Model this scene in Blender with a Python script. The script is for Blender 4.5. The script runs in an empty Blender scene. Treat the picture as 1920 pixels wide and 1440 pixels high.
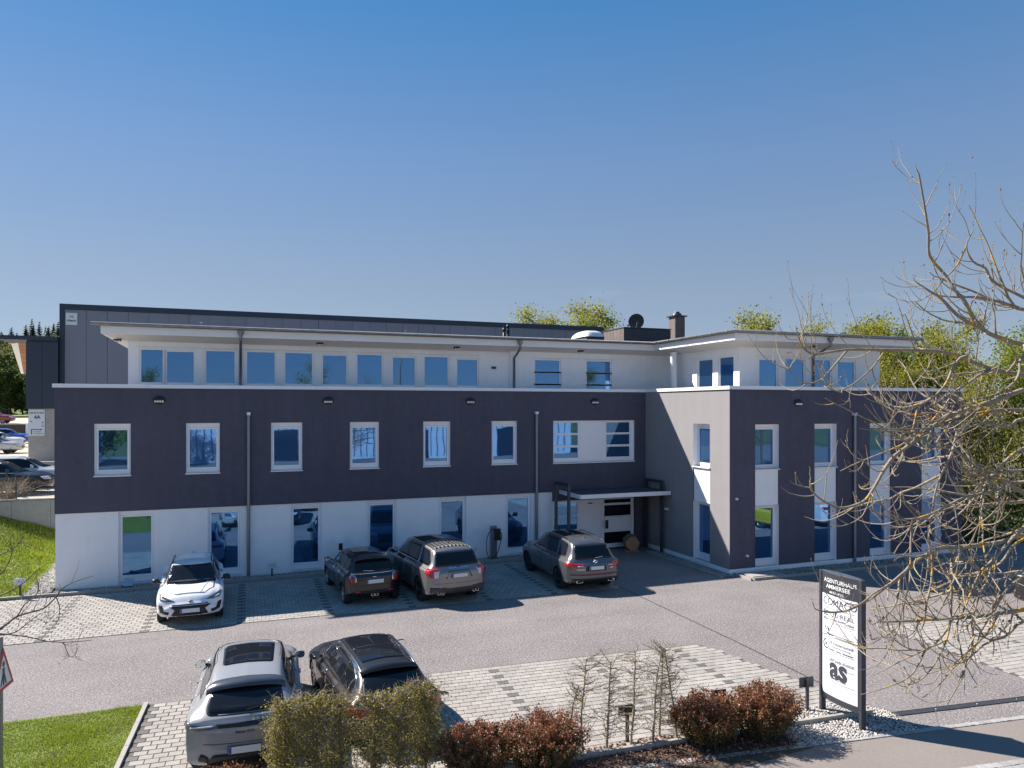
import bpy, bmesh, math, random
import numpy as np
from mathutils import Vector, Matrix
from mathutils.bvhtree import BVHTree
R = math.radians
scn = bpy.context.scene
COL = scn.collection

# ------------------------------------------------------------------ camera, sky, sun, exposure
cam_d = bpy.data.cameras.new('camera')
cam = bpy.data.objects.new('camera', cam_d)
COL.objects.link(cam)
cam.location = (5.45, -27.68, 6.0)
cam.rotation_euler = (R(90), 0, R(-20.73))
cam_d.sensor_width = 36.0
cam_d.lens = 25.875
cam_d.shift_y = 0.0226
cam_d.clip_end = 3000
scn.camera = cam

SUN_EL, SUN_AZ = R(41.5), R(-45.0)        # azimuth measured from +Y towards +X
world = bpy.data.worlds.new('World')
scn.world = world
world.use_nodes = True
wn = world.node_tree
wn.nodes.clear()
w_out = wn.nodes.new('ShaderNodeOutputWorld')
w_bg = wn.nodes.new('ShaderNodeBackground')
w_sky = wn.nodes.new('ShaderNodeTexSky')
w_sky.sky_type = 'NISHITA'
w_sky.sun_disc = False
w_sky.sun_elevation = SUN_EL
w_sky.sun_rotation = SUN_AZ
w_sky.altitude = 600
w_sky.air_density = 1.0
w_sky.dust_density = 0.0
w_sky.ozone_density = 4.0
w_bg.inputs['Strength'].default_value = 0.128
# the clear, polarised-looking blue of the day: tint runs with height above the horizon only, the same all round
w_tc = wn.nodes.new('ShaderNodeTexCoord')
w_xyz = wn.nodes.new('ShaderNodeSeparateXYZ')
w_ramp = wn.nodes.new('ShaderNodeValToRGB')
w_mul = wn.nodes.new('ShaderNodeMix'); w_mul.data_type = 'RGBA'; w_mul.blend_type = 'MULTIPLY'; w_mul.inputs[0].default_value = 1.0
wn.links.new(w_tc.outputs['Generated'], w_xyz.inputs[0])
wn.links.new(w_xyz.outputs['Z'], w_ramp.inputs[0])
_el = w_ramp.color_ramp.elements
_el[0].position = 0.0; _el[0].color = (0.36, 0.34, 0.36, 1)
_el[1].position = 0.50; _el[1].color = (0.22, 0.48, 0.55, 1)
for _p, _c in ((0.16, (0.46, 0.38, 0.345)), (0.32, (0.47, 0.475, 0.475))):
    _e = _el.new(_p); _e.color = (*_c, 1)
wn.links.new(w_sky.outputs[0], w_mul.inputs[6])
wn.links.new(w_ramp.outputs[0], w_mul.inputs[7])
# evens out the brightness round the compass, and a few faint wisps low in the sky
w_r2 = wn.nodes.new('ShaderNodeValToRGB')
_e2 = w_r2.color_ramp.elements
_e2[0].position = 0.0; _e2[0].color = (1.15, 1.45, 1.95, 1)
_e2[1].position = 0.50; _e2[1].color = (0.24, 0.84, 1.92, 1)
for _p, _c in ((0.16, (1.0, 1.36, 1.92)), (0.32, (0.62, 1.10, 1.98))):
    _e = _e2.new(_p); _e.color = (*_c, 1)
wn.links.new(w_xyz.outputs['Z'], w_r2.inputs[0])
w_mix = wn.nodes.new('ShaderNodeMix'); w_mix.data_type = 'RGBA'; w_mix.inputs[0].default_value = 0.6
wn.links.new(w_mul.outputs[2], w_mix.inputs[6]); wn.links.new(w_r2.outputs[0], w_mix.inputs[7])
w_map = wn.nodes.new('ShaderNodeMapping'); w_map.inputs['Scale'].default_value = (7, 7, 40)
wn.links.new(w_tc.outputs['Generated'], w_map.inputs[0])
w_nz = wn.nodes.new('ShaderNodeTexNoise'); w_nz.inputs['Scale'].default_value = 1.0; w_nz.inputs['Detail'].default_value = 6
wn.links.new(w_map.outputs[0], w_nz.inputs[0])
w_cl = wn.nodes.new('ShaderNodeMapRange'); w_cl.inputs[1].default_value = 0.60; w_cl.inputs[2].default_value = 0.80; w_cl.inputs[4].default_value = 0.35
wn.links.new(w_nz.outputs[0], w_cl.inputs[0])
w_lo = wn.nodes.new('ShaderNodeMapRange'); w_lo.inputs[1].default_value = 0.20; w_lo.inputs[2].default_value = 0.12
wn.links.new(w_xyz.outputs['Z'], w_lo.inputs[0])
w_cf = wn.nodes.new('ShaderNodeMath'); w_cf.operation = 'MULTIPLY'
wn.links.new(w_cl.outputs[0], w_cf.inputs[0]); wn.links.new(w_lo.outputs[0], w_cf.inputs[1])
w_cm = wn.nodes.new('ShaderNodeMix'); w_cm.data_type = 'RGBA'; w_cm.inputs[7].default_value = (2.0, 2.15, 2.4, 1)
wn.links.new(w_cf.outputs[0], w_cm.inputs[0]); wn.links.new(w_mix.outputs[2], w_cm.inputs[6])
wn.links.new(w_cm.outputs[2], w_bg.inputs[0])
wn.links.new(w_bg.outputs[0], w_out.inputs[0])

sun_d = bpy.data.lights.new('sun', 'SUN')
sun_d.energy = 4.6
sun_d.angle = R(0.53)
sun_d.color = (1.0, 0.92, 0.85)
sun = bpy.data.objects.new('sun', sun_d)
COL.objects.link(sun)
sdir = Vector((math.sin(SUN_AZ) * math.cos(SUN_EL), math.cos(SUN_AZ) * math.cos(SUN_EL), math.sin(SUN_EL)))
sun.rotation_euler = sdir.to_track_quat('Z', 'Y').to_euler()
sun.location = (0, 0, 60)

scn.view_settings.view_transform = 'Standard'
scn.view_settings.look = 'None'
scn.view_settings.exposure = 1.12
scn.view_settings.gamma = 1.0
scn.view_settings.use_curve_mapping = False
scn.cycles.max_bounces = 8
scn.cycles.use_denoising = True

# ------------------------------------------------------------------ materials
def _n(nt, t, **kw):
    n = nt.nodes.new(t)
    for k, v in kw.items():
        setattr(n, k, v)
    return n

def mat(name, col, rough=0.7, metal=0.0, spec=0.5, noise=None, bump=None, coat=0.0, rnd=None, ior=None, big=None, speck=None, streak=None):
    """procedural material. noise=(scale, amount) fine mottling, big=(scale, amount) large patches,
    bump=(scale, strength, distance), rnd = (amount) value change per piece, speck=(scale, colour, threshold)"""
    m = bpy.data.materials.new(name)
    m.use_nodes = True
    nt = m.node_tree
    b = nt.nodes['Principled BSDF']
    b.inputs['Roughness'].default_value = rough
    b.inputs['Metallic'].default_value = metal
    b.inputs['Specular IOR Level'].default_value = spec
    if ior: b.inputs['IOR'].default_value = ior
    if coat:
        b.inputs['Coat Weight'].default_value = coat
        b.inputs['Coat Roughness'].default_value = 0.03
    m.diffuse_color = (*col, 1)
    tc = _n(nt, 'ShaderNodeTexCoord')
    geo = _n(nt, 'ShaderNodeNewGeometry')
    rgb = _n(nt, 'ShaderNodeRGB'); rgb.outputs[0].default_value = (*col, 1)
    cur = rgb.outputs[0]
    pos = geo.outputs['Position']
    def mulval(cur, fac_socket):
        mx = _n(nt, 'ShaderNodeVectorMath', operation='SCALE')
        nt.links.new(cur, mx.inputs[0]); nt.links.new(fac_socket, mx.inputs['Scale'])
        return mx.outputs[0]
    def noise_fac(scale, amount, detail=4):
        nz = _n(nt, 'ShaderNodeTexNoise'); nz.inputs['Scale'].default_value = scale
        nz.inputs['Detail'].default_value = detail; nz.inputs['Roughness'].default_value = 0.65
        nt.links.new(pos, nz.inputs['Vector'])
        mr = _n(nt, 'ShaderNodeMapRange')
        mr.inputs[1].default_value = 0.25; mr.inputs[2].default_value = 0.75
        mr.inputs[3].default_value = 1 - amount; mr.inputs[4].default_value = 1 + amount
        nt.links.new(nz.outputs[0], mr.inputs[0])
        return mr.outputs[0]
    if noise: cur = mulval(cur, noise_fac(*noise))
    if big: cur = mulval(cur, noise_fac(big[0], big[1], 3))
    if streak:
        mp = _n(nt, 'ShaderNodeMapping'); mp.inputs['Scale'].default_value = streak[0]; nt.links.new(pos, mp.inputs[0])
        nz = _n(nt, 'ShaderNodeTexNoise'); nz.inputs['Scale'].default_value = 1.0; nz.inputs['Detail'].default_value = 5; nz.inputs['Roughness'].default_value = 0.6
        nt.links.new(mp.outputs[0], nz.inputs['Vector'])
        mr = _n(nt, 'ShaderNodeMapRange'); mr.inputs[1].default_value = 0.3; mr.inputs[2].default_value = 0.7; mr.inputs[3].default_value = 1 - streak[1]; mr.inputs[4].default_value = 1 + streak[1]
        nt.links.new(nz.outputs[0], mr.inputs[0]); cur = mulval(cur, mr.outputs[0])
    if speck:
        nz = _n(nt, 'ShaderNodeTexNoise'); nz.inputs['Scale'].default_value = speck[0]; nz.inputs['Detail'].default_value = 2
        nt.links.new(pos, nz.inputs['Vector'])
        mr = _n(nt, 'ShaderNodeMapRange'); mr.inputs[1].default_value = speck[2]; mr.inputs[2].default_value = speck[2] + 0.05
        nt.links.new(nz.outputs[0], mr.inputs[0])
        mx = _n(nt, 'ShaderNodeMix', data_type='RGBA')
        nt.links.new(mr.outputs[0], mx.inputs[0]); nt.links.new(cur, mx.inputs[6]); mx.inputs[7].default_value = (*speck[1], 1)
        cur = mx.outputs[2]
    if rnd:
        oi = _n(nt, 'ShaderNodeObjectInfo')
        ad = _n(nt, 'ShaderNodeMath', operation='ADD')
        nt.links.new(oi.outputs['Random'], ad.inputs[0]); nt.links.new(geo.outputs['Random Per Island'], ad.inputs[1])
        fr = _n(nt, 'ShaderNodeMath', operation='FRACT'); nt.links.new(ad.outputs[0], fr.inputs[0])
        mr = _n(nt, 'ShaderNodeMapRange'); mr.inputs[3].default_value = 1 - rnd; mr.inputs[4].default_value = 1 + rnd
        nt.links.new(fr.outputs[0], mr.inputs[0])
        cur = mulval(cur, mr.outputs[0])
    nt.links.new(cur, b.inputs['Base Color'])
    if bump:
        nz = _n(nt, 'ShaderNodeTexNoise'); nz.inputs['Scale'].default_value = bump[0]; nz.inputs['Detail'].default_value = 3
        nt.links.new(pos, nz.inputs['Vector'])
        bp = _n(nt, 'ShaderNodeBump'); bp.inputs['Strength'].default_value = bump[1]; bp.inputs['Distance'].default_value = bump[2]
        nt.links.new(nz.outputs[0], bp.inputs['Height']); nt.links.new(bp.outputs[0], b.inputs['Normal'])
    return m

def leaf_mat(name, c1, c2, rough=0.55, trans=0.35):
    """leaf: colour runs from c1 to c2 leaf by leaf; some light passes through"""
    m = bpy.data.materials.new(name); m.use_nodes = True
    nt = m.node_tree; b = nt.nodes['Principled BSDF']; out = nt.nodes['Material Output']
    geo = _n(nt, 'ShaderNodeNewGeometry')
    cr = _n(nt, 'ShaderNodeMix', data_type='RGBA')
    cr.inputs[6].default_value = (*c1, 1); cr.inputs[7].default_value = (*c2, 1)
    nt.links.new(geo.outputs['Random Per Island'], cr.inputs[0])
    nt.links.new(cr.outputs[2], b.inputs['Base Color'])
    b.inputs['Roughness'].default_value = rough
    tr = _n(nt, 'ShaderNodeBsdfTranslucent'); nt.links.new(cr.outputs[2], tr.inputs[0])
    mx = _n(nt, 'ShaderNodeMixShader'); mx.inputs[0].default_value = trans
    nt.links.new(b.outputs[0], mx.inputs[1]); nt.links.new(tr.outputs[0], mx.inputs[2]); nt.links.new(mx.outputs[0], out.inputs[0])
    m.diffuse_color = (*c1, 1)
    return m

M = {}
M['asphalt'] = mat('asphalt', (0.198, 0.177, 0.172), 0.9, noise=(17, 0.45), big=(0.45, 0.14), streak=((0.10, 0.9, 1), 0.10), bump=(30, 0.8, 0.03), speck=(24, (0.40, 0.37, 0.35), 0.60))
M['footway'] = mat('footway_asphalt', (0.22, 0.19, 0.17), 0.9, noise=(22, 0.14), big=(0.5, 0.07), bump=(70, 0.3, 0.01))
M['joint'] = mat('joint_sand', (0.11, 0.10, 0.088), 0.95, noise=(30, 0.2))
M['tar'] = mat('tar_seam', (0.05, 0.047, 0.045), 0.8)
M['paver'] = mat('concrete_paver', (0.325, 0.302, 0.272), 0.85, noise=(14, 0.12), big=(0.8, 0.14), speck=(1.1, (0.20, 0.185, 0.165), 0.69), rnd=0.11, bump=(90, 0.25, 0.004))
M['paver_dark'] = mat('dark_paver', (0.125, 0.12, 0.11), 0.85, noise=(20, 0.12), rnd=0.12)
M['kerb'] = mat('kerb_concrete', (0.34, 0.32, 0.29), 0.85, noise=(12, 0.14), bump=(60, 0.3, 0.005))
M['sett'] = mat('granite_sett', (0.33, 0.32, 0.305), 0.8, noise=(30, 0.18), rnd=0.16, bump=(60, 0.4, 0.01))
M['plaster'] = mat('dark_plaster', (0.086, 0.083, 0.116), 0.9, noise=(5, 0.10), big=(0.5, 0.10), streak=((3.5, 3.5, 0.35), 0.07), bump=(120, 0.35, 0.008))
M['plaster_lit'] = mat('sunlit_plaster', (0.265, 0.255, 0.258), 0.9, streak=((3.5, 3.5, 0.35), 0.03), noise=(3.5, 0.03), big=(0.4, 0.03), bump=(120, 0.3, 0.006))  # dark plaster made lighter: the side wall's sunlight is put into its colour
M['white_wall'] = mat('white_plaster', (0.89, 0.89, 0.90), 0.85, streak=((4, 4, 0.4), 0.02), noise=(2.0, 0.025), big=(0.5, 0.025), bump=(110, 0.2, 0.005))
M['cream'] = mat('cream_soffit', (0.74, 0.70, 0.64), 0.8, noise=(4, 0.05))
M['white_trim'] = mat('white_painted_metal', (0.84, 0.84, 0.86), 0.45, noise=(5, 0.02))
M['frame'] = mat('white_window_plastic', (0.86, 0.87, 0.9), 0.35)
M['zinc'] = mat('zinc', (0.23, 0.25, 0.30), 0.4, metal=0.75, noise=(8, 0.12))
M['gutter'] = mat('weathered_zinc', (0.27, 0.265, 0.26), 0.5, metal=0.5, noise=(6, 0.2))
M['roof'] = mat('roof_membrane', (0.06, 0.062, 0.07), 0.8, noise=(3, 0.15))
M['anthracite'] = mat('anthracite_metal', (0.05, 0.055, 0.068), 0.42, metal=0.2, noise=(6, 0.06))
M['black'] = mat('black_plastic', (0.016, 0.016, 0.018), 0.5)
M['lamp_white'] = mat('lamp_diffuser', (0.8, 0.8, 0.78), 0.3)
M['steel'] = mat('steel', (0.45, 0.46, 0.48), 0.35, metal=0.9)
M['panel_grey'] = mat('grey_cladding', (0.175, 0.19, 0.25), 0.5, metal=0.1, noise=(2, 0.03), rnd=0.03)
M['navy'] = mat('navy_cladding', (0.020, 0.034, 0.062), 0.5, metal=0.1, noise=(2, 0.08))
M['concrete'] = mat('concrete', (0.36, 0.35, 0.33), 0.9, noise=(5, 0.12), big=(0.9, 0.10), bump=(50, 0.3, 0.006))
M['timber'] = mat('larch_board', (0.36, 0.135, 0.05), 0.7, noise=(10, 0.2), rnd=0.18)
M['box_brown'] = mat('weathered_cladding', (0.165, 0.13, 0.115), 0.8, noise=(4, 0.22), rnd=0.1)
M['soil'] = mat('soil', (0.10, 0.07, 0.05), 0.95, noise=(9, 0.3))
M['grass_soil'] = mat('lawn_soil', (0.13, 0.175, 0.03), 0.95, noise=(6, 0.35), big=(0.8, 0.2))
M['gravel'] = mat('gravel_stone', (0.40, 0.375, 0.345), 0.85, rnd=0.38)
M['gravel_bed'] = mat('gravel_base', (0.17, 0.155, 0.14), 0.95, noise=(30, 0.35))
M['field'] = mat('gravel_lot', (0.46, 0.42, 0.34), 0.95, noise=(0.8, 0.12))
M['bark'] = mat('grey_bark', (0.26, 0.22, 0.165), 0.9, noise=(18, 0.25), bump=(40, 0.6, 0.01), speck=(5.5, (0.46, 0.28, 0.05), 0.60))
M['bark_dark'] = mat('brown_bark', (0.11, 0.085, 0.065), 0.9, noise=(20, 0.25))
M['twig'] = mat('twig_bark', (0.31, 0.265, 0.20), 0.9, noise=(14, 0.25), speck=(5.5, (0.40, 0.27, 0.07), 0.64))
M['bud'] = mat('bud', (0.20, 0.10, 0.05), 0.8)
M['sign_white'] = mat('sign_white', (0.72, 0.74, 0.77), 0.35)
M['print'] = mat('print_dark', (0.045, 0.05, 0.065), 0.5)
M['print_white'] = mat('print_white', (0.8, 0.8, 0.8), 0.5)
M['print_grey'] = mat('print_grey', (0.32, 0.33, 0.36), 0.5)
M['log_bark'] = mat('log_bark', (0.20, 0.17, 0.14), 0.95, noise=(14, 0.3))
M['log_cut'] = mat('log_cut', (0.40, 0.20, 0.11), 0.85, noise=(9, 0.2))
M['dome'] = mat('skylight_acrylic', (0.78, 0.77, 0.74), 0.25, noise=(3, 0.06))
M['plate'] = mat('plate_white', (0.72, 0.73, 0.76), 0.4)
M['plate_blue'] = mat('plate_blue', (0.012, 0.06, 0.42), 0.4)
M['sign_red'] = mat('sign_red', (0.45, 0.035, 0.03), 0.45)

def glass_mat(name, tint, metal, rough=0.015, wav=(1.0, 0.018)):
    m = mat(name, tint, rough, metal=metal, spec=1.0)
    nt = m.node_tree; b = nt.nodes['Principled BSDF']
    b.inputs['IOR'].default_value = 1.9
    if wav:
        geo = _n(nt, 'ShaderNodeNewGeometry')
        nz = _n(nt, 'ShaderNodeTexNoise'); nz.inputs['Scale'].default_value = wav[0]; nz.inputs['Detail'].default_value = 1
        nt.links.new(geo.outputs['Position'], nz.inputs['Vector'])
        bp = _n(nt, 'ShaderNodeBump'); bp.inputs['Strength'].default_value = wav[1]; bp.inputs['Distance'].default_value = 0.1
        nt.links.new(nz.outputs[0], bp.inputs['Height']); nt.links.new(bp.outputs[0], b.inputs['Normal'])
    return m
M['pane'] = glass_mat('window_glass', (0.095, 0.265, 0.54), 0.85)
M['car_glass'] = glass_mat('car_glass', (0.010, 0.012, 0.016), 0.0, 0.03, None)
M['car_glass'].node_tree.nodes['Principled BSDF'].inputs['IOR'].default_value = 1.4
M['car_glass'].node_tree.nodes['Principled BSDF'].inputs['Specular IOR Level'].default_value = 0.5
def pane_glass(refl):
    m = M['pane']; nt = m.node_tree; out = nt.nodes['Material Output']; b = nt.nodes['Principled BSDF']
    tr = _n(nt, 'ShaderNodeBsdfTransparent'); tr.inputs[0].default_value = (0.62, 0.74, 0.78, 1)
    mx = _n(nt, 'ShaderNodeMixShader'); mx.inputs[0].default_value = refl
    nt.links.new(tr.outputs[0], mx.inputs[1]); nt.links.new(b.outputs[0], mx.inputs[2]); nt.links.new(mx.outputs[0], out.inputs[0])
pane_glass(0.80)
M['curtain'] = mat('teal_curtain', (0.10, 0.42, 0.42), 0.9); M['blind'] = mat('pale_blind', (0.70, 0.74, 0.74), 0.8); M['room'] = mat('room_wall', (0.30, 0.29, 0.28), 0.9)
M['mirror'] = mat('mirror_glass', (0.6, 0.65, 0.7), 0.03, metal=1.0)

# ------------------------------------------------------------------ mesh helpers
class MB:
    def __init__(s): s.v = []; s.f = []; s.m = []; s.sm = []
    def add(s, vs, fs, mi=0, smooth=False):
        o = len(s.v); s.v.extend(tuple(v) for v in vs)
        for f in fs:
            s.f.append(tuple(i + o for i in f)); s.m.append(mi); s.sm.append(smooth)
        return s
    def box(s, x0, x1, y0, y1, z0, z1, mi=0):
        v = [(x0,y0,z0),(x1,y0,z0),(x1,y1,z0),(x0,y1,z0),(x0,y0,z1),(x1,y0,z1),(x1,y1,z1),(x0,y1,z1)]
        return s.add(v, [(3,2,1,0),(4,5,6,7),(0,1,5,4),(1,2,6,5),(2,3,7,6),(3,0,4,7)], mi)
    def bbox(s, x0, x1, y0, y1, z0, z1, b=0.01, mi=0):
        """box with a chamfered top edge"""
        v = [(x0,y0,z0),(x1,y0,z0),(x1,y1,z0),(x0,y1,z0),(x0,y0,z1-b),(x1,y0,z1-b),(x1,y1,z1-b),(x0,y1,z1-b),
             (x0+b,y0+b,z1),(x1-b,y0+b,z1),(x1-b,y1-b,z1),(x0+b,y1-b,z1)]
        return s.add(v, [(0,1,5,4),(1,2,6,5),(2,3,7,6),(3,0,4,7),(4,5,9,8),(5,6,10,9),(6,7,11,10),(7,4,8,11),(8,9,10,11)], mi)
    def quad(s, a, b, c, d, mi=0): return s.add([a,b,c,d], [(0,1,2,3)], mi)
    def poly(s, pts, mi=0): return s.add(pts, [tuple(range(len(pts)))], mi)
    def prism(s, pts2, z0, z1, mi=0, mi_top=None):
        n = len(pts2)
        a = sum(pts2[i][0]*pts2[(i+1)%n][1]-pts2[(i+1)%n][0]*pts2[i][1] for i in range(n))
        if a < 0: pts2 = pts2[::-1]
        v = [(x,y,z0) for x,y in pts2] + [(x,y,z1) for x,y in pts2]
        s.add(v, [tuple(range(n))[::-1]] + [(i,(i+1)%n,n+(i+1)%n,n+i) for i in range(n)], mi)
        s.add([(x,y,z1) for x,y in pts2], [tuple(range(n))], mi if mi_top is None else mi_top)
        return s
    def tube(s, pts, rad, sides=6, mi=0, cap=True, smooth=True):
        pts = [Vector(p) for p in pts]; n = len(pts)
        if not hasattr(rad, '__len__'): rad = [rad]*n
        vs = []; up = None
        for i, p in enumerate(pts):
            d = (pts[min(i+1,n-1)] - pts[max(i-1,0)])
            if d.length < 1e-9: d = Vector((0,0,1))
            d.normalize()
            if up is None:
                up = Vector((0,0,1)) if abs(d.z) < 0.9 else Vector((1,0,0))
            a = (up - d*up.dot(d))
            if a.length < 1e-6: a = d.orthogonal()
            a.normalize(); up = a; b = d.cross(a)
            for k in range(sides):
                t = 2*math.pi*k/sides
                vs.append(p + (a*math.cos(t) + b*math.sin(t))*rad[i])
        fs = [(i*sides+k, i*sides+(k+1)%sides, (i+1)*sides+(k+1)%sides, (i+1)*sides+k) for i in range(n-1) for k in range(sides)]
        s.add(vs, fs, mi, smooth)
        if cap:
            s.add(vs[:sides][::-1], [tuple(range(sides))], mi); s.add(vs[-sides:], [tuple(range(sides))], mi)
        return s
    def lathe(s, prof, axis='z', seg=24, mi=0, c=(0,0,0), smooth=True):
        """prof: list of (radius, height) revolved about axis through c"""
        vs = []
        for r, h in prof:
            for k in range(seg):
                t = 2*math.pi*k/seg; a, b = r*math.cos(t), r*math.sin(t)
                vs.append({'z':(c[0]+a,c[1]+b,c[2]+h),'x':(c[0]+h,c[1]+a,c[2]+b),'y':(c[0]+b,c[1]+h,c[2]+a)}[axis])
        fs = [(i*seg+k, i*seg+(k+1)%seg, (i+1)*seg+(k+1)%seg, (i+1)*seg+k) for i in range(len(prof)-1) for k in range(seg)]
        return s.add(vs, fs, mi, smooth)
    def mesh(s, name, mats):
        me = bpy.data.meshes.new(name)
        me.from_pydata(s.v, [], s.f)
        mats = mats if isinstance(mats, (list, tuple)) else [mats]
        for m in mats: me.materials.append(m)
        if len(mats) > 1: me.polygons.foreach_set('material_index', s.m)
        if any(s.sm): me.polygons.foreach_set('use_smooth', s.sm)
        me.update()
        return me
    def build(s, name, mats, parent=None, loc=None, rot=None):
        return link(name, s.mesh(name, mats), parent, loc, rot)

def link(name, data, parent=None, loc=None, rot=None):
    o = bpy.data.objects.new(name, data); COL.objects.link(o)
    if parent is not None: o.parent = parent
    if loc is not None: o.location = loc
    if rot is not None: o.rotation_euler = rot
    return o
def tag(o, label=None, cat=None, group=None, kind=None):
    if label: o['label'] = label
    if cat: o['category'] = cat
    if group: o['group'] = group
    if kind: o['kind'] = kind
    return o
def thing(name, label, cat, loc=(0,0,0), rz=0.0, group=None):
    o = bpy.data.objects.new(name, None); COL.objects.link(o)
    o.empty_display_size = 0.3
    o.location = loc; o.rotation_euler = (0,0,rz)
    return tag(o, label, cat, group)
KIDS = {}
def copy_tree(o, parent=None, depth=0):
    c = o.copy(); COL.objects.link(c)
    if parent is not None: c.parent = parent
    for ch in list(o.children): copy_tree(ch, c, depth+1)
    return c
def struct(o): o['kind'] = 'structure'; return o

def fast_mesh(name, verts, faces_flat, nper, mats, mat_idx=None):
    """mesh from numpy arrays; every face has nper corners"""
    me = bpy.data.meshes.new(name)
    nv = len(verts); nf = len(faces_flat)//nper
    me.vertices.add(nv); me.vertices.foreach_set('co', np.asarray(verts, np.float32).ravel())
    me.loops.add(nf*nper); me.loops.foreach_set('vertex_index', np.asarray(faces_flat, np.int32))
    me.polygons.add(nf); me.polygons.foreach_set('loop_start', np.arange(0, nf*nper, nper, dtype=np.int32))
    me.polygons.foreach_set('loop_total', np.full(nf, nper, np.int32))
    for m in (mats if isinstance(mats, (list, tuple)) else [mats]): me.materials.append(m)
    if mat_idx is not None: me.polygons.foreach_set('material_index', np.asarray(mat_idx, np.int32))
    me.update(calc_edges=True)
    return me

def text_mesh(txt, size, align='LEFT', bold=0.0, spacing=1.0):
    """(verts, faces) of flat lettering in the x-y plane"""
    cu = bpy.data.curves.new('lettering', 'FONT'); cu.body = txt; cu.size = size; cu.align_x = align
    cu.offset = bold; cu.space_character = spacing; cu.resolution_u = 3
    o = bpy.data.objects.new('lettering', cu); COL.objects.link(o)
    bpy.context.view_layer.update()
    dg = bpy.context.evaluated_depsgraph_get()
    me = o.evaluated_get(dg).to_mesh()
    vs = [tuple(v.co) for v in me.vertices]; fs = [tuple(p.vertices) for p in me.polygons]
    o.evaluated_get(dg).to_mesh_clear()
    bpy.data.objects.remove(o); bpy.data.curves.remove(cu)
    return vs, fs
def add_text(mb, txt, size, fn, align='LEFT', bold=0.0, mi=0, spacing=1.0, width=None):
    vs, fs = text_mesh(txt, size, align, bold, spacing)
    if not vs: return
    if width:
        w = max(v[0] for v in vs) - min(v[0] for v in vs)
        k = width / w; vs = [(v[0]*k, v[1], v[2]) for v in vs]
    mb.add([fn(v[0], v[1]) for v in vs], fs, mi)
# ------------------------------------------------------------------ ground, yard, paving
CAM = Vector((5.45, -27.68, 6.0))
FWD = Vector((math.sin(R(20.73)), math.cos(R(20.73)))); RGT = Vector((FWD.y, -FWD.x))
def in_frame(x, y, z=0.0, margin=1.03):
    d = Vector((x - CAM.x, y - CAM.y)); t = d.dot(FWD)
    if t < 1: return False
    u = d.dot(RGT)/t; v = (z - CAM.z)/t
    return abs(u) < 0.6957*margin and v > -0.492*margin

def sheet(name, pts, z, m, kind='structure', sub=0):
    mb = MB(); mb.poly([(x, y, z) for x, y in pts])
    o = mb.build(name, m); o['kind'] = kind
    return o
sheet('ground', [(-900,-900),(900,-900),(900,900),(-900,900)], -0.05, mat('meadow_ground', (0.12,0.135,0.05), 0.95, noise=(0.05,0.3)))
yard = sheet('asphalt_yard', [(-30,-18.0),(60,-23.5),(60,12),(34.5,12),(34.5,0),(-30,0)], 0.0, M['asphalt'])
def rotf(ox, oy, ang):
    c, s = math.cos(ang), math.sin(ang)
    return lambda u, v: (ox + u*c - v*s, oy + u*s + v*c)
# street edge line through (14.9,-17.38), direction -6.5 degrees
ST = rotf(14.9, -17.38, R(-6.5))
def st_quad(name, u0, u1, v0, v1, z, m):
    return sheet(name, [ST(u0,v0), ST(u1,v0), ST(u1,v1), ST(u0,v1)], z, m)
st_quad('footway', -60, 60, -1.30, 0.0, 0.006, M['footway'])
st_quad('street', -60, 60, -9.0, -1.6, 0.004, M['asphalt'])
sheet('opposite_yard', [(-60,-70),(90,-80),(90,-38),(-60,-24)], -0.01, M['asphalt'])
st_quad('far_footway', -60, 60, -11.0, -9.0, 0.006, M['footway'])
jm = MB()
for (x0,y0,x1,y1) in ((17.52,-0.6,17.48,-12.0),(17.48,-12.0,17.35,-15.6)):
    jm.quad((x0-0.02,y0,0.005),(x1-0.02,y1,0.005),(x1+0.02,y1,0.005),(x0+0.02,y0,0.005))
struct(jm.build('tar_seam', M['tar']))

rng = random.Random(11)
# setts: one row along the footway edge, two rows along the street edge
sett_me = MB().bbox(-0.5,0.5,-0.5,0.5,0,1,0.12).mesh('granite_sett', M['sett'])
def setts(name, v0, rows, size, u0, u1):
    base = MB(); base.poly([(*ST(u0,v0),0.009),(*ST(u1,v0),0.009),(*ST(u1,v0+rows*size),0.009),(*ST(u0,v0+rows*size),0.009)])
    par = base.build(name, M['joint']); par['kind'] = 'structure'
    n = int((u1-u0)/(size*1.08)); cnt = 0
    for r in range(rows):
        for i in range(n):
            u = u0 + (i+0.5)*size*1.08 + (size*0.5 if r % 2 else 0); v = v0 + (r+0.5)*size
            x, y = ST(u, v)
            if not in_frame(x, y): continue
            o = link('sett', sett_me, par, (x, y, 0.0), (0,0,R(-6.5) + rng.uniform(-.05,.05)))
            o.scale = (size*rng.uniform(.94,1.03), size*rng.uniform(.88,.95), 0.022+rng.uniform(-.004,.004)); cnt += 1
setts('sett_edging', -0.02, 1, 0.13, -8, 14)
setts('sett_gutter', -1.60, 2, 0.155, -4, 14)

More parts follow.
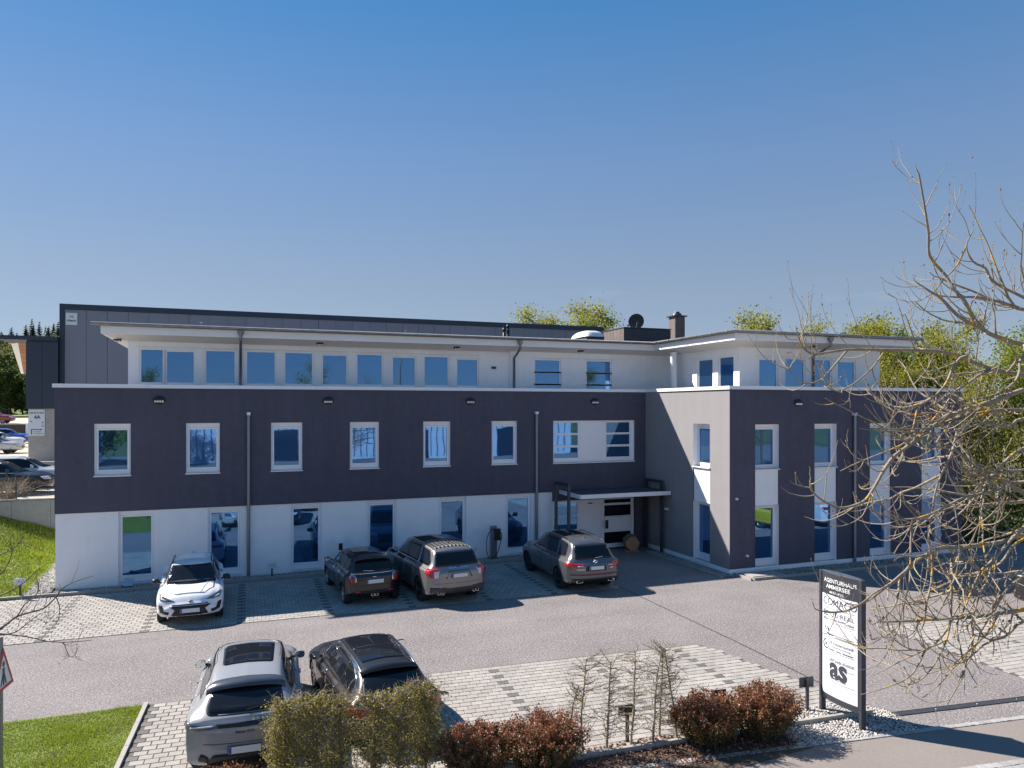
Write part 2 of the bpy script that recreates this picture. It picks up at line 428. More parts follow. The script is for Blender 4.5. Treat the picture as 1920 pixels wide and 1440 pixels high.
# paving
def paving(name, origin, ang, lu, lv, pw, pd, darks, keep=lambda x,y: True, gap=0.012, nind=300, base=None):
    """rows run along u; v runs away from the camera.  darks: set of u positions of the dark marker lines"""
    F = rotf(*origin, ang)
    base = base or [F(0,0),F(lu,0),F(lu,lv),F(0,lv)]
    mb = MB(); mb.poly([(*p,0.006) for p in base])
    par = mb.build(name, M['joint']); par['kind'] = 'structure'
    cells = []
    nr = int(lv/pd); nc = int(lu/pw)+1
    for r in range(nr):
        for c in range(nc):
            u = (c + (0.5 if r % 2 else 0.0))*pw; v = (r+0.5)*pd
            if u + pw*0.5 > lu + pw*0.45: continue
            x, y = F(u + pw*0.5, v)
            if not keep(x, y): continue
            dark = any(abs((u + pw*0.5) - d - 0.11*(r % 2)) < pw*0.5 for d in darks) and r % 2 == 0
            cells.append((math.hypot(x-CAM.x, y-CAM.y), x, y, dark))
    cells.sort()
    me = {k: MB().bbox(-pw/2+gap/2, pw/2-gap/2, -pd/2+gap/2, pd/2-gap/2, 0.0, 0.016, 0.006).mesh('paver', M['paver_dark' if k else 'paver']) for k in (False, True)}
    rest = MB(); n = 0
    for d, x, y, dark in cells:
        if n < nind and in_frame(x, y, 0.0, 0.99):
            o = link('paver', me[dark], par, (x, y, 0.0 + rng.uniform(-.002,.002)), (rng.uniform(-.006,.006), rng.uniform(-.006,.006), ang)); n += 1
        else:
            c_, s_ = math.cos(ang), math.sin(ang); z = rng.uniform(-.002,.002)
            a, b = pw/2-gap/2, pd/2-gap/2; e = 0.006
            v = [(x+p*c_-q*s_, y+p*s_+q*c_, z+h) for p,q,h in ((-a,-b,.002),(a,-b,.002),(a,b,.002),(-a,b,.002),(-a+e,-b+e,.016),(a-e,-b+e,.016),(a-e,b-e,.016),(-a+e,b-e,.016))]
            rest.add(v, [(0,1,5,4),(1,2,6,5),(2,3,7,6),(3,0,4,7),(4,5,6,7)], 1 if dark else 0)
    if rest.v:
        o = rest.build('paving', [M['paver'], M['paver_dark']], par); o['kind'] = 'stuff'
    return par
DARK_U = [0.35 + 8.0 - 7.0]
paving('upper_parking_bays', (-7.0, -5.75), R(-0.9), 24.4, 4.95, 0.22, 0.19, [7.75, 10.3, 12.75, 15.05, 17.55, 20.0, 22.2], keep=lambda x,y: x < 17.45 and y < -0.8)
RB = R(-3.3)
def low_keep(x, y):
    return x < 16.45 + 0.20*max(0, -11.9 - y)
paving('lower_parking_bays', (3.84 - 0.27, -15.92), RB, 13.9, 4.68, 0.235, 0.18, [0.14, 2.6, 4.75, 7.28, 9.5, 11.75], keep=low_keep, base=[(3.57,-15.92),(17.25,-16.05),(17.25,-15.9),(16.5,-12.1),(16.42,-11.9),(3.84,-11.22)])
paving('side_parking_bays', (21.75, -16.9), R(-2.0), 12.0, 4.5, 0.24, 0.185, [2.2, 4.7, 7.2], nind=300)

# kerbs
km = MB()
KB = rotf(3.82, -11.2, RB)
for i in range(5):
    a, b = -i*1.0, -(i+1)*1.0 + 0.012
    p = [KB(-0.05, a), KB(0.03, a), KB(0.03, b), KB(-0.05, b)]
    km = MB(); km.prism(p, -0.02, 0.06); struct(km.build('edging_kerb', M['kerb']))
for i in range(23):
    x0 = -5.6 + i
    if x0 > 16.9: break
    km = MB(); km.box(x0, min(x0+0.988, 17.4), -0.78, -0.70, -0.02, 0.10); struct(km.build('edging_kerb', M['kerb']))
for i in range(5):
    km = MB(); km.box(21.42, 21.48, -1.2-i-0.988, -1.2-i, -0.02, 0.07); struct(km.build('edging_kerb', M['kerb']))
for i in range(12):
    km = MB(); km.box(22.3+i, 23.288+i, -6.85, -6.78, -0.02, 0.09); struct(km.build('edging_kerb', M['kerb']))
km = MB(); km.box(22.15, 22.21, -6.84, -5.9, -0.02, 0.09); struct(km.build('edging_kerb', M['kerb']))
for i in range(14):      # kerb at the far side of the planting bed
    p = [ (lambda F: F(i*0.95, 0.0))(rotf(3.84, -15.99, RB)), (rotf(3.84, -15.99, RB))(i*0.95+0.94, 0.0), (rotf(3.84, -15.99, RB))(i*0.95+0.94, 0.07), (rotf(3.84, -15.99, RB))(i*0.95, 0.07)]
    km = MB(); km.prism(p, -0.02, 0.10); struct(km.build('edging_kerb', M['kerb']))
# drain channel across the drive
DR = rotf(17.0, -16.83, R(-6.5))
dm = MB(); dm.prism([DR(0,-0.09), DR(8,-0.09), DR(8,0.09), DR(0,0.09)], 0.0, 0.008)
drain = struct(dm.build('drain_channel', M['tar']))
for i in range(8):
    g = MB()
    for k in range(16):
        u = i*1.0 + 0.03 + k*0.06
        g.prism([DR(u,-0.075), DR(u+0.036,-0.075), DR(u+0.036,0.075), DR(u,0.075)], 0.008, 0.014)
    g.prism([DR(i+0.0,-0.085), DR(i+0.985,-0.085), DR(i+0.985,-0.075), DR(i+0.0,-0.075)], 0.008, 0.016)
    g.prism([DR(i+0.0,0.075), DR(i+0.985,0.075), DR(i+0.985,0.085), DR(i+0.0,0.085)], 0.008, 0.016)
    c = DR(i+0.5, 0); g.lathe([(0.0,0.02),(0.014,0.02),(0.016,0.012)], seg=8, c=(c[0],c[1],0), mi=1)
    g.build('drain_grate', [M['anthracite'], M['steel']], drain)

# ------------------------------------------------------------------ stones
def stones(name, n, place, smin, smax, m, seed=1):
    r = np.random.RandomState(seed)
    P = place(n, r); n = len(P)
    base = np.array([(1,0,0),(-1,0,0),(0,1,0),(0,-1,0),(0,0,1),(0,0,-1),(.62,.62,.3),(-.62,.62,.35),(.62,-.62,.3),(-.6,-.62,.3)], float)
    fc = np.array([(4,0,6),(4,6,2),(4,2,7),(4,7,1),(4,1,9),(4,9,3),(4,3,8),(4,8,0),(0,2,6),(2,1,7),(1,3,9),(3,0,8),(5,2,0),(5,1,2),(5,3,1),(5,0,3)])
    s = r.uniform(smin, smax, (n,1,1))*np.array([1,.8,.55])*r.uniform(.75,1.2,(n,1,3))*0.5
    V = base[None]*r.uniform(.8,1.15,(n,10,1))*s
    a = r.uniform(0,6.28,n); c, q = np.cos(a), np.sin(a)
    X = V[:,:,0]*c[:,None]-V[:,:,1]*q[:,None]; Y = V[:,:,0]*q[:,None]+V[:,:,1]*c[:,None]
    V = np.stack([X,Y,V[:,:,2]],2) + P[:,None,:]
    F = (fc[None] + (np.arange(n)*10)[:,None,None]).ravel()
    o = link(name, fast_mesh(name, V.reshape(-1,3), F, 3, m)); o['kind'] = 'stuff'
    return o
def rect_place(x0,x1,y0,y1,z=0.02):
    return lambda n, r: np.stack([r.uniform(x0,x1,n), r.uniform(y0,y1,n), np.full(n,z)+r.uniform(-.008,.012,n)],1)
def poly_place(poly, z=0.02):
    poly = np.array(poly)
    def f(n, r):
        lo, hi = poly.min(0), poly.max(0); P = r.uniform(lo, hi, (n,2)); ins = np.zeros(n, bool)
        j = len(poly)-1
        for i in range(len(poly)):
            a, b = poly[i], poly[j]
            c = ((a[1] > P[:,1]) != (b[1] > P[:,1])) & (P[:,0] < (b[0]-a[0])*(P[:,1]-a[1])/(b[1]-a[1]+1e-12)+a[0])
            ins ^= c; j = i
        P = P[ins]
        zz = z(P[:,0], P[:,1]) if callable(z) else np.full(len(P), z)
        return np.column_stack([P, zz + r.uniform(-.008,.012,len(P))])
    return f
sheet('gravel_strip', [(-0.6,-0.70),(17.4,-0.70),(17.4,0.0),(-0.6,0.0)], 0.012, M['gravel_bed'])
stones('gravel', 7000, rect_place(-0.6,17.4,-0.69,-0.0), 0.035, 0.075, M['gravel'], 2)
sheet('gravel_strip', [(21.48,-6.2),(22.09,-6.2),(22.09,-1.2),(21.48,-1.2)], 0.012, M['gravel_bed'])
stones('gravel', 1400, rect_place(21.5,22.07,-6.1,-1.2), 0.03, 0.07, M['gravel'], 3)
sheet('gravel_strip', [(22.2,-6.8),(33.6,-6.8),(33.6,-5.76),(22.2,-5.76)], 0.012, M['gravel_bed'])
stones('gravel', 4500, rect_place(22.22,33.6,-6.78,-5.78), 0.03, 0.07, M['gravel'], 4)
SIGN_BED = [(15.05,-17.28),(15.3,-16.15),(16.0,-16.06),(16.9,-16.05),(17.45,-16.75),(17.3,-17.45),(16.6,-17.5)]
sheet('gravel_bed', [(14.9,-17.34),(15.1,-16.1),(17.2,-16.0),(17.6,-16.7),(17.45,-17.62)], 0.010, M['gravel_bed'])
stones('gravel', 5200, poly_place([(14.75,-17.33),(15.0,-16.1),(17.1,-16.03),(17.5,-16.75),(17.35,-17.58)]), 0.03, 0.065, mat('light_gravel', (0.50,0.47,0.435), 0.85, rnd=0.3), 5)

# ------------------------------------------------------------------ office building
ob = thing('office_building', 'long office block with dark plaster band over white ground floor and white top floor', 'office building')
Z1, Z2, Z3 = 2.51, 6.64, 6.765
XW, XE, YW = 22.09, 33.65, -5.76
def grid_wall(mb, T, u0, u1, z0, z1, holes, mi=0):
    us = sorted(set([u0,u1]+[h[0] for h in holes]+[h[1] for h in holes])); zs = sorted(set([z0,z1]+[h[2] for h in holes]+[h[3] for h in holes]))
    us = [u for u in us if u0 <= u <= u1]; zs = [z for z in zs if z0 <= z <= z1]
    for i in range(len(us)-1):
        for j in range(len(zs)-1):
            cu, cz = (us[i]+us[i+1])/2, (zs[j]+zs[j+1])/2
            if any(h[0] < cu < h[1] and h[2] < cz < h[3] for h in holes): continue
            mb.quad(T(us[i],zs[j]), T(us[i+1],zs[j]), T(us[i+1],zs[j+1]), T(us[i],zs[j+1]), mi)
FY = lambda y: (lambda u, z: (u, y, z))
FXn = lambda x: (lambda u, z: (x, -u, z))       # wall facing -X, u runs towards the camera

W1 = [1.145 + 2.783*i for i in range(6)]           # first-floor windows
WG = [1.85 + 2.765*i for i in range(6)]            # ground-floor windows
WW = [23.21, 25.945, 28.68, 31.415]                # wing strips
h1 = [(x, x+1.07, 3.72, 5.445) for x in W1] + [(17.74, 21.53, 3.70, 5.44)]
hg = [(x, x+1.1, 0.10, 2.49) for x in WG]
# main facade
mb = MB(); grid_wall(mb, FY(0.0), 0, XW, Z1, Z2, h1)
mb.quad((0,0,Z1),(0,0.03,Z1),(17.7,0.03,Z1),(17.7,0,Z1))
grid_wall(mb, FY(0.0), 21.55, XW, 0.0, Z1, [])
grid_wall(mb, FY(0.0), 17.70, 21.55, 2.14, Z1, [])
mb.quad((0,13,Z1),(0,0,Z1),(0,0,Z2),(0,13,Z2)); mb.quad((XE,YW,0.17),(XE,13,0.17),(XE,13,Z2),(XE,YW,Z2)); mb.quad((XE,13,0),(0,13,0),(0,13,Z2),(XE,13,Z2))
holes_w = [(x, x+1.06, 0.14, 5.37) for x in WW]
grid_wall(mb, FY(YW), XW, XE, 0.17, Z2, holes_w)
dark = mb.build('dark_wall', M['plaster'], ob)
mb = MB(); grid_wall(mb, FY(0.025), 0.02, 17.70, 0.0, Z1, hg); mb.quad((0.02,13,0),(0.02,0.025,0),(0.02,0.025,Z1),(0.02,13,Z1))
mb.quad((17.7,0.025,0),(17.7,0.3,0),(17.7,0.3,2.14),(17.7,0.025,2.14))
mb.build('white_wall', M['white_wall'], ob)
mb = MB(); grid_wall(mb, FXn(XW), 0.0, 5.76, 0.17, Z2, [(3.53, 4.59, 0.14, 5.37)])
mb.build('side_wall', M['plaster_lit'], ob)
mb = MB(); mb.box(XW-0.02, XE+0.02, YW-0.02, YW+0.0, 0.0, 0.17); mb.box(XW-0.02, XW, YW, -0.0, 0.0, 0.17); mb.build('plinth', M['white_wall'], ob)
# coping along the parapets (sheet lengths with joints)
cm = MB()
for i in range(8):
    a, b = -0.06 + i*2.77, -0.06 + (i+1)*2.77 - 0.006
    if b > XW: b = XW - 0.05
    cm.bbox(a, b, -0.05, 0.35, Z2, Z3, 0.008)
for i in range(4):
    a, b = XW - 0.05 + i*2.94, XW - 0.05 + (i+1)*2.94 - 0.006
    cm.bbox(a, b, YW-0.05, YW+0.33, Z2, Z3, 0.008)
cm.bbox(XW-0.05, XW+0.33, YW+0.333, -0.053, Z2, Z3, 0.008); cm.bbox(-0.06, 0.3, 0.353, 13.05, Z2, Z3, 0.008); cm.bbox(XE-0.3, XE+0.06, YW+0.333, 13.05, Z2, Z3, 0.008)
cm.build('coping', M['white_trim'], ob)
mb = MB(); mb.quad((0.2,0.3,6.58),(XE-.2,0.3,6.58),(XE-.2,13,6.58),(0.2,13,6.58)); mb.quad((XW+.2,YW+.2,6.584),(XE-.2,YW+.2,6.584),(XE-.2,0.4,6.584),(XW+.2,0.4,6.584))
mb.build('terrace_deck', M['roof'], ob)

# --- windows
def window_mesh(w, h, rec, ml, mr, mbt, mt, sash=True):
    mb = MB()
    mb.quad((0,0,0),(0,rec,0),(0,rec,h),(0,0,h)); mb.quad((w,rec,0),(w,0,0),(w,0,h),(w,rec,h)); mb.quad((0,0,h),(0,rec,h),(w,rec,h),(w,0,h)); mb.quad((0,rec,0),(0,0,0),(w,0,0),(w,rec,0))
    a, b, c, d = ml, w-mr, mbt, h-mt
    def ring(o, i, yo, yi, mi=0):
        O = [(o[0],yo,o[2]),(o[1],yo,o[2]),(o[1],yo,o[3]),(o[0],yo,o[3])]; I = [(i[0],yi,i[2]),(i[1],yi,i[2]),(i[1],yi,i[3]),(i[0],yi,i[3])]
        for k in range(4): mb.quad(O[k], O[(k+1)%4], I[(k+1)%4], I[k], mi)
    s = 0.055
    o0 = (0,w,0,h); i0 = (a-s,b+s,c-s,d+s); i1 = (a,b,c,d)
    ring(o0, i0, rec, rec); ring(i0, i0, rec, rec-0.014); ring(i0, i1, rec-0.014, rec-0.014); ring(i1, i1, rec-0.014, rec+0.03)
    ring((a-s-.006,b+s+.006,c-s-.006,d+s+.006), i0, rec-0.001, rec-0.001, 1)      # sash gap
    return mb, (a, b, c, d, rec+0.028)
GAPM = mat('sash_gasket', (0.35,0.36,0.38), 0.7)
def pane_mesh(p, m=None):
    a, b, c, d, y = p
    mb = MB(); mb.quad((a,y,c),(b,y,c),(b,y,d),(a,y,d))
    return mb.mesh('pane', m or M['pane'])
def sill_mesh(w, rec, m='white_trim'):
    mb = MB(); mb.box(-0.025, w+0.025, -0.05, rec+0.0, -0.035, 0.0); return mb.mesh('sill', M[m])
def place_window(par, wm, pm, sm, loc, rz=0, name='window', lab=None):
    o = link(name, wm, par, loc, (0,0,rz)); link('pane', pm, o)
    if sm: link('sill', sm, o)
    if lab: o['label'] = lab
    return o
mb, pr = window_mesh(1.07, 1.725, 0.11, 0.105, 0.105, 0.185, 0.215); wm1 = mb.mesh('window', [M['frame'], GAPM]); pm1 = pane_mesh(pr); sm1 = sill_mesh(1.07, 0.11)
for x in W1: place_window(ob, wm1, pm1, sm1, (x, 0, 3.72))
mb, pr = window_mesh(1.1, 2.39, 0.10, 0.11, 0.12, 0.235, 0.19); wmg = mb.mesh('window', [M['frame'], GAPM]); pmg = pane_mesh(pr); smg = sill_mesh(1.1, 0.10)
for x in WG: place_window(ob, wmg, pmg, smg, (x, 0.025, 0.10), name='tall_window')
# wide stair window: panes left and right of a white panel
w = 3.79; h = 1.74
mb = MB(); rec = 0.10
mb.quad((0,0,0),(0,rec,0),(0,rec,h),(0,0,h)); mb.quad((w,rec,0),(w,0,0),(w,0,h),(w,rec,h)); mb.quad((0,0,h),(0,rec,h),(w,rec,h),(w,0,h)); mb.quad((0,rec,0),(0,0,0),(w,0,0),(w,rec,0))
gl = [(x0, x1, z0, z0+0.43) for (x0,x1) in ((0.08,1.16),(2.50,3.62)) for z0 in (0.19,0.71,1.22)]
grid_wall(mb, lambda u, z: (u, rec, z), 0, w, 0, h, gl)
for (a,b,c,d) in gl:
    for q in (((a,rec,c),(b,rec,c),(b,rec+.03,c),(a,rec+.03,c)), ((a,rec+.03,d),(b,rec+.03,d),(b,rec,d),(a,rec,d)), ((a,rec,c),(a,rec+.03,c),(a,rec+.03,d),(a,rec,d)), ((b,rec+.03,c),(b,rec,c),(b,rec,d),(b,rec+.03,d))): mb.quad(*q)
big = mb.build('wide_window', M['frame'], ob, (17.74, 0, 3.70)); link('sill', sill_mesh(w, rec), big)
for g in gl: link('pane', pane_mesh((*g, rec+0.028)), big)
mb = MB(); mb.bbox(1.24, 2.42, rec-0.02, rec+0.02, 0.12, h-0.04, 0.004); mb.build('infill_panel', M['frame'], big)

# wing strips: upper window, panel, lower window
mb, pr = window_mesh(1.06, 1.64, 0.19, 0.105, 0.105, 0.15, 0.19); wmw = mb.mesh('window', [M['frame'], GAPM]); pmw = pane_mesh(pr); smw = sill_mesh(1.06, 0.19)
mb, pr2 = window_mesh(1.06, 2.25, 0.19, 0.105, 0.105, 0.28, 0.13); wml = mb.mesh('tall_window', [M['frame'], GAPM]); pml = pane_mesh(pr2); sml = sill_mesh(1.06, 0.19)
pnl = MB().box(0, 1.06, 0.03, 0.2, 2.40, 3.69).mesh('strip_panel', M['white_wall'])
spots = [((x, YW, 0), 0) for x in WW] + [((XW, -3.53, 0), R(-90))]
for (x, y, z), rz in spots:
    place_window(ob, wmw, pmw, smw, (x, y, 3.73), rz); place_window(ob, wml, pml, sml, (x, y, 0.15), rz, name='tall_window')
    link('strip_panel', pnl, ob, (x, y, 0), (0,0,rz))
# curtain and blind seen behind two wing panes
WINS = [o for o in ob.children if o.name.split('.')[0] == 'window']
wing0 = [o for o in WINS if abs(o.location.x-WW[0]) < .01 and abs(o.location.y-YW) < .01][0]; side0 = [o for o in WINS if abs(o.location.x-XW) < .01 and abs(o.location.y+3.53) < .01][0]
cur = MB()
for k in range(8): cur.tube([(.14+k*.05, .26+.012*(k%2), .14),(.14+k*.05, .26+.012*(k%2), 1.5)], .03, 6)
cur.build('curtain', M['curtain'], wing0)
cur = MB()
for k in range(4): cur.tube([(.56+k*.045, .27+.012*(k%2), .14),(.56+k*.045, .27+.012*(k%2), 1.5)], .028, 6)
cur.build('curtain', M['blind'], wing0)
bl = MB()
for k in range(9): bl.box(.10,.96,.235,.243,.16+k*.07,.222+k*.07)
bl.build('blind', M['blind'], side0)
for o in [w for w in WINS if abs(w.location.y) < .01][2:5:2] + [w for w in WINS if abs(w.location.y-YW) < .01][2:3]:
    bl = MB(); n_ = 5 if abs(o.location.y) < .01 else 8
    for k in range(n_): bl.box(.10,.97,.175+(.08 if n_ == 8 else 0),.182+(.08 if n_ == 8 else 0),1.44-k*.07,1.50-k*.07)
    bl.build('blind', M['blind'], o)
# rooms behind the glass: floors and back walls
mb = MB(); mb.quad((.05,4.2,.1),(17.6,4.2,.1),(17.6,4.2,6.5),(.05,4.2,6.5)); mb.quad((.1,.35,3.3),(21.9,.35,3.3),(21.9,4.2,3.3),(.1,4.2,3.3)); mb.quad((.1,.35,.03),(21.9,.35,.03),(21.9,4.2,.03),(.1,4.2,.03)); mb.quad((17.6,4.2,.1),(21.9,4.2,.1),(21.9,4.2,6.5),(17.6,4.2,6.5)); mb.quad((22.4,-1.5,.1),(33.4,-1.5,.1),(33.4,-1.5,6.5),(22.4,-1.5,6.5)); mb.quad((22.4,-5.4,3.3),(33.4,-5.4,3.3),(33.4,-1.5,3.3),(22.4,-1.5,3.3)); mb.build('room_walls', M['room'], ob)

# --- set-back top floor
PX0, PY, PXW, PYW, PXE = 1.93, 1.75, 24.0, -3.85, 31.25
ZT = 8.42
pg = [(2.35,3.05,6.9,8.07),(3.19,4.08,6.9,8.02),(4.51,5.49,6.9,8.08),(5.93,6.92,6.9,8.08),(7.31,8.30,6.9,8.08),(8.72,9.61,6.9,8.02),(10.05,11.01,6.9,8.08),(11.47,12.36,6.9,8.0),(12.78,13.75,6.9,8.06),(14.17,15.03,6.9,7.98)]
pgr = [(x0,x1,z0,z1) for (x0,x1) in ((17.63,18.77),(20.11,21.27)) for z0,z1 in ((6.6,6.95),(7.03,7.47),(7.55,8.03))]
pw = [(25.0,25.82,6.6,7.88),(26.29,27.2,6.6,7.94),(27.69,28.58,6.6,7.94),(29.01,29.87,6.6,7.88)]
ps = [(1.10,2.05,6.6,7.97),(2.56,3.42,6.6,8.0)]
F_ = 0.07
def frames(T2, rects, wallholes):
    """T2(u, depth, z): frame ring + pane for every glass rectangle"""
    for (a,b,c,d) in rects:
        mb = MB(); mb2 = MB()
        o = (a-F_, b+F_, c-F_, d+F_); wallholes.append(o)
        for (p,q) in (((o[0],o[2]),(o[1],o[2])),((o[1],o[2]),(o[1],o[3])),((o[1],o[3]),(o[0],o[3])),((o[0],o[3]),(o[0],o[2]))):
            mb.quad(T2(p[0],0,p[1]), T2(q[0],0,q[1]), T2(q[0],.05,q[1]), T2(p[0],.05,p[1]))
        O = [(o[0],o[2]),(o[1],o[2]),(o[1],o[3]),(o[0],o[3])]; I = [(a,c),(b,c),(b,d),(a,d)]
        for k in range(4):
            j = (k+1)%4
            mb.quad(T2(O[k][0],.05,O[k][1]), T2(O[j][0],.05,O[j][1]), T2(I[j][0],.05,I[j][1]), T2(I[k][0],.05,I[k][1]))
            mb.quad(T2(I[k][0],.05,I[k][1]), T2(I[j][0],.05,I[j][1]), T2(I[j][0],.08,I[j][1]), T2(I[k][0],.08,I[k][1]))
        mb2.quad(T2(a,.078,c), T2(b,.078,c), T2(b,.078,d), T2(a,.078,d))
        w_ = mb.build('window', M['frame'], ob); mb2.build('pane', M['pane'], w_)
hm = []; frames(lambda u,d,z: (u, PY+d, z), pg, hm)
mb = MB(); grid_wall(mb, FY(PY), PX0, 16.46, 6.5, ZT, hm)
hm2 = []; frames(lambda u,d,z: (u, PY-0.12+d, z), pgr, hm2); hm2 = [(17.56,18.84,6.53,8.10),(20.04,21.34,6.53,8.10)]
grid_wall(mb, FY(PY-0.12), 16.46, PXW, 6.5, ZT, hm2); mb.quad((16.46,PY,6.5),(16.46,PY-.12,6.5),(16.46,PY-.12,ZT),(16.46,PY,ZT))
hs = []; frames(lambda u,d,z: (PXW+d, -u, z), ps, hs); grid_wall(mb, FXn(PXW), -PY+.12, -PYW, 6.5, ZT, hs)
hw = []; frames(lambda u,d,z: (u, PYW+d, z), pw, hw); grid_wall(mb, FY(PYW), PXW, PXE, 6.5, ZT, hw)
mb.quad((PX0,12.2,6.5),(PX0,PY,6.5),(PX0,PY,ZT),(PX0,12.2,ZT)); mb.quad((PXE,PYW,6.5),(PXE,12.2,6.5),(PXE,12.2,ZT),(PXE,PYW,ZT)); mb.quad((PXE,12.2,6.5),(PX0,12.2,6.5),(PX0,12.2,ZT),(PXE,12.2,ZT))
mb.build('top_floor_wall', M['white_wall'], ob)
mb = MB(); mb.lathe([(0.14,6.5),(0.14,8.4)], seg=20, c=(23.5,0.0,0)); mb.build('column', M['white_wall'], ob)
# small trim strip above the ribbon of windows
for bx in ((2.2, 15.18, PY-0.02, PY, 8.165, 8.185),(17.5, 21.42, PY-0.14, PY-0.12, 8.11, 8.13),(24.85, 30.05, PYW-.02, PYW, 8.02, 8.04)): mb = MB(); mb.box(*bx); mb.build('window_head_trim', M['cream'], ob)
# roof: plate, sloped soffit, fascia, gutters
EX0, EY, EXW, EYW, EXE = 1.18, 0.96, 23.1, -4.75, 32.2
FZ0, FZ1 = 8.54, 8.80
outer = [(EX0,EY),(EXW,EY),(EXW,EYW),(EXE,EYW),(EXE,13.0),(EX0,13.0)]
inner = [(PX0,PY),(PXW,PY-.12),(PXW,PYW),(PXE,PYW),(PXE,12.2),(PX0,12.2)]
mb = MB()
for k in range(6):
    j = (k+1)%6
    mb.quad((*outer[j],FZ0),(*outer[k],FZ0),(*inner[k],8.36),(*inner[j],8.36))
mb.build('soffit', M['cream'], ob)
mb = MB()
for k in range(6):
    j = (k+1)%6
    (xa,ya),(xb,yb) = outer[k], outer[j]
    mb.quad((xa,ya,FZ0),(xb,yb,FZ0),(xb,yb,FZ1),(xa,ya,FZ1))
mb.build('fascia', M['white_trim'], ob)
mb = MB()
ro = [(EX0-.10,EY-.11),(EXW-.11,EY-.11),(EXW-.11,EYW-.11),(EXE+.3,EYW-.11),(EXE+.3,13.1),(EX0-.10,13.1)]
mb.poly([(*p,8.87) for p in ro][:2] + [(ro[1][0],13.1,8.87),(*ro[5],8.87)]); mb.poly([(ro[1][0],EYW-.11,8.872),(*ro[3],8.872),(*ro[4],8.872),(ro[1][0],13.1,8.872)])
for k in range(6):
    j = (k+1)%6
    mb.quad((*outer[k],FZ1),(*outer[j],FZ1),(*ro[j],8.80),(*ro[k],8.80)); mb.quad((*ro[k],8.80),(*ro[j],8.80),(*ro[j],8.87),(*ro[k],8.87))
mb.build('roof', M['roof'], ob)
def gutter(pts):
    g = MB(); g.tube(pts, 0.062, 10)
    n = len(pts)
    for a, b in zip(pts[:-1], pts[1:]):
        L = (Vector(b)-Vector(a)).length
        for k in range(int(L/1.0)+1):
            p = Vector(a).lerp(Vector(b), min(1, (k+.3)*1.0/L)); d = (Vector(b)-Vector(a)).normalized()
            g.tube([p - d*0.012, p + d*0.012], 0.068, 8)
    return g.build('gutter', M['gutter'], ob)
gutter([(EX0-.28,EY-.15,8.855),(EXW-.15,EY-.15,8.855),(EXW-.15,EYW-.15,8.855),(EXE+.32,EYW-.15,8.855)])
def downpipe_top(x, yo, yw):
    g = MB(); g.lathe([(0.12,8.76),(0.12,8.72),(0.055,8.58)], seg=10, c=(x,yo,0))
    g.tube([(x,yo,8.6),(x,yo,8.45),(x,(yo*.45+yw*.55),8.22),(x,yw-.06,8.1),(x,yw-.06,6.6)], 0.05, 8)
    return g.build('downpipe', M['zinc'], ob)
downpipe_top(5.70, EY-.1, PY); downpipe_top(16.62, EY-.1, PY-.12); downpipe_top(27.62, EYW-.1, PYW)
def downpipe(x, y, z0, z1):
    g = MB(); g.tube([(x,y-.075,z0),(x,y-.075,z1)], 0.06, 12)
    for z in (z1-.02, z1-.28, Z1+.05, 1.2): g.tube([(x,y-.075,z),(x,y-.075,z+.03)], 0.072, 12)
    o = g.build('downpipe', M['zinc'], ob)
    c = MB(); c.box(x-.06,x+.06,y-.15,y,z1,z1+.10); c.build('pipe_cover', M['white_trim'], o)
downpipe(5.95, 0.0, 0.0, 5.72); downpipe(16.97, 0.0, 0.0, 5.72); downpipe(27.84, YW, 0.0, 5.68)
# wall lamps
def wall_lamp(x, y, z):
    g = MB(); g.lathe([(0.0,0.0),(0.16,0.0),(0.17,-0.03),(0.15,-0.06),(0.0,-0.06)], axis='y', seg=18, c=(0,0,0))
    o = link('wall_lamp', g.mesh('wall_lamp', M['black']), ob, (x, y, z)); o.scale = (1.15,1,0.8)
    d = MB()
    for k in range(4): d.bbox(-.125+k*.065, -.075+k*.065, -0.085, -0.06, -0.10, -0.015, 0.004)
    d.box(-.13,.13,-0.10,-0.06,-.012,.06,1)
    link('diffuser', d.mesh('diffuser', [M['lamp_white'], M['black']]), o)
for x in (3.09, 8.70, 14.17, 19.64): wall_lamp(x, 0.0, 6.24)
for x in (25.15, 30.6): wall_lamp(x, YW, 6.16)
for x, y, z in ((1.62,1.55,8.40),(8.55,1.32,8.46),(14.0,1.32,8.46),(19.6,1.25,8.46),(27.2,-4.35,8.44)):
    g = MB(); g.lathe([(0.0,0.0),(0.14,0.0),(0.13,-0.05),(0.09,-0.08),(0.0,-0.08)], seg=16); o = link('soffit_lamp', g.mesh('soffit_lamp', M['black']), ob, (x,y,z))
    g = MB()
    for k in range(4): g.bbox(-.09+k*.048, -.055+k*.048, -.11, -.02, -.095, -.05, .003)
    link('diffuser', g.mesh('diffuser', M['lamp_white']), o)
g = MB(); g.box(15.66,15.86,PY-.05,PY,7.62,7.72); g.box(15.68,15.84,PY-.09,PY-.05,7.66,7.70); g.build('vent_cowl', M['anthracite'], ob)
for (x,y,z) in ((22.37,YW,2.70),(22.83,YW,0.62)):
    g = MB(); g.lathe([(0.0,-.09),(.035,-.09),(.05,-.05),(.05,0)], axis='y', seg=12, c=(x,y,z)); g.build('wall_socket', M['lamp_white'], ob)
g = MB(); g.lathe([(0.0,-.10),(.045,-.10),(.05,-.02),(.03,0)], axis='x', seg=12, c=(XW,-1.78,1.83)); g.lathe([(0.0,-.10),(.045,-.10),(.05,-.02),(.03,0)], axis='x', seg=12, c=(XW,-1.64,1.83)); g.build('wall_spotlight', M['lamp_white'], ob)
